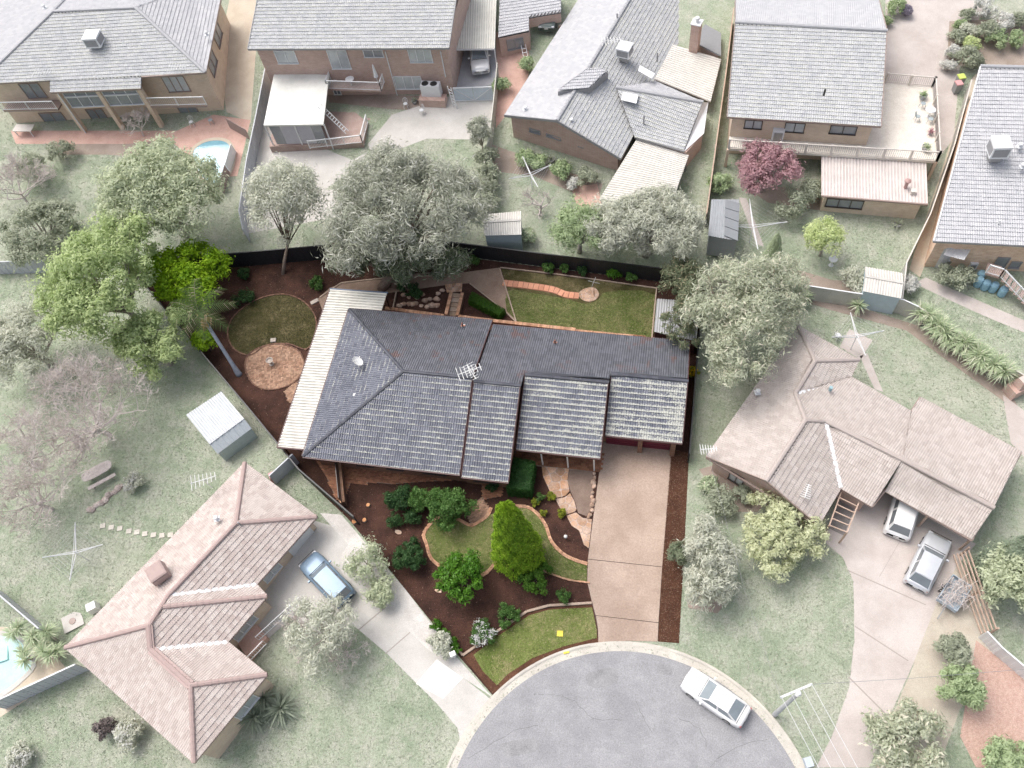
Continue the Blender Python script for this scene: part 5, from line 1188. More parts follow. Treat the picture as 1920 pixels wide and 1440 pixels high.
for k in range(5):
    p = np.array(a)+(np.array(b)-np.array(a))*k/4; MB().box((p[0], p[1], p[2]-.1), (.5, 1.4, .06), .2).build('step', m_deckt, pt)
# carport with white roof and gates
cpz = 6.0; Q = [np.array(W(*q, cpz)) for q in ((848, 92), (928, 91), (933, -60), (852, -60))]; mb = MB(); corrugated(mb, Q[0], Q[3], Q[2], Q[1], .22, .035)
cp = thing('carport', 'carport with long cream ribbed roof between the top houses', 'carport', G(890, 120)); mb.build('roof', ribbed('cream_ribs', (.68, .67, .60), (.74, .73, .67), (.52, .51, .46)), cp)
for q in (Q[0], Q[1]): MB().box((q[0]+.1 if q is Q[0] else q[0]-.1, q[1]+.15, 2.8), (.09, .09, 3.15)).build('post', m_nwhite, cp)
MB().bar(Q[0]-np.array([0, 0, .08]), Q[1]-np.array([0, 0, .08]), .08, .14).build('fascia', m_nwhite, cp)
gt = thing('driveway_gates', 'pale blue double driveway gates with white diagonal braces below the carport', 'gate', G(888, 190))
ga, gb = G(854, 190), G(926, 188)
for s0, s1 in ((0, .495), (.505, 1)):
    p, q = ga+(gb-ga)*s0, ga+(gb-ga)*s1; d = MB().bar((p[0], p[1], p[2]+.85), (q[0], q[1], q[2]+.85), .04, 1.6).build('gate_leaf', plain('blue_gate', (.55, .62, .68), .5), gt)
    fr = MB().bar((p[0], p[1]-.05, p[2]+1.62), (q[0], q[1]-.05, q[2]+1.62), .06, .08).bar((p[0], p[1]-.05, p[2]+.08), (q[0], q[1]-.05, q[2]+.08), .06, .08)
    (x, y) = (p, q) if s0 == 0 else (q, p); fr.bar((x[0], x[1]-.05, x[2]+1.6), (y[0], y[1]-.05, y[2]+.1), .05, .06); fr.build('brace', m_nwhite, d)

# --- house A: cream brick two-storey, top left
zb = 2.3; z = 7.9; zr = 10.3
hA = thing('brick_house', 'two-storey cream brick house with large grey hip roof and balconies at top left', 'house', W(230, 230, zb))
r1, r2 = R_(100, 22), R_(255, 15)
fl_, fr_ = np.array(E_(94, 150)), np.array(E_(265, 144)); sl = (zr-z)/((r1[1]+r2[1])/2-fl_[1])
pl_, pr_ = np.array(W(94, 173, z-.55)), np.array(W(265, 166, z-.55))
e0, e3 = np.array(E_(-40, 158)), np.array(E_(385, 136))
planes = [[e0, fl_, pl_, pr_, fr_, e3, r2, r1]]
bk = np.array(E_(416, -12)); b2 = np.array([r2[0]+3, r2[1]+6, z+.6]); lf = np.array(E_(-90, 20)); lb = np.array([r1[0]+.5, r1[1]+7.5, z+1.6])
roof_of(hA, [[e0, e3, r2, r1], [pl_, pr_, fr_, fl_]], m_ntile, m_ndeck, [(r1, r2), (r1, e0), (r2, e3), (r1, lb)], m_gcap, [(e0, fl_), (pl_, pr_), (fr_, e3)], m_ngut, tw=.36, co=.36)
roof_of(hA, [[e3, bk, b2, r2], [lf, e0, r1, lb], [b2, lb, r1, r2]], m_ntileb, m_ndeck, edges=[(e3, bk)], edgem=m_ngut, tw=.36, co=.36, sname='side_roof')
fA = [(e0[0], e0[1]+.7), (e3[0]-.6, e3[1]+.7), (bk[0]-.6, bk[1]), (lf[0]+.5, lf[1])]
MB().prism(fA, zb-1.2, z-.1).build('wall', m_cbrk, hA)
A, B = np.array(fA[0]), np.array(fA[1])
for tl, br, n, gm in (((34, 157), (90, 182), 2, m_dglass), ((302, 144), (358, 170), 3, m_wglass), ((72, 212), (130, 232), 2, m_dglass), ((332, 200), (385, 232), 2, m_dglass), ((160, 205), (215, 240), 2, m_dglass)): win_px(hA, A, B, tl, br, n, m_ngut, gm)
# projecting glazed bay with posts
pz = pl_[2]-.15; pj = [(pl_[0]+.4, pl_[1]+.35), (pr_[0]-.4, pr_[1]+.35)]
MB().prism([pj[0], pj[1], (pj[1][0], A[1]+.6), (pj[0][0], A[1]+.2)], 5.0, pz).build('bay_wall', m_cbrk, hA)
PA, PB = np.array(pj[0]), np.array(pj[1])
for a, b in ((.06, .47), (.53, .94)):
    p, q = PA+(PB-PA)*a, PA+(PB-PA)*b; window(hA, p, q, 6.55, pz-.1, 3, m_nwhite, m_dglass); window(hA, p, q, 5.25, 6.4, 3, m_nwhite, m_dglass)
for t in (0.01, .5, .99):
    p = PA+(PB-PA)*t; MB().box((p[0], p[1]-.05, zb-.6), (.42, .42, pz-zb+.5)).build('brick_pier', m_cbrk, hA)
p = PA; MB().tube([(p[0]+.3, p[1]-.32, zb-.3), (p[0]+.3, p[1]-.32, pz)], .06, 8).build('downpipe', m_nwhite, hA)
for tl, br in (((6, 190), (108, 205)), ((282, 182), (388, 197))):
    p, q = W(tl[0], tl[1]+17, 5.05), W(br[0], br[1], 5.05); b_ = MB().prism([(p[0], p[1]), (q[0], q[1]), (q[0], A[1]+.7), (p[0], A[1]+.3)], 4.85, 5.05).build('balcony', m_ngut, hA)
    balustrade(b_, p, q, 1.0, m_nwhite, m_nwhite, 3.5, .2, .06)
cooler(hA, W(183, 85, 9.0), 1.5, 1.0, .1); whirly(hA, W(388, 65, 8.6)); aerial(hA, W(82, 140, 8.4), .3, .1, 1.2); aerial(hA, W(335, 130, 8.4), .3, .1, 1.2); whirly(hA, W(84, 15, 10.2))
mb = MB()
for i in range(2):
    A, B = np.array(fA[1]), np.array(fA[2])
for tl, br in (((408, 40), (428, 82)), ((395, 118), (415, 160))): window(hA, np.array(fA[1])+(np.array(fA[2])-np.array(fA[1]))*(.5 if tl[1] < 50 else .12), np.array(fA[1])+(np.array(fA[2])-np.array(fA[1]))*(.72 if tl[1] < 50 else .34), 5.6, 7.0, 2, m_ngut, m_dglass)
# ================================================================== neighbour fences and sheds
fence([(497, 128), (480, 215), (462, 300), (448, 395), (455, 430)], 1.8, 'boundary_fence', 'pale grey-blue sheet fence between the two top left yards', m_fen)
fence([(-30, 492), (125, 487)], 1.8, 'boundary_fence', 'pale sheet fence at the left edge below the bare trees', m_fen)
fence([(-20, 1320), (140, 1246)], 1.9, 'boundary_fence', 'pale blue-grey fence between pool and lower left lawn', m_fen, capm=m_nwhite)
fence([(-20, 1100), (72, 1178)], 1.7, 'boundary_fence', 'thin pale fence above the lower left pool', m_fen)
fence([(505, 892), (548, 852)], 1.6, 'boundary_fence', 'short pale fence beside the pink-roofed house', m_fen)
fence([(932, 118), (925, 190), (918, 250), (908, 300), (905, 400)], 1.7, 'boundary_fence', 'narrow grey fence down the left side of the top centre yard', m_fenw)
fence([(1376, 15), (1362, 130), (1340, 290), (1325, 400)], 1.7, 'boundary_fence', 'tan paling fence between the two top centre-right houses', m_timber)
fence([(1822, 150), (1790, 270), (1745, 400), (1700, 492), (1692, 560)], 1.7, 'boundary_fence', 'long pale fence left of the right-edge house', m_fenw, capm=m_rail)
fence([(1335, 512), (1450, 526), (1600, 549), (1694, 562), (1722, 575)], 1.8, 'boundary_fence', 'grey-green sheet fence along the back of the taupe house yard', m_fenw, capm=m_nwhite)
fence([(1722, 575), (1800, 625), (1870, 675), (1940, 715)], 1.6, 'boundary_fence', 'grey sheet fence behind the row of spiky yuccas', m_fenw)
tf = thing('slatted_fence', 'leaning brown timber rail fence right of the silver hatchback', 'fence', G(1815, 1110))
for k in range(5):
    a, b = W(1788+k*7, 1040-k*2, .5+.25*k), W(1840+k*7, 1188-k*2, .5+.25*k); MB().bar(a, b, .06, .14).build('rail', m_timber, tf)
for t in (0, .5, 1): q = W(1790+t*52, 1040+148*t, 0); MB().box((q[0]+.35, q[1], -.8), (.1, .1, 2.5)).build('post', m_timber, tf)
fence([(1852, 1185), (1880, 1215), (1945, 1270)], 1.5, 'boundary_fence', 'white lattice and sheet fence beside the brick patio', m_nwhite)
fence([(1445, 545), (1330, 530)], 1.5, 'boundary_fence', 'short fence behind the big olive tree', m_fenw)
shed('garden_shed', 'grey and white ribbed gable shed behind the rear fence, top centre', [(907, 402), (977, 396), (978, 440), (908, 442)], 2.1, m_crsheet, plain('teal_sheet', (.40, .47, .48), .5), .35)
shed('garden_shed', 'white ribbed gable shed in the corner below the round tree', [(1622, 500), (1692, 512), (1690, 560), (1618, 546)], 2.0, m_crsheet, plain('blue_sheet', (.46, .56, .61), .5), .35)
r, Q, z0 = shed('garden_shed', 'pale zinc-roofed shed on the left lawn beside the boundary', [(349, 778), (415, 734), (458, 785), (393, 833)], 2.2, ribbed('pale_zinc', (.52, .55, .57), (.60, .62, .64), (.40, .42, .44)), MATS['teal_sheet'])
mb = MB(); Q2 = [np.array(W(*q, z0+h_)) for q, h_ in (((393, 833), 2.15), ((458, 785), 2.15), ((472, 803), 1.6), ((408, 851), 1.6))]; corrugated(mb, Q2[0], Q2[3], Q2[2], Q2[1], .5); mb.build('skillion', plain('shed_skillion', (.42, .46, .48), .5), r)
MB().prism([tuple(q[:2]) for q in inset([tuple(q[:2]) for q in Q2], .06)], z0-.2, z0+1.55).build('lean_to_wall', MATS['teal_sheet'], r)
r, Q, z0 = shed('solar_shed', 'dark grey shed with black panel roof beside garden path', [(1334, 374), (1386, 374), (1384, 452), (1328, 442)], 2.2, plain('slate_sheet', (.32, .34, .36), .5), plain('slate_wall', (.34, .36, .37), .5), 0)
a, b, c_, d_ = [np.array(W(*q, z0+2.3)) for q in ((1360, 374), (1387, 382), (1383, 453), (1358, 443))]
for k in range(4):
    p0, p1, p2, p3 = a+(d_-a)*k/4, b+(c_-b)*k/4, b+(c_-b)*(k+.94)/4, a+(d_-a)*(k+.94)/4; MB().hexa([tuple(q) for q in (p0, p1, p2, p3)]+[tuple(q+np.array([0, 0, .05])) for q in (p0, p1, p2, p3)]).build('panel', plain('solar_panel', (.22, .235, .25), .3), r)
# ================================================================== vegetation
def quads(C, N, size, aspect, rg, up=None, droop=None):
    """leaf-shaped quads at C facing N"""
    n = len(C); N = N/np.linalg.norm(N, axis=1, keepdims=True)
    R = rg.normal(size=(n, 3)) if up is None else up+rg.normal(size=(n, 3))*.35
    T = np.cross(N, R); T /= np.linalg.norm(T, axis=1, keepdims=True)+1e-9; B = np.cross(N, T)
    s = size*rg.uniform(.45, 1.5, (n, 1)); a = s*aspect
    V = np.stack([C-B*s, C+T*a*.5-B*s*.05, C+B*s, C-T*a*.5-B*s*.05], 1)
    V[:, 2] += N*s*-.12; V[:, 0] += N*s*-.1
    return V.reshape(-1, 3)
LEAFK = 1.25
def foliage(name, parent, mat, centre, rad, nclump, clr, nleaf, size, aspect=.7, low=-.35, seed=0, hang=0., inner=.55, ret=False):
    rg = np.random.default_rng(seed); centre = np.array(centre); rad = np.array(rad)
    m = int(nclump*1.25); a = rg.uniform(0, 6.283, m); rd = np.sqrt(rg.uniform(0, 1, m)); top = np.sqrt(np.clip(1-rd**2, 0, 1))
    zz = np.where(rg.uniform(size=m) < .68, top*rg.uniform(.6, 1.0, m), rg.uniform(low, .6, m)*np.clip(top+.25, 0, 1))
    wob = 1+.16*np.sin(a*3+seed)+.10*np.sin(a*5+seed*2.3)
    d = np.stack([np.cos(a)*rd*wob, np.sin(a)*rd*wob, zz], 1)
    cc = centre+d*rad*(1-clr*.55)
    r = clr*rg.uniform(.5, 1.5, len(cc))
    per = max(4, int(nleaf*1.5)//len(cc)); idx = np.repeat(np.arange(len(cc)), per)
    dd = rg.normal(size=(len(idx), 3)); dd[:, 2] += .25; dd /= np.linalg.norm(dd, axis=1, keepdims=True)
    rr = rg.uniform(.1, 1.0, (len(idx), 1))**.5*np.where(rg.uniform(size=(len(idx), 1)) < .1, 1.5, 1.)
    P = cc[idx]+dd*rr*(r[idx][:, None]*rad.mean())*np.array([1, 1, .8])
    if hang: P[:, 2] -= hang*rg.uniform(0, 1, len(P))**2
    N = dd+rg.normal(size=dd.shape)*.5+np.array([0, 0, .35])
    V = quads(P, N, size*LEAFK, aspect**.7, rg)
    o = np_mesh(name, V, np.arange(len(V)).reshape(-1, 4), mat, parent)
    return o if ret else cc
def limbs(name, parent, mat, base, cc, r0, seed=0, frac=.5, n=14):
    rg = random.Random(seed); mb = MB(); base = np.array(base, float); c = cc.mean(0); fork = base+(np.array([c[0], c[1], max(cc[:, 2].min(), base[2]+.6)])-base)*frac
    mb.tube([base-np.array([0, 0, .15]), base+(fork-base)*.5+np.array([rg.uniform(-.1, .1), rg.uniform(-.1, .1), 0]), fork], [r0*1.25, r0, r0*.85], 9)
    for k in rg.sample(range(len(cc)), min(n, len(cc))):
        t = cc[k]; m = fork+(t-fork)*.5+np.array([rg.uniform(-.2, .2), rg.uniform(-.2, .2), rg.uniform(0, .35)])
        mb.tube([fork, m, t], [r0*.55, r0*.32, r0*.1], 5)
    mb.build(name, mat, parent, smooth=True)
def tree(px, H, wpx, label, mat, trunkm=None, name='tree', depth=None, hh=None, ncl=60, clr=.26, nleaf=9000, size=.13, aspect=.6, seed=1, hang=0., base=None, low=-.35, group=None, cat='tree', r0=None, inner=.55):
    """crown centred on photograph pixel px with its middle at height H; wpx = crown width in pixels"""
    q = G(px[0], px[1], H); gz = hgt(q[1]); c = np.array(q); R = wpx/2/PXM(q)
    rz = hh if hh else min(R*.8, H*.75); rad = (R, depth or R, rz)
    b = np.array(G(*base)) if base else np.array([c[0], c[1], gz])
    t = thing(name, label, cat, b, group)
    cc = foliage('crown', t, mat, c, rad, ncl, clr, nleaf, size, aspect, low, seed, hang, inner)
    limbs('trunk', t, trunkm or m_trunk, b, cc, r0 or max(.05, R*.07), seed)
    return t
def shrub(px, wpx, label, mat, H=None, nleaf=1500, size=.08, aspect=.65, seed=1, ncl=22, clr=.34, group=None, name='shrub', flowers=None, trunkm=None, hk=.8, cat='shrub'):
    q = G(*px); R = wpx/2/PXM(q); H = H or R*1.5; q = G(px[0], px[1], H*.45); c = np.array(q); gz = hgt(c[1])
    t = thing(name, label, cat, (c[0], c[1], gz), group)
    cc = foliage('crown', t, mat, (c[0], c[1], gz+H*.52), (R, R, H*.52), ncl, clr, nleaf, size, aspect, -.6, seed, 0, .35)
    limbs('stem', t, trunkm or m_trunk, (c[0], c[1], gz), cc, max(.025, R*.05), seed, .4, 8)
    if flowers: tag(foliage('flowers', t, flowers, (c[0], c[1], gz+H*.58), (R*1.03, R*1.03, H*.54), ncl, clr, nleaf//4, size*.8, .9, -.1, seed+50, 0, .6, True), kind='stuff')
    return t
def bare(px, H, wpx, label, seed=1, base=None, mat=None, levels=5, r0=.16, name='bare_tree', droop=0., cat='tree', n0=6, spread=.95):
    rg = random.Random(seed); q = np.array(G(px[0], px[1], H*.55)); R = wpx/2/PXM(q); gz = hgt(q[1]); b = np.array(G(*base)) if base else np.array([q[0], q[1], gz]); mb = MB(); tw = []
    def grow(p, d, L, r, lv):
        d = d/np.linalg.norm(d); pts = [p]; k = 3
        for i in range(k):
            d = d+np.array([rg.uniform(-.22, .22), rg.uniform(-.22, .22), rg.uniform(-.14, .16)-droop*.1]); d /= np.linalg.norm(d); pts.append(pts[-1]+d*L/k)
        mb.tube(pts, [r, r*.85, r*.7, r*.55], 5 if lv < 2 else 3, False)
        if lv >= levels: return
        for j in range((rg.choice((2, 3, 3)) if lv < levels-2 else 4) if lv > 0 else n0):
            a = rg.uniform(0, 6.28); u = np.array([math.cos(a), math.sin(a), rg.uniform(-.15, .7)]); e = d*rg.uniform(.5, 1.) + u*spread*rg.uniform(.5, 1.)
            if lv == 0: e = np.array([math.cos(6.28*j/n0+rg.uniform(-.3, .3)), math.sin(6.28*j/n0+rg.uniform(-.3, .3)), rg.uniform(.25, .8)])
            grow(pts[-1] if rg.random() < .6 else pts[-2], e, L*rg.uniform(.62, .85) if lv else R*.42, max(r*.55, .015), lv+1)
    grow(b, np.array([(q-b)[0]*.15, (q-b)[1]*.15, 1.]), H*.33, r0, 0)
    t = thing(name, label, cat, b); mb.build('branches', mat or m_twig, t); return t
def straps(name, parent, mat, c, n, L, w, seed, el=(-.2, 1.3), droop=.5):
    """rosette of tapering strap leaves"""
    rg = np.random.default_rng(seed); V = []; Q = []; c = np.array(c)
    for i in range(n):
        a = rg.uniform(0, 6.283); e = rg.uniform(*el); l = L*rg.uniform(.7, 1.1); d = np.array([math.cos(a)*math.cos(e), math.sin(a)*math.cos(e), math.sin(e)]); s = np.array([-math.sin(a), math.cos(a), 0]); b = len(V)
        for t, k in ((0, .7), (.35, 1), (.7, .75), (1, .05)):
            p = c+d*l*t+np.array([0, 0, -droop*l*t*t*.6]); V += [p-s*w*k/2, p+s*w*k/2]
        Q += [(b+2*j, b+2*j+1, b+2*j+3, b+2*j+2) for j in range(3)]
    return np_mesh(name, np.array(V), np.array(Q), mat, parent)
def yucca(px, H, L, label, mat, seed, n=70, group=None, name='yucca', w=.07, heads=1):
    q = np.array(G(*px)); t = thing(name, label, 'plant', q, group); rg = random.Random(seed); mb = MB()
    for k in range(heads):
        o = np.array([rg.uniform(-.35, .35)*(heads > 1), rg.uniform(-.35, .35)*(heads > 1), H*(1-.18*k)]); mb.tube([q-np.array([0, 0, .1]), q+o], [.1, .07], 6)
        straps('leaves', t, mat, q+o, n, L, w, seed+k)
    mb.build('stem', m_ntrunk, t); return t

m_twig = surf('bare_twig', (.52, .46, .435), (.62, .56, .53), 2, .9, .15, 10, 0)
f_olive = leaf('olive_leaf', (.430, .486, .323), (.664, .709, .521)); f_cam = leaf('lime_leaf', (.405, .499, .230), (.608, .702, .378))  # leaves outside the lot: white haze mixed into their colours
f_camv = leaf('vivid_lime_leaf', (.10, .23, .006), (.36, .54, .02), None, .35); f_grey = leaf('hazed_grey_leaf', (.306, .348, .251), (.614, .614, .529), (.763, .763, .697))
f_hazepale = leaf('hazed_pale_leaf', (.526, .557, .449), (.763, .763, .666)); f_gum = leaf('gum_leaf', (.395, .440, .306), (.664, .692, .548), (.755, .719, .594))
f_dark = leaf('hazed_dark_leaf', (.343, .377, .278), (.521, .558, .430)); f_green = leaf('soft_green_leaf', (.356, .461, .253), (.535, .624, .386))
f_maple = leaf('plum_leaf', (.439, .258, .280), (.605, .401, .423)); f_limep = leaf('spring_leaf', (.540, .634, .297), (.729, .796, .459)); f_white = leaf('white_blossom', (.66, .66, .62), (.78, .78, .74))
f_ycc = leaf('strap_leaf', (.386, .475, .297), (.624, .697, .491), (.772, .772, .624))
v_deep = leaf('deep_leaf', (.023, .065, .020), (.065, .138, .043), (.102, .189, .072)); v_mid = leaf('mid_leaf', (.051, .123, .026), (.123, .239, .058), (.189, .319, .102)); v_bright = leaf('glossy_leaf', (.035, .12, .008), (.12, .27, .025), None, .25, .4)
v_con = leaf('conifer_leaf', (.085, .20, .008), (.29, .45, .025), (.36, .52, .05), .3); v_hedge = leaf('hedge_leaf', (.017, .065, .014), (.051, .138, .032)); v_hedger = leaf('rear_hedge_leaf', (.02, .07, .006), (.07, .16, .015)); v_yell = leaf('yellow_green_leaf', (.16, .22, .02), (.36, .40, .05), (.5, .48, .06))
v_cas = leaf('she_oak_leaf', (.108, .147, .082), (.332, .382, .244), (.645, .645, .529)); v_gum = leaf('deep_gum_leaf', (.122, .157, .086), (.295, .330, .209), (.383, .348, .227)); v_wh = leaf('white_flower', (.7, .7, .68), (.8, .8, .78))

# --- large trees outside
tree((306, 368), 5.5, 240, 'big dense olive-green tree below the top left house', f_olive, m_ntrunk, ncl=110, clr=.20, nleaf=17000, size=.14, seed=2, hh=4.2)
tree((203, 535), 6.3, 195, 'large pale lime-green tree at the left tip of the lot', f_cam, m_ntrunk, ncl=95, clr=.2, nleaf=17000, size=.14, seed=3, hh=4.8, depth=6.2)
tree((288, 645), 3.2, 145, 'lower pale lime-green tree overhanging the left boundary fence', f_cam, m_ntrunk, ncl=50, clr=.24, nleaf=8000, size=.13, seed=4, hh=2.6)
tree((352, 520), 3.0, 168, 'vivid lime-green tree inside the left corner of the lot', f_camv, m_trunk, ncl=70, clr=.22, nleaf=12000, size=.12, seed=5, hh=2.3, depth=3.6)
tree((381, 640), 1.5, 46, 'small vivid green shrub left of the palm trunk', f_camv, m_trunk, ncl=16, clr=.34, nleaf=1800, size=.10, seed=6, name='shrub', cat='shrub')
tree((532, 372), 6.3, 150, 'pale green tree with slim bare trunk by the rear fence', f_hazepale, m_trunk, ncl=80, clr=.24, nleaf=12000, size=.12, aspect=.4, seed=7, base=(530, 514), hh=3.4, r0=.15, low=-.95)
tree((755, 395), 6.2, 300, 'huge grey-green feathery she-oak over the rear fence', f_grey, m_trunk, ncl=120, clr=.19, nleaf=24000, size=.20, aspect=.16, seed=8, base=(742, 535), hh=4.6, depth=6.5, hang=.8)
tree((745, 480), 3.0, 260, 'dark feathery lower she-oak inside the rear fence', v_cas, m_trunk, ncl=60, clr=.22, nleaf=13000, size=.18, aspect=.17, seed=9, base=(715, 540), hh=2.2, depth=2.8, hang=.7)
tree((900, 255), 2.2, 46, 'narrow grey-green shrub tree in front of the white gates', f_grey, m_ntrunk, ncl=26, clr=.3, nleaf=2500, size=.12, aspect=.3, seed=10, hh=2.4)
for k, px in enumerate(((915, 300), (915, 330), (912, 360), (918, 385))): shrub(px, 42, ('tall grey-green hedge shrub nearest the white gates', 'second grey-green hedge shrub down the narrow grey fence', 'third grey-green hedge shrub down the narrow grey fence', 'lowest grey-green hedge shrub just above the ribbed gable shed')[k], f_dark, 2.4, 1500, .1, seed=11+k, trunkm=m_ntrunk)
tree((1085, 430), 3.0, 118, 'pale olive tree between the gable shed and patio roof', f_green, m_ntrunk, ncl=40, clr=.26, nleaf=5000, size=.12, aspect=.4, seed=16, hh=2.2)
tree((1215, 425), 3.6, 235, 'wide pale weeping tree below the beige patio roof', f_hazepale, m_ntrunk, ncl=80, clr=.2, nleaf=14000, size=.17, aspect=.2, seed=17, hh=2.8, depth=3.4, hang=.8)
tree((1448, 560), 4.4, 130, 'rounded grey-olive gum nearest the slim conifer', f_gum, m_trunk, ncl=60, clr=.22, nleaf=9000, size=.13, aspect=.35, seed=118, hh=3.0, depth=3.6, inner=.4)
tree((1385, 598), 5.6, 185, 'large grey-olive gum tree right of the rear lawn', f_gum, m_trunk, ncl=95, clr=.17, nleaf=15000, size=.13, aspect=.35, seed=18, hh=4.4, depth=5.6, base=(1345, 660), inner=.4)
tree((1284, 600), 3.6, 74, 'dark gum foliage hanging over the zinc shed', v_gum, m_trunk, ncl=34, clr=.22, nleaf=4200, size=.11, aspect=.4, seed=29, hh=3.0, depth=3.0, base=(1300, 650))
tree((1280, 520), 2.6, 90, 'small dark gum at the right rear corner', v_gum, m_trunk, ncl=30, clr=.26, nleaf=3500, size=.12, aspect=.4, seed=20, hh=1.5)
tree((1435, 318), 2.6, 116, 'purple-leaved maple in front of the balcony house', f_maple, m_ntrunk, ncl=60, clr=.24, nleaf=8000, size=.10, seed=21, hh=1.9)
tree((1544, 445), 2.4, 76, 'small round lime-green tree on the upper right lawn', f_limep, m_ntrunk, ncl=44, clr=.28, nleaf=5000, size=.08, seed=22, hh=1.5, base=(1537, 478))
tree((50, 645), 3.8, 175, 'round pale grey tree at the left edge', f_hazepale, m_ntrunk, ncl=70, clr=.22, nleaf=10000, size=.13, aspect=.4, seed=23, hh=3.0)
tree((80, 440), 2.4, 160, 'dark bushy tree above the left pale fence', f_dark, m_ntrunk, ncl=50, clr=.24, nleaf=7000, size=.13, seed=24, hh=2.2)
bare((195, 790), 6.0, 270, 'wide leafless tree spreading over the left lawn picnic table', 31, base=(205, 815), levels=7, r0=.24, n0=8)
bare((60, 930), 5.0, 170, 'smaller leafless tree at the left edge below the wide one', 32, levels=6, r0=.16, n0=8)
bare((25, 350), 5.0, 130, 'leafless tree at the left edge near the top left house', 33, levels=6, r0=.15)
bare((255, 232), 3.0, 75, 'leafless shrub in front of the top left house', 34, levels=5, r0=.08)
bare((1010, 375), 3.6, 90, 'leafless tree beside the upper centre clothes line', 35, levels=4, r0=.16, n0=5)
bare((20, 800), 4.0, 90, 'thin leafless tree between round grey tree and left edge', 36, levels=5, r0=.1)
tree((600, 1185), 2.6, 150, 'airy pale shrub tree in front of the pink-roofed house', f_hazepale, m_twig, ncl=50, clr=.24, nleaf=4500, size=.11, aspect=.35, seed=25, hh=1.8)
bare((640, 1215), 2.6, 90, 'pale twiggy shrub on the lawn side of the airy shrub tree', 37, levels=5, r0=.05, name='bare_shrub', cat='shrub')
bare((565, 1185), 3.0, 110, 'pale twiggy shrub beside the porch balustrade', 38, levels=5, r0=.05, name='bare_shrub', cat='shrub')
tree((1465, 1000), 1.9, 155, 'round olive-green tree on the right front lawn', f_limep if False else leaf('khaki_leaf', (.544, .575, .363), (.756, .786, .544)), m_ntrunk, ncl=80, clr=.2, nleaf=9000, size=.11, seed=26, hh=1.7)
tree((1328, 1060), 2.2, 98, 'tall pale tree beside the right-hand garden bed', f_hazepale, m_ntrunk, ncl=60, clr=.22, nleaf=8500, size=.14, aspect=.25, seed=27, hh=2.2, depth=3.2, hang=.5)
tree((1270, 1040), 1.3, 40, 'small grey-green shrub leaning over the red bark strip', leaf('bluegreen_leaf', (.174, .217, .131), (.362, .406, .275)), m_trunk, ncl=20, clr=.3, nleaf=2000, size=.10, aspect=.3, seed=28, hh=1.2)
tree((1900, 1090), 2.4, 130, 'olive tree at the right edge above the brick patio', f_olive, m_ntrunk, ncl=50, clr=.24, nleaf=7500, size=.12, seed=29, hh=2.2)
tree((1700, 1395), 1.8, 150, 'grey-green bush at the bottom right by the concrete drive', f_gum, m_ntrunk, ncl=50, clr=.24, nleaf=6000, size=.12, seed=30, hh=1.5)
tree((1800, 1285), 1.4, 85, 'bright green bush beside the brick patio', f_green, m_ntrunk, ncl=40, clr=.26, nleaf=5000, size=.10, seed=41, hh=1.4)
tree((1785, 1220), 1.4, 60, 'dull green bush just above the bright green bush', f_dark, m_ntrunk, ncl=28, clr=.3, nleaf=3000, size=.10, seed=42, hh=1.2)
tree((1885, 1425), 1.0, 85, 'light green bush at the bottom right corner', f_green, m_ntrunk, ncl=30, clr=.3, nleaf=3500, size=.10, seed=43, hh=1.0)
def column(px, H, wpx, label, mat, seed, lean=(0, 0), nleaf=9000, size=.09, name='conifer', wtop=.12, belly=.25, base_px=None, aspect=.5, pw=1.35, jag=.78):
    """tapering conifer: leaf sprays over a spindle"""
    rg = np.random.default_rng(seed); q = np.array(G(*px)); R = wpx/2/PXM(q+np.array([0, 0, H*.3])); t = thing(name, label, 'tree', q)
    u = rg.uniform(0, 1, nleaf)**.85; prof = np.where(u < belly, .72+.28*(u/belly), 1-(1-wtop)*np.clip((u-belly)/(1-belly), 0, 1)**pw)*np.where(u > .93, np.sqrt(np.clip((1-u)/.07, 0.02, 1)), 1)
    a = rg.uniform(0, 6.283, nleaf); tu = np.stack([np.cos(a), np.sin(a)], 1)
    lump = 1+.06*np.sin(a*5+u*21+seed)+.05*np.sin(a*9-u*33)+.04*np.sin(a*17+u*60); rr = R*prof*lump*rg.uniform(jag, 1.04, nleaf)
    P = np.stack([q[0]+tu[:, 0]*rr+lean[0]*u*H, q[1]+tu[:, 1]*rr+lean[1]*u*H, q[2]+.15+u*H], 1)
    N = np.stack([tu[:, 0], tu[:, 1], np.full(nleaf, .55)], 1)+rg.normal(size=(nleaf, 3))*.45
    V = quads(P, N, size, aspect, rg, up=np.array([[0, 0, 1.]])); np_mesh('crown', V, np.arange(len(V)).reshape(-1, 4), mat, t)
    k = 12; core = MB(); core.tube([q+np.array([lean[0]*H*s, lean[1]*H*s, .1+H*s*.97]) for s in (0, .25, .5, .75, .95)], [R*.5, R*.72, R*.6, R*.36, R*.08], k); core.build('inner_branches', mat, t)
    MB().tube([q-np.array([0, 0, .2]), q+np.array([0, 0, .6])], [.16, .13], 8).build('trunk', m_trunk, t); return t
column((974, 1045), 9.8, 100, 'tall yellow-green conifer on the front lawn', v_con, 51, nleaf=42000, size=.09, belly=.05, wtop=.30, pw=1.0, jag=.9)
column((1437, 522), 5.6, 46, 'slim pale green conifer on the upper right lawn', leaf('hazed_conifer', (.365, .446, .284), (.540, .608, .419)), 52, nleaf=4500, size=.09)  # green paled by the haze painted into the leaf colour
column((1836, 1075), 7.5, 74, 'dark leaning cypress right of the carport', leaf('cypress_leaf', (.223, .283, .200), (.372, .431, .319)), 53, lean=(.35, .1), nleaf=9000, size=.10)
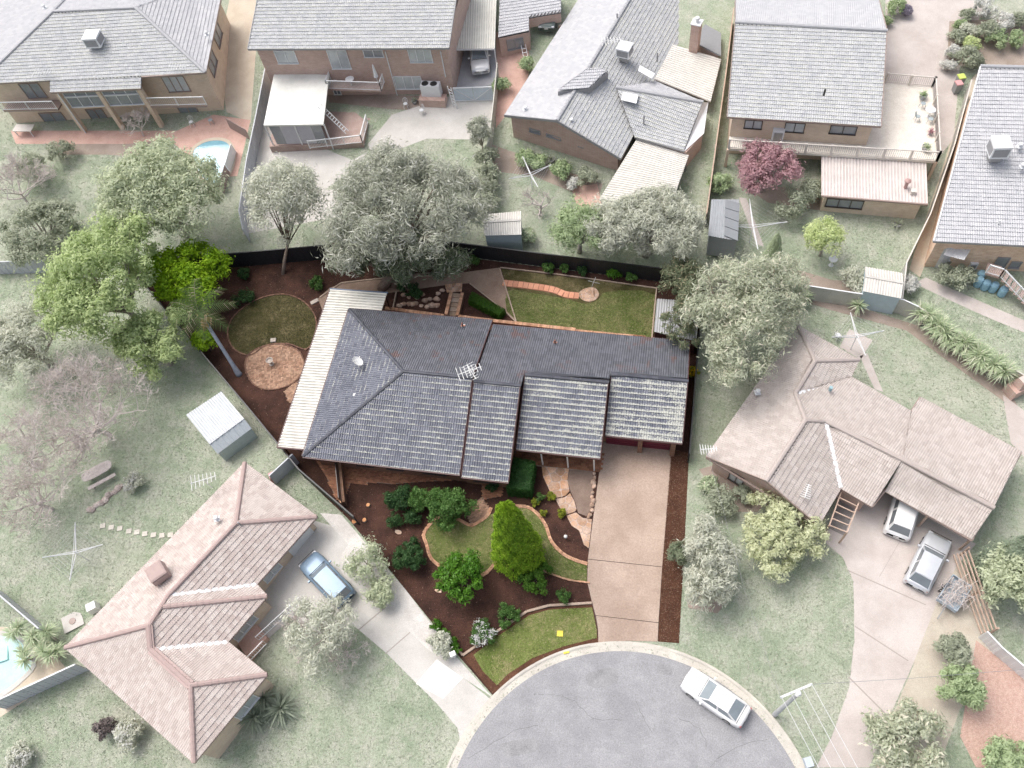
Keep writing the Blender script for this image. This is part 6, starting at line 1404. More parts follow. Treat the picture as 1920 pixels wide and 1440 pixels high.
# --- shrubs of the front garden
S = shrub
S((748, 937), 50, 'dark round shrub at the left of the front row below the windows', v_deep, 1.9, 3600, .075, seed=61, ncl=40, clr=.26)
S((785, 938), 46, 'middle round shrub of the front row below the windows', v_mid, 1.8, 3200, .075, seed=62, ncl=34, clr=.26)
S((842, 955), 86, 'largest bushy green shrub below the front eave', v_mid, 2.5, 7000, .08, seed=63, ncl=70, clr=.2)
S((740, 976), 30, 'small dark shrub lower left of the shrub row', v_deep, 1.0, 1300, .06, seed=64)
S((773, 972), 34, 'small dark shrub below the middle round shrub', v_deep, 1.1, 1500, .06, seed=65)
S((768, 1043), 62, 'dark green dome shrub left of the curved brick edging', v_deep, 1.7, 4500, .075, seed=66, ncl=44, clr=.24)
tree((862, 1082), 1.7, 92, 'small glossy bright green tree below the front lawn', v_bright, m_trunk, ncl=46, clr=.24, nleaf=6500, size=.095, seed=67, hh=1.3)
S((1002, 1082), 66, 'dense green round shrub at the foot of the conifer', leaf('box_leaf', (.043, .123, .014), (.145, .275, .036)), 1.6, 5000, .07, seed=68, ncl=50, clr=.22)
S((1057, 1116), 30, 'small green shrub alone in the bark near the driveway', v_mid, .8, 1200, .06, seed=69)
S((951, 1155), 46, 'light green shrub beside the sleeper edging', v_mid, 1.0, 2600, .065, seed=70, ncl=30, clr=.28)
S((907, 1188), 50, 'white-flowering shrub at the bottom of the bark bed', v_mid, 1.05, 2600, .065, seed=71, ncl=30, clr=.28, flowers=v_wh)
for k, (px, w_, m_) in enumerate((((1033, 932), 20, v_yell), ((1003, 944), 17, v_yell), ((1020, 960), 17, v_yell), ((1052, 962), 18, v_yell), ((1012, 935), 22, v_mid))):
    S(px, w_, ('yellow-green tuft nearest the upper flagstones', 'yellow-green tuft left of the bed, beside the bluish plant', 'yellow-green tuft at the lower left of the flagstone bed', 'yellow-green tuft touching the middle flagstones', 'bluish green plant among the yellow tufts')[k], m_, .55, 700, .06, aspect=.4, seed=72+k, ncl=12)
for k, px in enumerate(((818, 1172), (832, 1190), (845, 1206), (856, 1220))): S(px, 26, ('topmost green plant in the strip by the lower left boundary', 'second green plant in the strip by the lower left boundary', 'third green plant in the strip by the lower left boundary', 'lowest green plant in the strip by the lower left boundary')[k], v_bright, .6, 800, .07, aspect=.4, seed=80+k, ncl=12)
for k, px in enumerate(((930, 905), (922, 915))): S(px, 24, ('small dark plant under the front eave beside the hedge', 'small dark plant beside the front paving notch')[k], v_deep, .6, 700, .06, seed=84+k, ncl=12)
# rear garden plants
for k, (px, w_, m_) in enumerate((((458, 512), 26, v_deep), ((594, 532), 30, v_mid), ((458, 562), 42, v_deep), ((1029, 502), 22, v_mid), ((1059, 504), 20, v_mid), ((1094, 508), 24, v_deep), ((1152, 512), 30, v_bright), ((1182, 520), 22, v_mid), ((887, 492), 24, v_mid), ((765, 538), 40, v_deep), ((782, 551), 26, v_deep))):
    S(px, w_, ('small dark shrub near the left rear fence', 'low green shrub on bark above the patio roof', 'dark green shrub beside the egg-shaped lawn', 'leftmost of the shrubs along the rear fence bed', 'second shrub from the left along the rear fence bed', 'dark middle shrub along the rear fence bed', 'bright green shrub along the rear fence bed', 'rightmost shrub along the rear fence bed', 'low green shrub between she-oak and rear lawn', 'dark shrub behind the rock garden', 'dark low shrub among the garden rocks')[k], m_, .9, 1100, .07, seed=90+k, ncl=16)
S((1298, 700), 22, 'yellow-flowering plant at the right rear corner of the house', v_yell, 1.3, 700, .07, seed=102, ncl=10, flowers=leaf('yellow_flower', (.75, .5, .01), (.85, .6, .02)))
def hedge(px, H, label, mat, seed, nleaf, size=.06):
    rg = np.random.default_rng(seed); P = [np.array(G(*q)[:2]) for q in px]; c = sum(P)/4; t = thing('hedge', label, 'hedge', (*c, hgt(c[1]))); gz = hgt(c[1])
    core = MB().prism(inset([tuple(q) for q in P], .12), gz-.1, gz+H-.1); core.build('inner_branches', mat, t)
    per = [np.linalg.norm(P[(i+1) % 4]-P[i]) for i in range(4)]; A = per[0]*per[1]; area = [A]+[p*H for p in per]; C = []; N = []
    for _ in range(nleaf):
        k = rg.choice(5, p=np.array(area)/sum(area)); u, v = rg.uniform(size=2); bump = rg.normal()*.035
        if k == 0:
            q = (P[0]*(1-u)+P[1]*u)*(1-v)+(P[3]*(1-u)+P[2]*u)*v; C.append((*q, gz+H+bump)); N.append((0, 0, 1.))
        else:
            a, b = P[k-1], P[k % 4]; q = a+(b-a)*u; d = (b-a)/per[k-1]; n = np.array([d[1], -d[0]]); n = n if n @ (q-c) > 0 else -n; C.append((*(q+n*bump), gz+v*H)); N.append((*n, .2))
    C = np.array(C); N = np.array(N)+rg.normal(size=(nleaf, 3))*.55; V = quads(C, N, size, .7, rg); np_mesh('crown', V, np.arange(len(V)).reshape(-1, 4), mat, t)
hedge([(953, 930), (998, 935), (1006, 880), (968, 872)], 1.5, 'dark trimmed box hedge between two front roof sections', v_hedge, 110, 7000)
hedge([(937, 602), (949, 590), (888, 556), (880, 572)], .8, 'bright trimmed hedge in the triangular rear bed', v_hedger, 111, 5000)
# --- palm in the left corner
q = np.array(G(448, 702)); top = np.array(G(386, 604)); b = q
pl = thing('palm_tree', 'leaning palm with smooth grey trunk beside the egg-shaped lawn', 'palm', q)
tp = W(383, 600, 4.4); mid = q+(tp-q)*.5+np.array([.1, -.1, 0])
MB().tube([q-np.array([0, 0, .2]), q+np.array([0, 0, .15]), q+(tp-q)*.2, mid, tp], [.34, .26, .17, .15, .14], 12).build('trunk', surf('palm_bark', (.22, .25, .30), (.33, .36, .41), 3, .6, .15, 20, .2), pl, smooth=True)
MB().tube([tp-np.array([0, 0, .1]), tp+np.array([-.05, .05, .5]), tp+np.array([-.1, .15, 1.2])], [.2, .17, .07], 10).build('crownshaft', leaf('crownshaft_green', (.16, .24, .08), (.24, .33, .14)), pl, smooth=True)
rg = random.Random(5); fv = leaf('palm_leaf', (.06, .11, .035), (.17, .235, .09), (.36, .34, .22))
straps('dead_skirt', pl, leaf('dead_frond', (.32, .17, .06), (.46, .28, .13)), tp+np.array([0, 0, .35]), 26, .95, .14, 77, (-1.0, .1), .5); hd = tp+np.array([-.1, .12, 1.1])
for k, (a, e, L) in enumerate(((2.9, .5, 3.2), (3.6, .3, 3.0), (1.9, .8, 3.0), (1.2, .5, 3.0), (.5, .4, 3.0), (-.3, .2, 2.8), (-1.1, .2, 2.6), (4.3, .2, 2.8), (2.3, 1.2, 2.2))):
    V = []; Q = []; sp = [hd]; d = np.array([math.cos(a)*math.cos(e), math.sin(a)*math.cos(e), math.sin(e)])
    for i in range(10): d = d+np.array([0, 0, -.11]); d /= np.linalg.norm(d); sp.append(sp[-1]+d*L/10)
    s = np.array([-math.sin(a), math.cos(a), 0])
    for i in range(1, 11):
        for sd in (-1, 1):
            for j in range(2):
                p = sp[i-1]+(sp[i]-sp[i-1])*(j*.5+.2); l = .62*math.sin(min(1, (i+1)/10)*2.6)+.1; tip = p+s*sd*l+(sp[i]-sp[i-1])*1.1+np.array([0, 0, -.28*l-rg.uniform(0, .12)]); w = (sp[i]-sp[i-1])*.12; b0 = len(V); V += [p-w, p+w, tip+w*.2, tip-w*.2]; Q.append((b0, b0+1, b0+2, b0+3))
    f = np_mesh('frond', np.array(V), np.array(Q), fv, pl); MB().tube(sp, [.03-.0022*i for i in range(11)], 4).build('midrib', fv, f)
# --- yuccas, cycads and neighbour shrubs
for k, px in enumerate(((1462, 560), (1485, 563), (1505, 568), (1605, 584), (1722, 610), (1738, 622), (1752, 634), (1768, 645), (1785, 655), (1800, 668), (1818, 680), (1833, 690), (1850, 702), (1868, 715))):
    yucca(px, 1.5 if k > 3 else .9, 1.35 if k > 3 else .95, (('first', 'second', 'third', 'fourth', 'fifth', 'sixth', 'seventh', 'eighth', 'ninth', 'last')[k-4]+' tall yucca from the white corner shed along the grey fence') if k > 3 else ('spiky plant nearest the slim conifer, along the back fence', 'second spiky plant from the slim conifer along the fence', 'third spiky plant from the slim conifer along the fence', 'lone spiky plant below the white corner shed')[k], f_ycc, 120+k, 110, 'yuccas along the back fence' if k > 3 else None, heads=2 if k > 3 else 1)
for k, px in enumerate(((45, 1190), (72, 1205), (92, 1225), (60, 1235), (105, 1200), (110, 1235))): yucca(px, 1.2, 1.0, 'spiky yucca in the clump beside the lower left pool', f_ycc, 150+k, 80, 'yuccas by the lower left pool', heads=2)
for k, px in enumerate(((500, 1310), (480, 1345), (530, 1330))): yucca(px, .5, 1.7, ('upper dark cycad on the pink-roofed house front lawn', 'lower left dark cycad below the pink-roofed house wall', 'right dark cycad on the lower front lawn')[k], leaf('cycad_leaf', (.258, .302, .234), (.409, .454, .355)), 160+k, 60, name='cycad', w=.14)
nb = [((245, 1375), 52, f_hazepale, 'white-flowering shrub below the pink roof at lower left', f_white), ((198, 1365), 44, leaf('plum_dark', (.20, .17, .165), (.28, .24, .23)), 'dark plum round shrub beside the white-flowering one', None), ((40, 1420), 50, f_hazepale, 'white-flowering shrub at the bottom left corner', f_white), ((250, 905), 36, f_hazepale, 'white-flowering shrub beside the picnic table', f_white),
      ((690, 1060), 84, f_olive, 'pale clipped hedge shrub right of the blue car', None), ((825, 1210), 50, f_hazepale, 'pale lavender bush beside the lower left driveway', None), ((715, 1110), 60, f_olive, 'lower end of the pale hedge beside the blue car', None),
      ((1350, 345), 44, f_green, 'green and yellow bush left of the purple maple', None), ((1480, 385), 70, f_dark, 'dark low shrub mass right of the purple maple', None), ((1520, 360), 50, f_dark, 'dark shrub against the lower patio wall', None), ((1350, 940), 60, f_dark, 'dark green shrub in the corner bed of the taupe house', None), ((1330, 910), 36, f_ycc, 'light spiky-leaved shrub at taupe house left corner', None), ((1395, 925), 40, f_dark, 'dark shrub against the taupe house brick wall', None),
      ((1600, 528), 56, f_hazepale, 'round grey-green bush left of the white corner shed', None), ((1700, 535), 40, f_white, 'white-leaved shrub at the fence corner below the shed', None), ((1775, 520), 50, f_dark, 'dark shrub below the rain tank', None), ((1805, 525), 56, f_dark, 'dark shrub between rain tank and blue drums', None),
      ((985, 298), 40, f_green, 'first green shrub along the red brick gable wall', None), ((1010, 308), 36, f_green, 'second green shrub along the red brick gable wall', None), ((1050, 322), 42, f_green, 'third green shrub along the red brick gable wall', None), ((1075, 345), 26, f_white, 'white-flowering shrub along the brick gable wall', None), ((1100, 335), 40, f_dark, 'dark shrub at the right end of the brick gable wall', None), ((940, 160), 34, f_green, 'green shrub by the courtyard fence', None), ((990, 125), 40, f_green, 'yellow-green shrub under the grey roof eave in courtyard', None), ((1140, 420), 50, f_white, 'white-flowering bush between olive and weeping trees', None), ((990, 445), 36, f_ycc, 'pale spiky bush right of the ribbed gable shed', None), ((115, 285), 50, f_dark, 'dark shrub in front of the top left house posts', None), ((65, 320), 70, f_dark, 'dark shrub beside the upper left lawn', None)]
for k, (px, w_, m_, lb, fl) in enumerate(nb): shrub(px, w_, lb, m_, None, 1800, .09, seed=200+k, flowers=fl, trunkm=m_ntrunk)
TL = ['rounded green shrub at the top right driveway edge', 'mauve shrub beside the rounded green one on the driveway', 'low green shrub lowest at the driveway house corner', 'white blossoming shrub, topmost in the crowded bed', 'dark ball shrub upper left in the crowded bed', 'small green ball shrub left in the crowded bed', 'dark ball shrub on the left edge of the bed', 'lime green ball shrub near the bottom of bed', 'silver ball shrub amid the left of bed', 'dark shrub in the middle of the crowded bed', 'green shrub right of the middle of the bed', 'widest dark shrub low in the crowded bed', 'white shrub at the left edge above the bins', 'white blossoming shrub upper right in the bed', 'dark shrub at the top right of the bed', 'green shrub at the right end of the bed', 'dark shrub at the bottom of the bed by grey roof', 'lowest white shrub nearest the wheelie bins']
tops = [((1680, 15), 36, f_green), ((1700, 22), 24, leaf('mauve_leaf', (.33, .30, .37), (.42, .38, .46))), ((1660, 40), 22, f_green), ((1845, 18), 48, f_white), ((1815, 30), 28, f_dark), ((1800, 48), 22, f_green), ((1792, 72), 32, f_dark), ((1822, 85), 34, f_limep), ((1815, 60), 34, f_hazepale), ((1850, 62), 44, f_dark), ((1870, 75), 40, f_green), ((1810, 110), 52, f_dark), ((1785, 98), 30, f_white), ((1880, 45), 44, f_white), ((1908, 40), 34, f_dark), ((1905, 75), 36, f_green), ((1830, 120), 30, f_dark), ((1780, 125), 28, f_white)]
for k, (px, w_, m_) in enumerate(tops): shrub(px, w_, TL[k], m_, None, 1300, .09, seed=240+k, group='shrubs in the top right bed', trunkm=m_ntrunk)

# ================================================================== ground litter and grass tufts
def mask_poly(X, Y, P):
    r = np.zeros(len(X), bool); j = len(P)-1
    for i in range(len(P)):
        c = (P[i][1] > Y) != (P[j][1] > Y); den = (P[j][1]-P[i][1]) or 1e-9
        r ^= c & (X < (P[j][0]-P[i][0])*(Y-P[i][1])/den+P[i][0]); j = i
    return r
HG = np.vectorize(hgt)
def scatter(name, X, Y, mat, size, aspect, tilt, label, cat, seed, dz=.03, base=None):
    rg = np.random.default_rng(seed); n = len(X); C = np.stack([X, Y, HG(Y)+dz], 1)
    N = np.array([[0, 0, 1.]])+rg.normal(size=(n, 3))*tilt; V = quads(C, N, size, aspect, rg)
    o = np_mesh(name, V, np.arange(len(V)).reshape(-1, 4), mat); tag(o, label, cat, kind='stuff'); return o
def points(P, n, seed, avoid=()):
    rg = np.random.default_rng(seed); P = np.array(P); a, b = P.min(0), P.max(0); X, Y = rg.uniform(a[0], b[0], n), rg.uniform(a[1], b[1], n); k = mask_poly(X, Y, P)
    for nm, Q in avoid: k &= ~mask_poly(X, Y, Q)
    return X[k], Y[k]
names = {}
for nm, Q in LAID: names.setdefault(nm, []).append(Q)
hard = [(n_, Q) for n_, Q in LAID if n_ not in ('garden_bed', 'side_bed', 'verge_soil')]
X, Y = points(LOT, 60000, 1, hard); scatter('bark_chips', X, Y, leaf('bark_chip', (.035, .016, .011), (.10, .048, .034), (.26, .17, .125), .0, .9), .055, .45, .5, 'loose bark chips covering the garden beds', 'bark', 2, .025)
X, Y = points(names['side_bed'][0], 14000, 3); scatter('bark_chips', X, Y, leaf('red_chip', (.07, .03, .018), (.15, .07, .042), (.27, .18, .13), .0, .9), .055, .45, .5, 'loose reddish bark chips beside the driveway', 'bark', 4, .03)
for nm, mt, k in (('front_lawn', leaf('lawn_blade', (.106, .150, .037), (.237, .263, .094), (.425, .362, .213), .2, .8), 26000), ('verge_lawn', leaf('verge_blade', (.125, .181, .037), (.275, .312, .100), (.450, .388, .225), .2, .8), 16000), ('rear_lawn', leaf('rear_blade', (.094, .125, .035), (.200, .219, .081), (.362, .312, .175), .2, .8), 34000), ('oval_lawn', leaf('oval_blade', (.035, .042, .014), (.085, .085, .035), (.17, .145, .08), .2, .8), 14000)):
    X, Y = points(names[nm][-1], k, 5); scatter('grass_tufts', X, Y, mt, .06, .5, .7, 'short grass blades of the '+nm.replace('_', ' '), 'grass', 6, .03)
X, Y = points([(-75, -8), (32, -8), (34, 66), (-75, 66)], 260000, 7, [(n_, Q) for n_, Q in LAID if n_ != 'rear_lawn'] + [('lot', LOT)])
scatter('grass_tufts', X, Y, leaf('hazed_blade', (.285, .335, .24), (.40, .44, .335), (.50, .49, .42), .25, .8), .085, .5, .7, 'short pale grass of the neighbouring lawns', 'grass', 8, .03)  # blade colours share the painted white haze of this lawn
# ================================================================== vehicles
def car(px, ang, L, Wd, Ht, label, paint, kind='sedan', glassm=None, name='parked_car', z=None):
    q = np.array(G(*px)); z0 = hgt(q[1]) if z is None else z; t = thing(name, label, 'car', (q[0], q[1], z0)); t.rotation_euler = (0, 0, 0)
    gm = glassm or glass('car_glass', (.10, .12, .14), .06)
    cs, sn = math.cos(ang), math.sin(ang); X = lambda x, y, zz: (q[0]+x*cs-y*sn, q[1]+x*sn+y*cs, z0+zz)
    hw = Wd/2; bl = Ht*.60
    st = [(-.5, .72, .62), (-.485, .86, .80), (-.44, .95, .92), (-.30, 1., .97), (-.05, 1., 1.), (.22, 1., 1.), (.36, .98, 1.0), (.46, .92, .98), (.495, .80, .86), (.5, .70, .6)]   # front .. rear: width, belt height
    if kind != 'sedan': st[-3] = (.47, .95, 1.02); st[-2] = (.495, .88, .98)
    ring = []; mb = MB()
    for x, w_, h_ in st:
        hb = bl*h_; s = [(-1, .22), (-1.0, .45), (-.97, .8), (-.86, .97), (-.5, 1.02), (0, 1.035), (.5, 1.02), (.86, .97), (.97, .8), (1.0, .45), (1, .22)]
        ring.append([X(x*L, k*hw*w_, max(.18, hb*v) if v < .3 else .18+(hb-.18)*v) for k, v in s])
    n = len(ring[0]); mb.add([v for r in ring for v in r], [(i*n+j, i*n+j+1, (i+1)*n+j+1, (i+1)*n+j) for i in range(len(ring)-1) for j in range(n-1)]+[tuple(range(n)), tuple(range((len(ring)-1)*n, len(ring)*n))[::-1]])
    body = mb.build('body', paint, t, smooth=True)
    # cabin: base outline, roof outline
    f0, f1, r1, r0 = ((-.20, -.06, .24, .40) if kind == 'sedan' else ((-.19, -.05, .36, .47) if kind == 'hatch' else (-.20, -.07, .42, .485)))
    zb, zt = bl*.99, Ht; wb, wt = hw*.88, hw*.68
    B = [X(f0*L, -wb*.93, zb), X(f0*L, wb*.93, zb), X(r0*L, wb*.90, zb), X(r0*L, -wb*.90, zb)]
    T = [X(f1*L, -wt, zt-.03), X(f1*L, wt, zt-.03), X(r1*L, wt*.96, zt-.02), X(r1*L, -wt*.96, zt-.02)]
    cab = MB().hexa(B+T); cab.build('cabin_pillar', paint, t)
    nx = 5; ny = 5; V = []
    for i in range(nx):
        for j in range(ny):
            u, v = i/(nx-1), j/(ny-1); p = (np.array(T[0])*(1-v)+np.array(T[1])*v)*(1-u)+(np.array(T[3])*(1-v)+np.array(T[2])*v)*u
            p[2] += .015+.05*math.sin(math.pi*u)*.6+.05*math.sin(math.pi*v)*.7; V.append(p)
    MB().add(V, [(i*ny+j, i*ny+j+1, (i+1)*ny+j+1, (i+1)*ny+j) for i in range(nx-1) for j in range(ny-1)]).build('roof', paint, t, smooth=True)
    def pane(nm, a, b, c, d, m=.07, out=.012):
        P = [np.array(k) for k in (a, b, c, d)]; ce = sum(P)/4; nr = np.cross(P[1]-P[0], P[3]-P[0]); nr /= np.linalg.norm(nr)
        if nr @ (ce-np.array(X(0, 0, Ht*.6))) < 0: nr = -nr
        P = [k+(ce-k)*m+nr*out for k in P]; MB().add(P, [(0, 1, 2, 3)]).build(nm, gm, t)
    pane('windscreen', B[0], B[1], T[1], T[0]); pane('rear_window', B[3], B[2], T[2], T[3], .1)
    for s, (a, b, c, d) in ((-1, (B[0], B[3], T[3], T[0])), (1, (B[1], B[2], T[2], T[1]))):
        a, b, c, d = [np.array(k) for k in (a, b, c, d)]
        pane('side_window', a+(b-a)*.06, a+(b-a)*.50, d+(c-d)*.46, d+(c-d)*.02, .09); pane('side_window', a+(b-a)*.52, a+(b-a)*.93, d+(c-d)*.96, d+(c-d)*.5, .09)
    for sx in (-.215, .415 if kind == 'sedan' else -.49): MB().bar(X(sx*L, -hw*.8, bl*1.005+.01), X(sx*L, hw*.8, bl*1.005+.01), .025, .05).build('panel_gap', m_black, t)
    for sx in (-.31, .29):
        for sy in (-1, 1):
            c = np.array(X(sx*L, sy*(hw-.1), .31)); ax = np.array([-sn, cs, 0]); w_ = MB().tube([c-ax*.11, c+ax*.11], .31, 16).build('wheel', m_black, t); MB().tube([c+ax*sy*.1, c+ax*sy*.118], .2, 12).build('rim', m_steel, w_)
    for sy in (-1, 1):
        a = X(-.475*L, sy*hw*.70, bl*.66); MB().box((a[0], a[1], a[2]), (.22, .34, .13), ang, .8).build('headlight', plain('lamp_lens', (.7, .72, .75), .15), t)
        a = X(.485*L, sy*hw*.70, bl*.70); MB().box((a[0], a[1], a[2]), (.10, .26, .10), ang).build('tail_light', plain('tail_red', (.45, .09, .09), .3), t)
        a = X(-.14*L, sy*(hw+.08), bl*.95); MB().box((a[0], a[1], a[2]), (.14, .2, .13), ang, .8).build('mirror', paint, t)
    for sx in (-.503, .503): a = X(sx*L, 0, .42); MB().box((a[0], a[1], a[2]), (.02, .38, .11), ang).build('number_plate', m_white, t)
    return t
p_white = plain('white_car_paint', (.80, .80, .80), .25, 0, .5, .03, .6); p_silver = plain('silver_car_paint', (.60, .62, .65), .3, .3, .5, .05, .4); p_blue = plain('steel_blue_car_paint', (.20, .28, .37), .4, .2, .4, .05, .15); p_dark = plain('dark_green_car_paint', (.12, .15, .14), .3, 0, .5, .05, .4)
def dirpx(a, b): p, q = G(*a, .6), G(*b, .6); return math.atan2(q[1]-p[1], q[0]-p[0])
g_pale = glass('pale_car_glass', (.33, .38, .41), .06)
car((1340, 1310), dirpx((1288, 1268), (1387, 1338)), 4.45, 1.74, 1.4, 'white sedan parked at the kerb of the turning circle', p_white, 'sedan', g_pale)
car((1735, 1058), dirpx((1757, 1003), (1712, 1096)), 4.2, 1.78, 1.5, 'silver hatchback parked on the right-hand driveway', p_silver, 'hatch', glass('mid_car_glass', (.20, .23, .25), .06))
car((617, 1090), dirpx((578, 1048), (652, 1125)), 4.6, 1.85, 1.62, 'steel blue wagon parked on the lower left driveway', p_blue, 'wagon', glass('mid_car_glass', (.2, .23, .25)))
car((1692, 958), dirpx((1706, 915), (1685, 985))+0., 4.6, 1.85, 1.68, 'white wagon backed under the taupe house carport', p_white, 'wagon', glass('mid_car_glass', (.2, .23, .25)))
car((900, 112), dirpx((899, 130), (893, 70)), 4.7, 1.86, 1.45, 'white sedan nose-out under the cream carport', p_white, 'sedan', glass('mid_car_glass', (.2, .23, .25)))
car((1031, 34), dirpx((1022, 75), (1030, 30)), 4.5, 1.8, 1.45, 'dark green car inside the open brick garage', p_dark, 'sedan')
# box trailer heaped with cut branches
q = np.array(G(1782, 1118)); tr = thing('box_trailer', 'small blue box trailer heaped with cut branches', 'trailer', q); an = dirpx((1762, 1140), (1800, 1080))
MB().box((q[0], q[1], q[2]+.45), (2.1, 1.3, .06), an).build('tray', plain('trailer_blue', (.40, .47, .53), .5), tr)
for dx, dy, sx, sy in ((0, .65, 2.1, .05), (0, -.65, 2.1, .05), (1.05, 0, .05, 1.3), (-1.05, 0, .05, 1.3)):
    MB().box((q[0]+dx*math.cos(an)-dy*math.sin(an), q[1]+dx*math.sin(an)+dy*math.cos(an), q[2]+.5), (sx, sy, .4), an).build('side', MATS['trailer_blue'], tr)
for s in (-1, 1):
    c = q+np.array([-s*.75*math.sin(an), s*.75*math.cos(an), .3]); w_ = MB().tube([c-np.array([math.sin(an), -math.cos(an), 0])*.08, c+np.array([math.sin(an), -math.cos(an), 0])*.08], .28, 14).build('wheel', m_black, tr)
MB().bar(q+np.array([-1.0*math.cos(an), -1.0*math.sin(an), .45]), q+np.array([-2.1*math.cos(an), -2.1*math.sin(an), .45]), .07, .07).build('drawbar', m_steel, tr)
rg = random.Random(3); mb = MB()
for k in range(150):
    c = q+np.array([rg.uniform(-.9, .9), rg.uniform(-.9, .9), rg.uniform(.7, 1.3)]); d = np.array([rg.uniform(-1, 1), rg.uniform(-1, 1), rg.uniform(-.3, .4)]); mb.tube([c-d*.5, c+d*.1+np.array([0, 0, .05]), c+d*.5], [.02, .015, .008], 3, False)
tag(mb.build('branch_pile', m_twig), 'tangle of cut grey branches heaped in the box trailer', 'branches')
# ================================================================== clothes lines, furniture, poles
def hoist(px, H, arm, label, rot=.4, mat=None):
    q = np.array(G(*px)); t = thing('clothes_hoist', label, 'clothes line', q); m = mat or m_nwhite; top = q+np.array([0, 0, H])
    MB().tube([q, top], .035, 8).build('post', m, t); ends = []
    for k in range(4):
        a = rot+k*math.pi/2; e = top+np.array([math.cos(a)*arm, math.sin(a)*arm, .25]); ends.append(e); MB().tube([top-np.array([0, 0, .25]), e], .04, 5).tube([top+np.array([0, 0, .1]), e], .028, 4).build('arm', m, t)
    ln = MB()
    for s in (.35, .5, .65, .8, .95):
        pts = [top+(e-top)*s for e in ends]
        for k in range(4): ln.tube([pts[k], pts[(k+1) % 4]], .005, 3, False)
    ln.build('wire', m, t)
hoist((165, 1050), 1.9, 2.3, 'large white rotary clothes line on the lower left lawn', .35)
hoist((1595, 655), 2.0, 2.0, 'white rotary clothes line on a concrete pad behind the taupe house', .25)
hoist((1405, 455), 2.2, 2.7, 'wide white rotary clothes line beside the slim conifer', .15)
hoist((998, 355), 2.0, 2.0, 'rotary clothes line behind the red brick gable house', .5)
def chair(px, label, rot=0., mat=None, s=1.):
    q = np.array(G(*px)) if len(px) == 2 else np.array(px); t = thing('garden_chair', label, 'chair', q); m = mat or m_nwhite; cs, sn = math.cos(rot), math.sin(rot); X = lambda x, y, z: q+np.array([x*cs-y*sn, x*sn+y*cs, z])*s
    MB().lathe(X(0, 0, .43), ((.2, 0), (.22, .02), (.2, .04)), 12).build('seat', m, t)
    for x, y in ((-.16, -.16), (.16, -.16), (.16, .16), (-.16, .16)): MB().tube([X(x*1.15, y*1.15, 0), X(x*.8, y*.8, .44)], .018, 5).build('leg', m, t)
    mb = MB(); pts = [X(-.19, .18, .45), X(-.2, .22, .75), X(0, .25, .92), X(.2, .22, .75), X(.19, .18, .45)]; mb.tube(pts, .018, 5)
    for k in (-.08, 0, .08): mb.tube([X(k, .19, .45), X(k, .245, .88)], .014, 4)
    mb.build('backrest', m, t)
chair((762, 202), 'white ornate chair left of the pot table by the brick house', .2, s=1.15); chair((792, 214), 'white ornate chair right of the pot table by the brick house', -.6, s=1.15); chair((1568, 635), 'white folding chair on the lawn behind the taupe house', 2.2, s=1.2)
dq = lambda x, y: tuple(W(x, y, dk)); m_gch = plain('slate_chair', (.36, .42, .44), .5)
for px, lb, r_ in (((1728, 202), 'upper grey chair on the pale deck', .5), ((1718, 226), 'left grey chair on the pale deck', 1.7), ((1742, 231), 'right grey chair by the deck table', -.4)): chair(dq(*px), lb, r_, m_gch, 1.1)
q = dq(1740, 218); tb = thing('round_table', 'round white table on the pale deck', 'table', q); MB().lathe(q, ((.22, 0), (.04, .05), (.04, .68), (.42, .7), (.42, .74)), 16).build('table', m_nwhite, tb)
def pot(q, label, r=.3, lm=None, seed=1, pm=None, L=.6):
    t = thing('potted_plant', label, 'potted plant', q); MB().lathe(q, ((r*.6, 0), (r*.9, r*.7), (r, r*1.3), (r*.85, r*1.3), (r*.8, r*1.1)), 14).build('pot', pm or plain('grey_pot', (.30, .30, .31), .5), t); straps('leaves', t, lm or f_ycc, (q[0], q[1], q[2]+r*1.2), 36, L, .06, seed, (.1, 1.4), .4)
pot(dq(1729, 185), 'upper potted plant on the pale deck', .34, f_green, 301); pot(dq(1734, 282), 'large potted spiky plant at the deck corner', .36, f_ycc, 302); pot(dq(1744, 252), 'small red potted plant on the deck edge', .2, f_maple, 303); pot(G(1681, 425), 'potted palm at the corner of the lower patio wall', .3, f_dark, 304, L=.8)
for k, px in enumerate(((992, 290), (1033, 305), (1060, 313))): pot(G(*px), ('left grey tub plant along the brick gable wall', 'middle grey tub plant along the brick gable wall', 'right grey tub plant along the brick gable wall')[k], .38, f_dark, 310+k, L=.7)
pot(G(778, 194), 'pot plant between two white ornate chairs', .28, f_dark, 315, L=.5)
for px, lb, c in (((1796, 160), 'wheelie bin with lime lid beside the right fence', (.55, .66, .15)), ((1791, 172), 'wheelie bin with red lid beside the right fence', (.60, .33, .33))):
    q = np.array(G(*px)); t = thing('wheelie_bin', lb, 'bin', q); MB().box((q[0], q[1], q[2]), (.5, .55, .95), .3, 1.12).build('body', plain('bin_green', (.28, .29, .29), .5), t); MB().box((q[0], q[1], q[2]+.95), (.6, .65, .08), .3, .92).build('lid', plain(lb[17:21]+'_lid', c, .5), t)
    for s in (-.2, .2): MB().tube([q+np.array([s, .3, .1]), q+np.array([s+.08, .3, .1])], .1, 10).build('wheel', m_black, t)
def ladder(a, b, label, n=9, w=.42):
    a, b = np.array(a), np.array(b); d = b-a; s = np.cross(d, (0, 0, 1)); s /= np.linalg.norm(s); t = thing('ladder', label, 'ladder', (a[0], a[1], min(a[2], b[2])))
    for k in (-1, 1): MB().bar(a+s*k*w/2, b+s*k*w/2, .05, .08).build('stile', m_nwhite, t)
    for i in range(1, n): c = a+d*i/n; MB().bar(c-s*w/2, c+s*w/2, .06, .04).build('rung', m_nwhite, t)
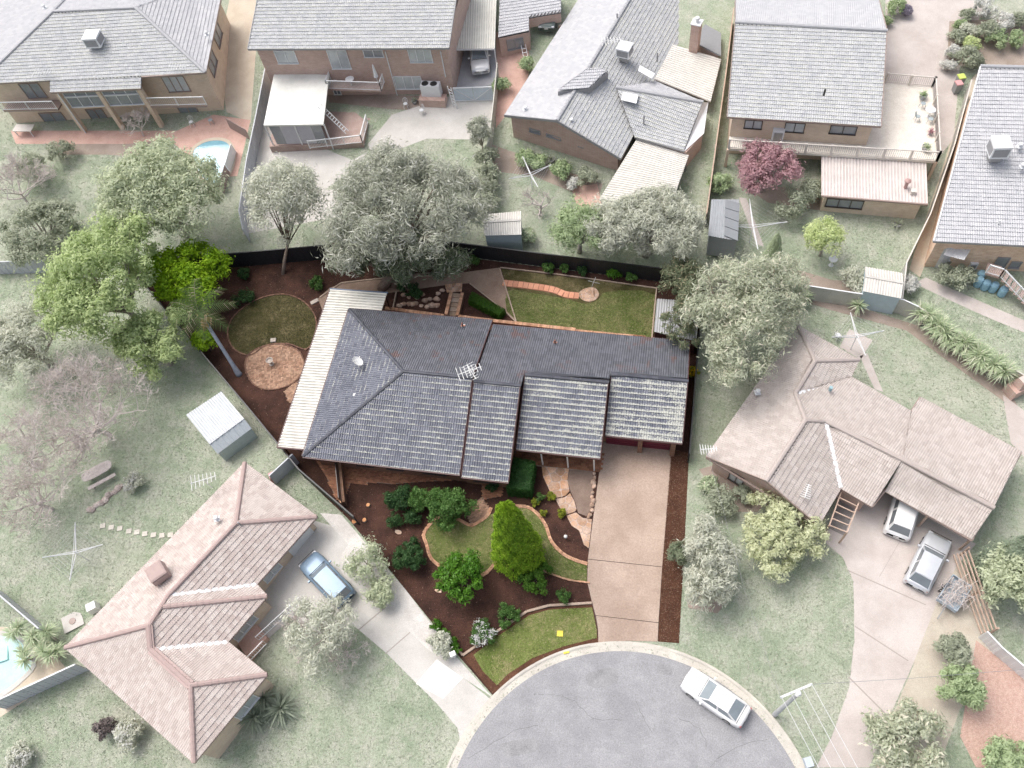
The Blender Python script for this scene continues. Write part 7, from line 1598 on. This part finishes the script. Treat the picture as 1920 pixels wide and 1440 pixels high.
ladder(W(651, 248, 3.2), W(598, 197, 5.6), 'long aluminium ladder leaning on the white pavilion roof', 12); ladder(G(854, 202), W(842, 163, 5.6), 'ladder leaning against the right end of the brick house', 7); ladder(G(990, 128), W(981, 84, 4.8), 'step ladder beside the small brick garage', 6)
# picnic table on the left lawn
q = np.array(G(190, 890)); an = dirpx((160, 905), (220, 872)); t = thing('picnic_table', 'weathered oval timber picnic table with bench under the bare tree', 'picnic table', q); cs, sn = math.cos(an), math.sin(an); X = lambda x, y, z: (q[0]+x*cs-y*sn, q[1]+x*sn+y*cs, q[2]+z)
m_gwood = surf('grey_timber', (.46, .41, .39), (.54, .49, .47), 2, .85, .2, 14, .3); ov = MB().prism([X(1.25*math.copysign(abs(math.cos(k*.3927))**.6, math.cos(k*.3927)), .5*math.copysign(abs(math.sin(k*.3927))**.6, math.sin(k*.3927)), 0)[:2] for k in range(16)], q[2]+.70, q[2]+.76); tt = ov.build('table_top', m_gwood, t)
for y in (-.3, -.1, .1, .3): MB().bar(X(-1.15, y, .765), X(1.15, y, .765), .16, .012).build('slat', m_gwood, tt)
MB().bar(X(-1.15, -.95, .44), X(1.15, -.95, .44), .3, .06).build('bench', m_gwood, t)
for x in (-.8, .8): MB().bar(X(x, 0, .0), X(x, 0, .7), .1, .1).bar(X(x, -.95, 0), X(x, -.95, .42), .08, .08).build('leg', m_gwood, t)
rw = thing('rock_border', 'row of brown rocks edging the bed below the picnic table', 'rocks', G(195, 945))
for k in range(11):
    q = np.array(G(168+k*6, 958-k*4.5+rnd.uniform(-3, 3))); s = rnd.uniform(.18, .32); MB().lathe((q[0], q[1], q[2]-.03), ((s, 0), (s*.95, s*.5), (s*.5, s*.85)), 7).build('rock', surf('dull_rock', (.40, .33, .30), (.52, .46, .43), 2, .9, .25, 12, .5, isl=.2), rw)
# bird bath, barbecue slab, chimney barbecue, small things
q = np.array(G(1558, 497)); t = thing('bird_bath', 'white pedestal bird bath on the upper right lawn', 'bird bath', q); MB().lathe(q, ((.22, 0), (.1, .1), (.08, .6), (.15, .68)), 14).build('pedestal', m_nwhite, t); MB().lathe((q[0], q[1], q[2]+.66), ((.1, 0), (.32, .1), (.36, .16), (.3, .14), (.05, .08)), 18).build('bowl', m_nwhite, t)
q = np.array(G(137, 1165)); t = thing('slab_base', 'square concrete slab with drain beside the pink-roofed house', 'slab', q); MB().box((q[0], q[1], q[2]), (1.5, 1.3, .08), .65).build('slab', m_conc, t); MB().lathe((q[0], q[1], q[2]+.08), ((.25, 0), (.25, .05), (.1, .06)), 12).build('drain', m_ngut, t)
q = np.array(G(180, 1142)); solo(MB().box(q, (.7, .6, .8), .65, .97), 'air_conditioner', m_nwhite, 'white air conditioner unit beside the slab at pink-roofed house', 'air conditioner')
q = np.array(G(518, 896)); solo(MB().box((q[0], q[1], q[2]), (.9, .6, .75), .6, .8), 'toy_box', plain('red_plastic', (.62, .30, .32), .5), 'red plastic box at the top corner of the pink-roofed house', 'box')
q = np.array(G(1900, 735)); t = thing('brick_barbecue', 'brick barbecue with arched hood at the right edge', 'barbecue', q); MB().box(q, (1.3, 1.0, 1.0), .6).build('base', m_rbrk, t); MB().box((q[0]+.1, q[1]+.1, q[2]+1.), (.9, .8, .8), .6, .7).build('hood', m_rbrk, t)
# pool gate screens and outdoor table near top left house
for a, b, lb in (((432, 240), (470, 262), 'dark pool screen panel beside the pale fence'), ((420, 365), (443, 285), 'dark red pool fence panel at the right of the pool')):
    p, q = np.array(G(*a)), np.array(G(*b)); t = thing('pool_screen', lb, 'screen', p)
    for k in range(2): u, v = p+(q-p)*k/2, p+(q-p)*(k+.97)/2; MB().bar((u[0], u[1], u[2]+.65), (v[0], v[1], v[2]+.65), .05, 1.3).build('panel', plain('screen_brown', (.33, .25, .23), .6) if k == 0 or 'dark pool screen' in lb else m_nwhite, t)
q = np.array(G(52, 250)); t = thing('patio_table', 'pale rectangular table on the top left house patio', 'table', q); MB().box((q[0], q[1], q[2]+.7), (2.1, 1.0, .05), .05).build('top', m_rail, t)
for x in (-.9, .9): MB().box((q[0]+x, q[1]-.4, q[2]), (.07, .07, .7)).build('leg', m_nwhite, t)
chair((362, 236), 'white lounge chair on the pool paving', .3, s=1.2); chair((398, 232), 'grey chair by the pool gate', .6, m_gch, 1.1)
# power pole with cross-arm and wires
q = np.array(G(1452, 1340)); t = thing('power_pole', 'timber power pole with white cross-arm and wires at the kerb', 'power pole', q); top = q+np.array([0, 0, 7.5])
MB().tube([q-np.array([0, 0, .3]), top], [.17, .12], 12).build('pole', surf('pole_timber', (.46, .47, .47), (.54, .55, .55), 2, .9, .15, 12, .2), t)
c0, c1 = W(1463, 1308, top[2]-.5), W(1522, 1283, top[2]-.5); arm = MB().bar(c0, c1, .12, .14).build('cross_arm', m_nwhite, t); wr = MB()
dv_ = W(1570, 1500, 6.6)-W(1490, 1350, 6.6); dv_ = dv_/np.linalg.norm(dv_)
for k in (0.02, .32, .68, .98):
    p = c0+(c1-c0)*k; MB().lathe((p[0], p[1], p[2]+.07), ((.05, 0), (.06, .06), (.03, .14)), 8).build('insulator', m_nwhite, arm)
    wr.tube([p+np.array([0, 0, .16]), p+dv_*10+np.array([0, 0, -.1]), p+dv_*24+np.array([0, 0, -.2]), p+dv_*38+np.array([0, 0, .1])], .014, 4, False)
wr.build('wire', m_nwhite, t); sw_ = MB(); sw_.tube([c1, (c1+W(1900, 1255, 5))/2-np.array([0, 0, .5]), W(1980, 1250, 4.6)], .012, 4, False); sw_.tube([c0+np.array([0, 0, .1]), W(1400, 1120, 4.6), W(1330, 860, 2.9)], .008, 4, False); sw_.build('service_wire', m_ggut, t)
p = np.array(W(1497, 1301, top[2]-.2)); MB().lathe(p, ((.13, 0), (.16, .1), (.1, .28), (.03, .3)), 12).build('lamp_head', m_nwhite, t)
q = np.array(G(1510, 1432)); t = thing('service_pit', 'pale grey letter box stand at the bottom kerb', 'letter box', q); MB().box(q, (.16, .16, .7)).build('post', m_steel, t); MB().box((q[0], q[1], q[2]+.7), (.5, .6, .4), .4, .96).build('box', plain('pale_blue_box', (.52, .57, .62), .5), t)
q = np.array(G(853, 1232)); t = thing('letter_box', 'small white letter box at the lower left tip of the lot', 'letter box', q); MB().box(q, (.14, .14, .8)).build('post', m_white, t); MB().box((q[0], q[1], q[2]+.8), (.42, .34, .3), .6, .95).build('box', m_white, t)
drape('street', GP([(1870, -20), (2100, 60), (2100, -60), (1860, -60)]), .010, m_road)
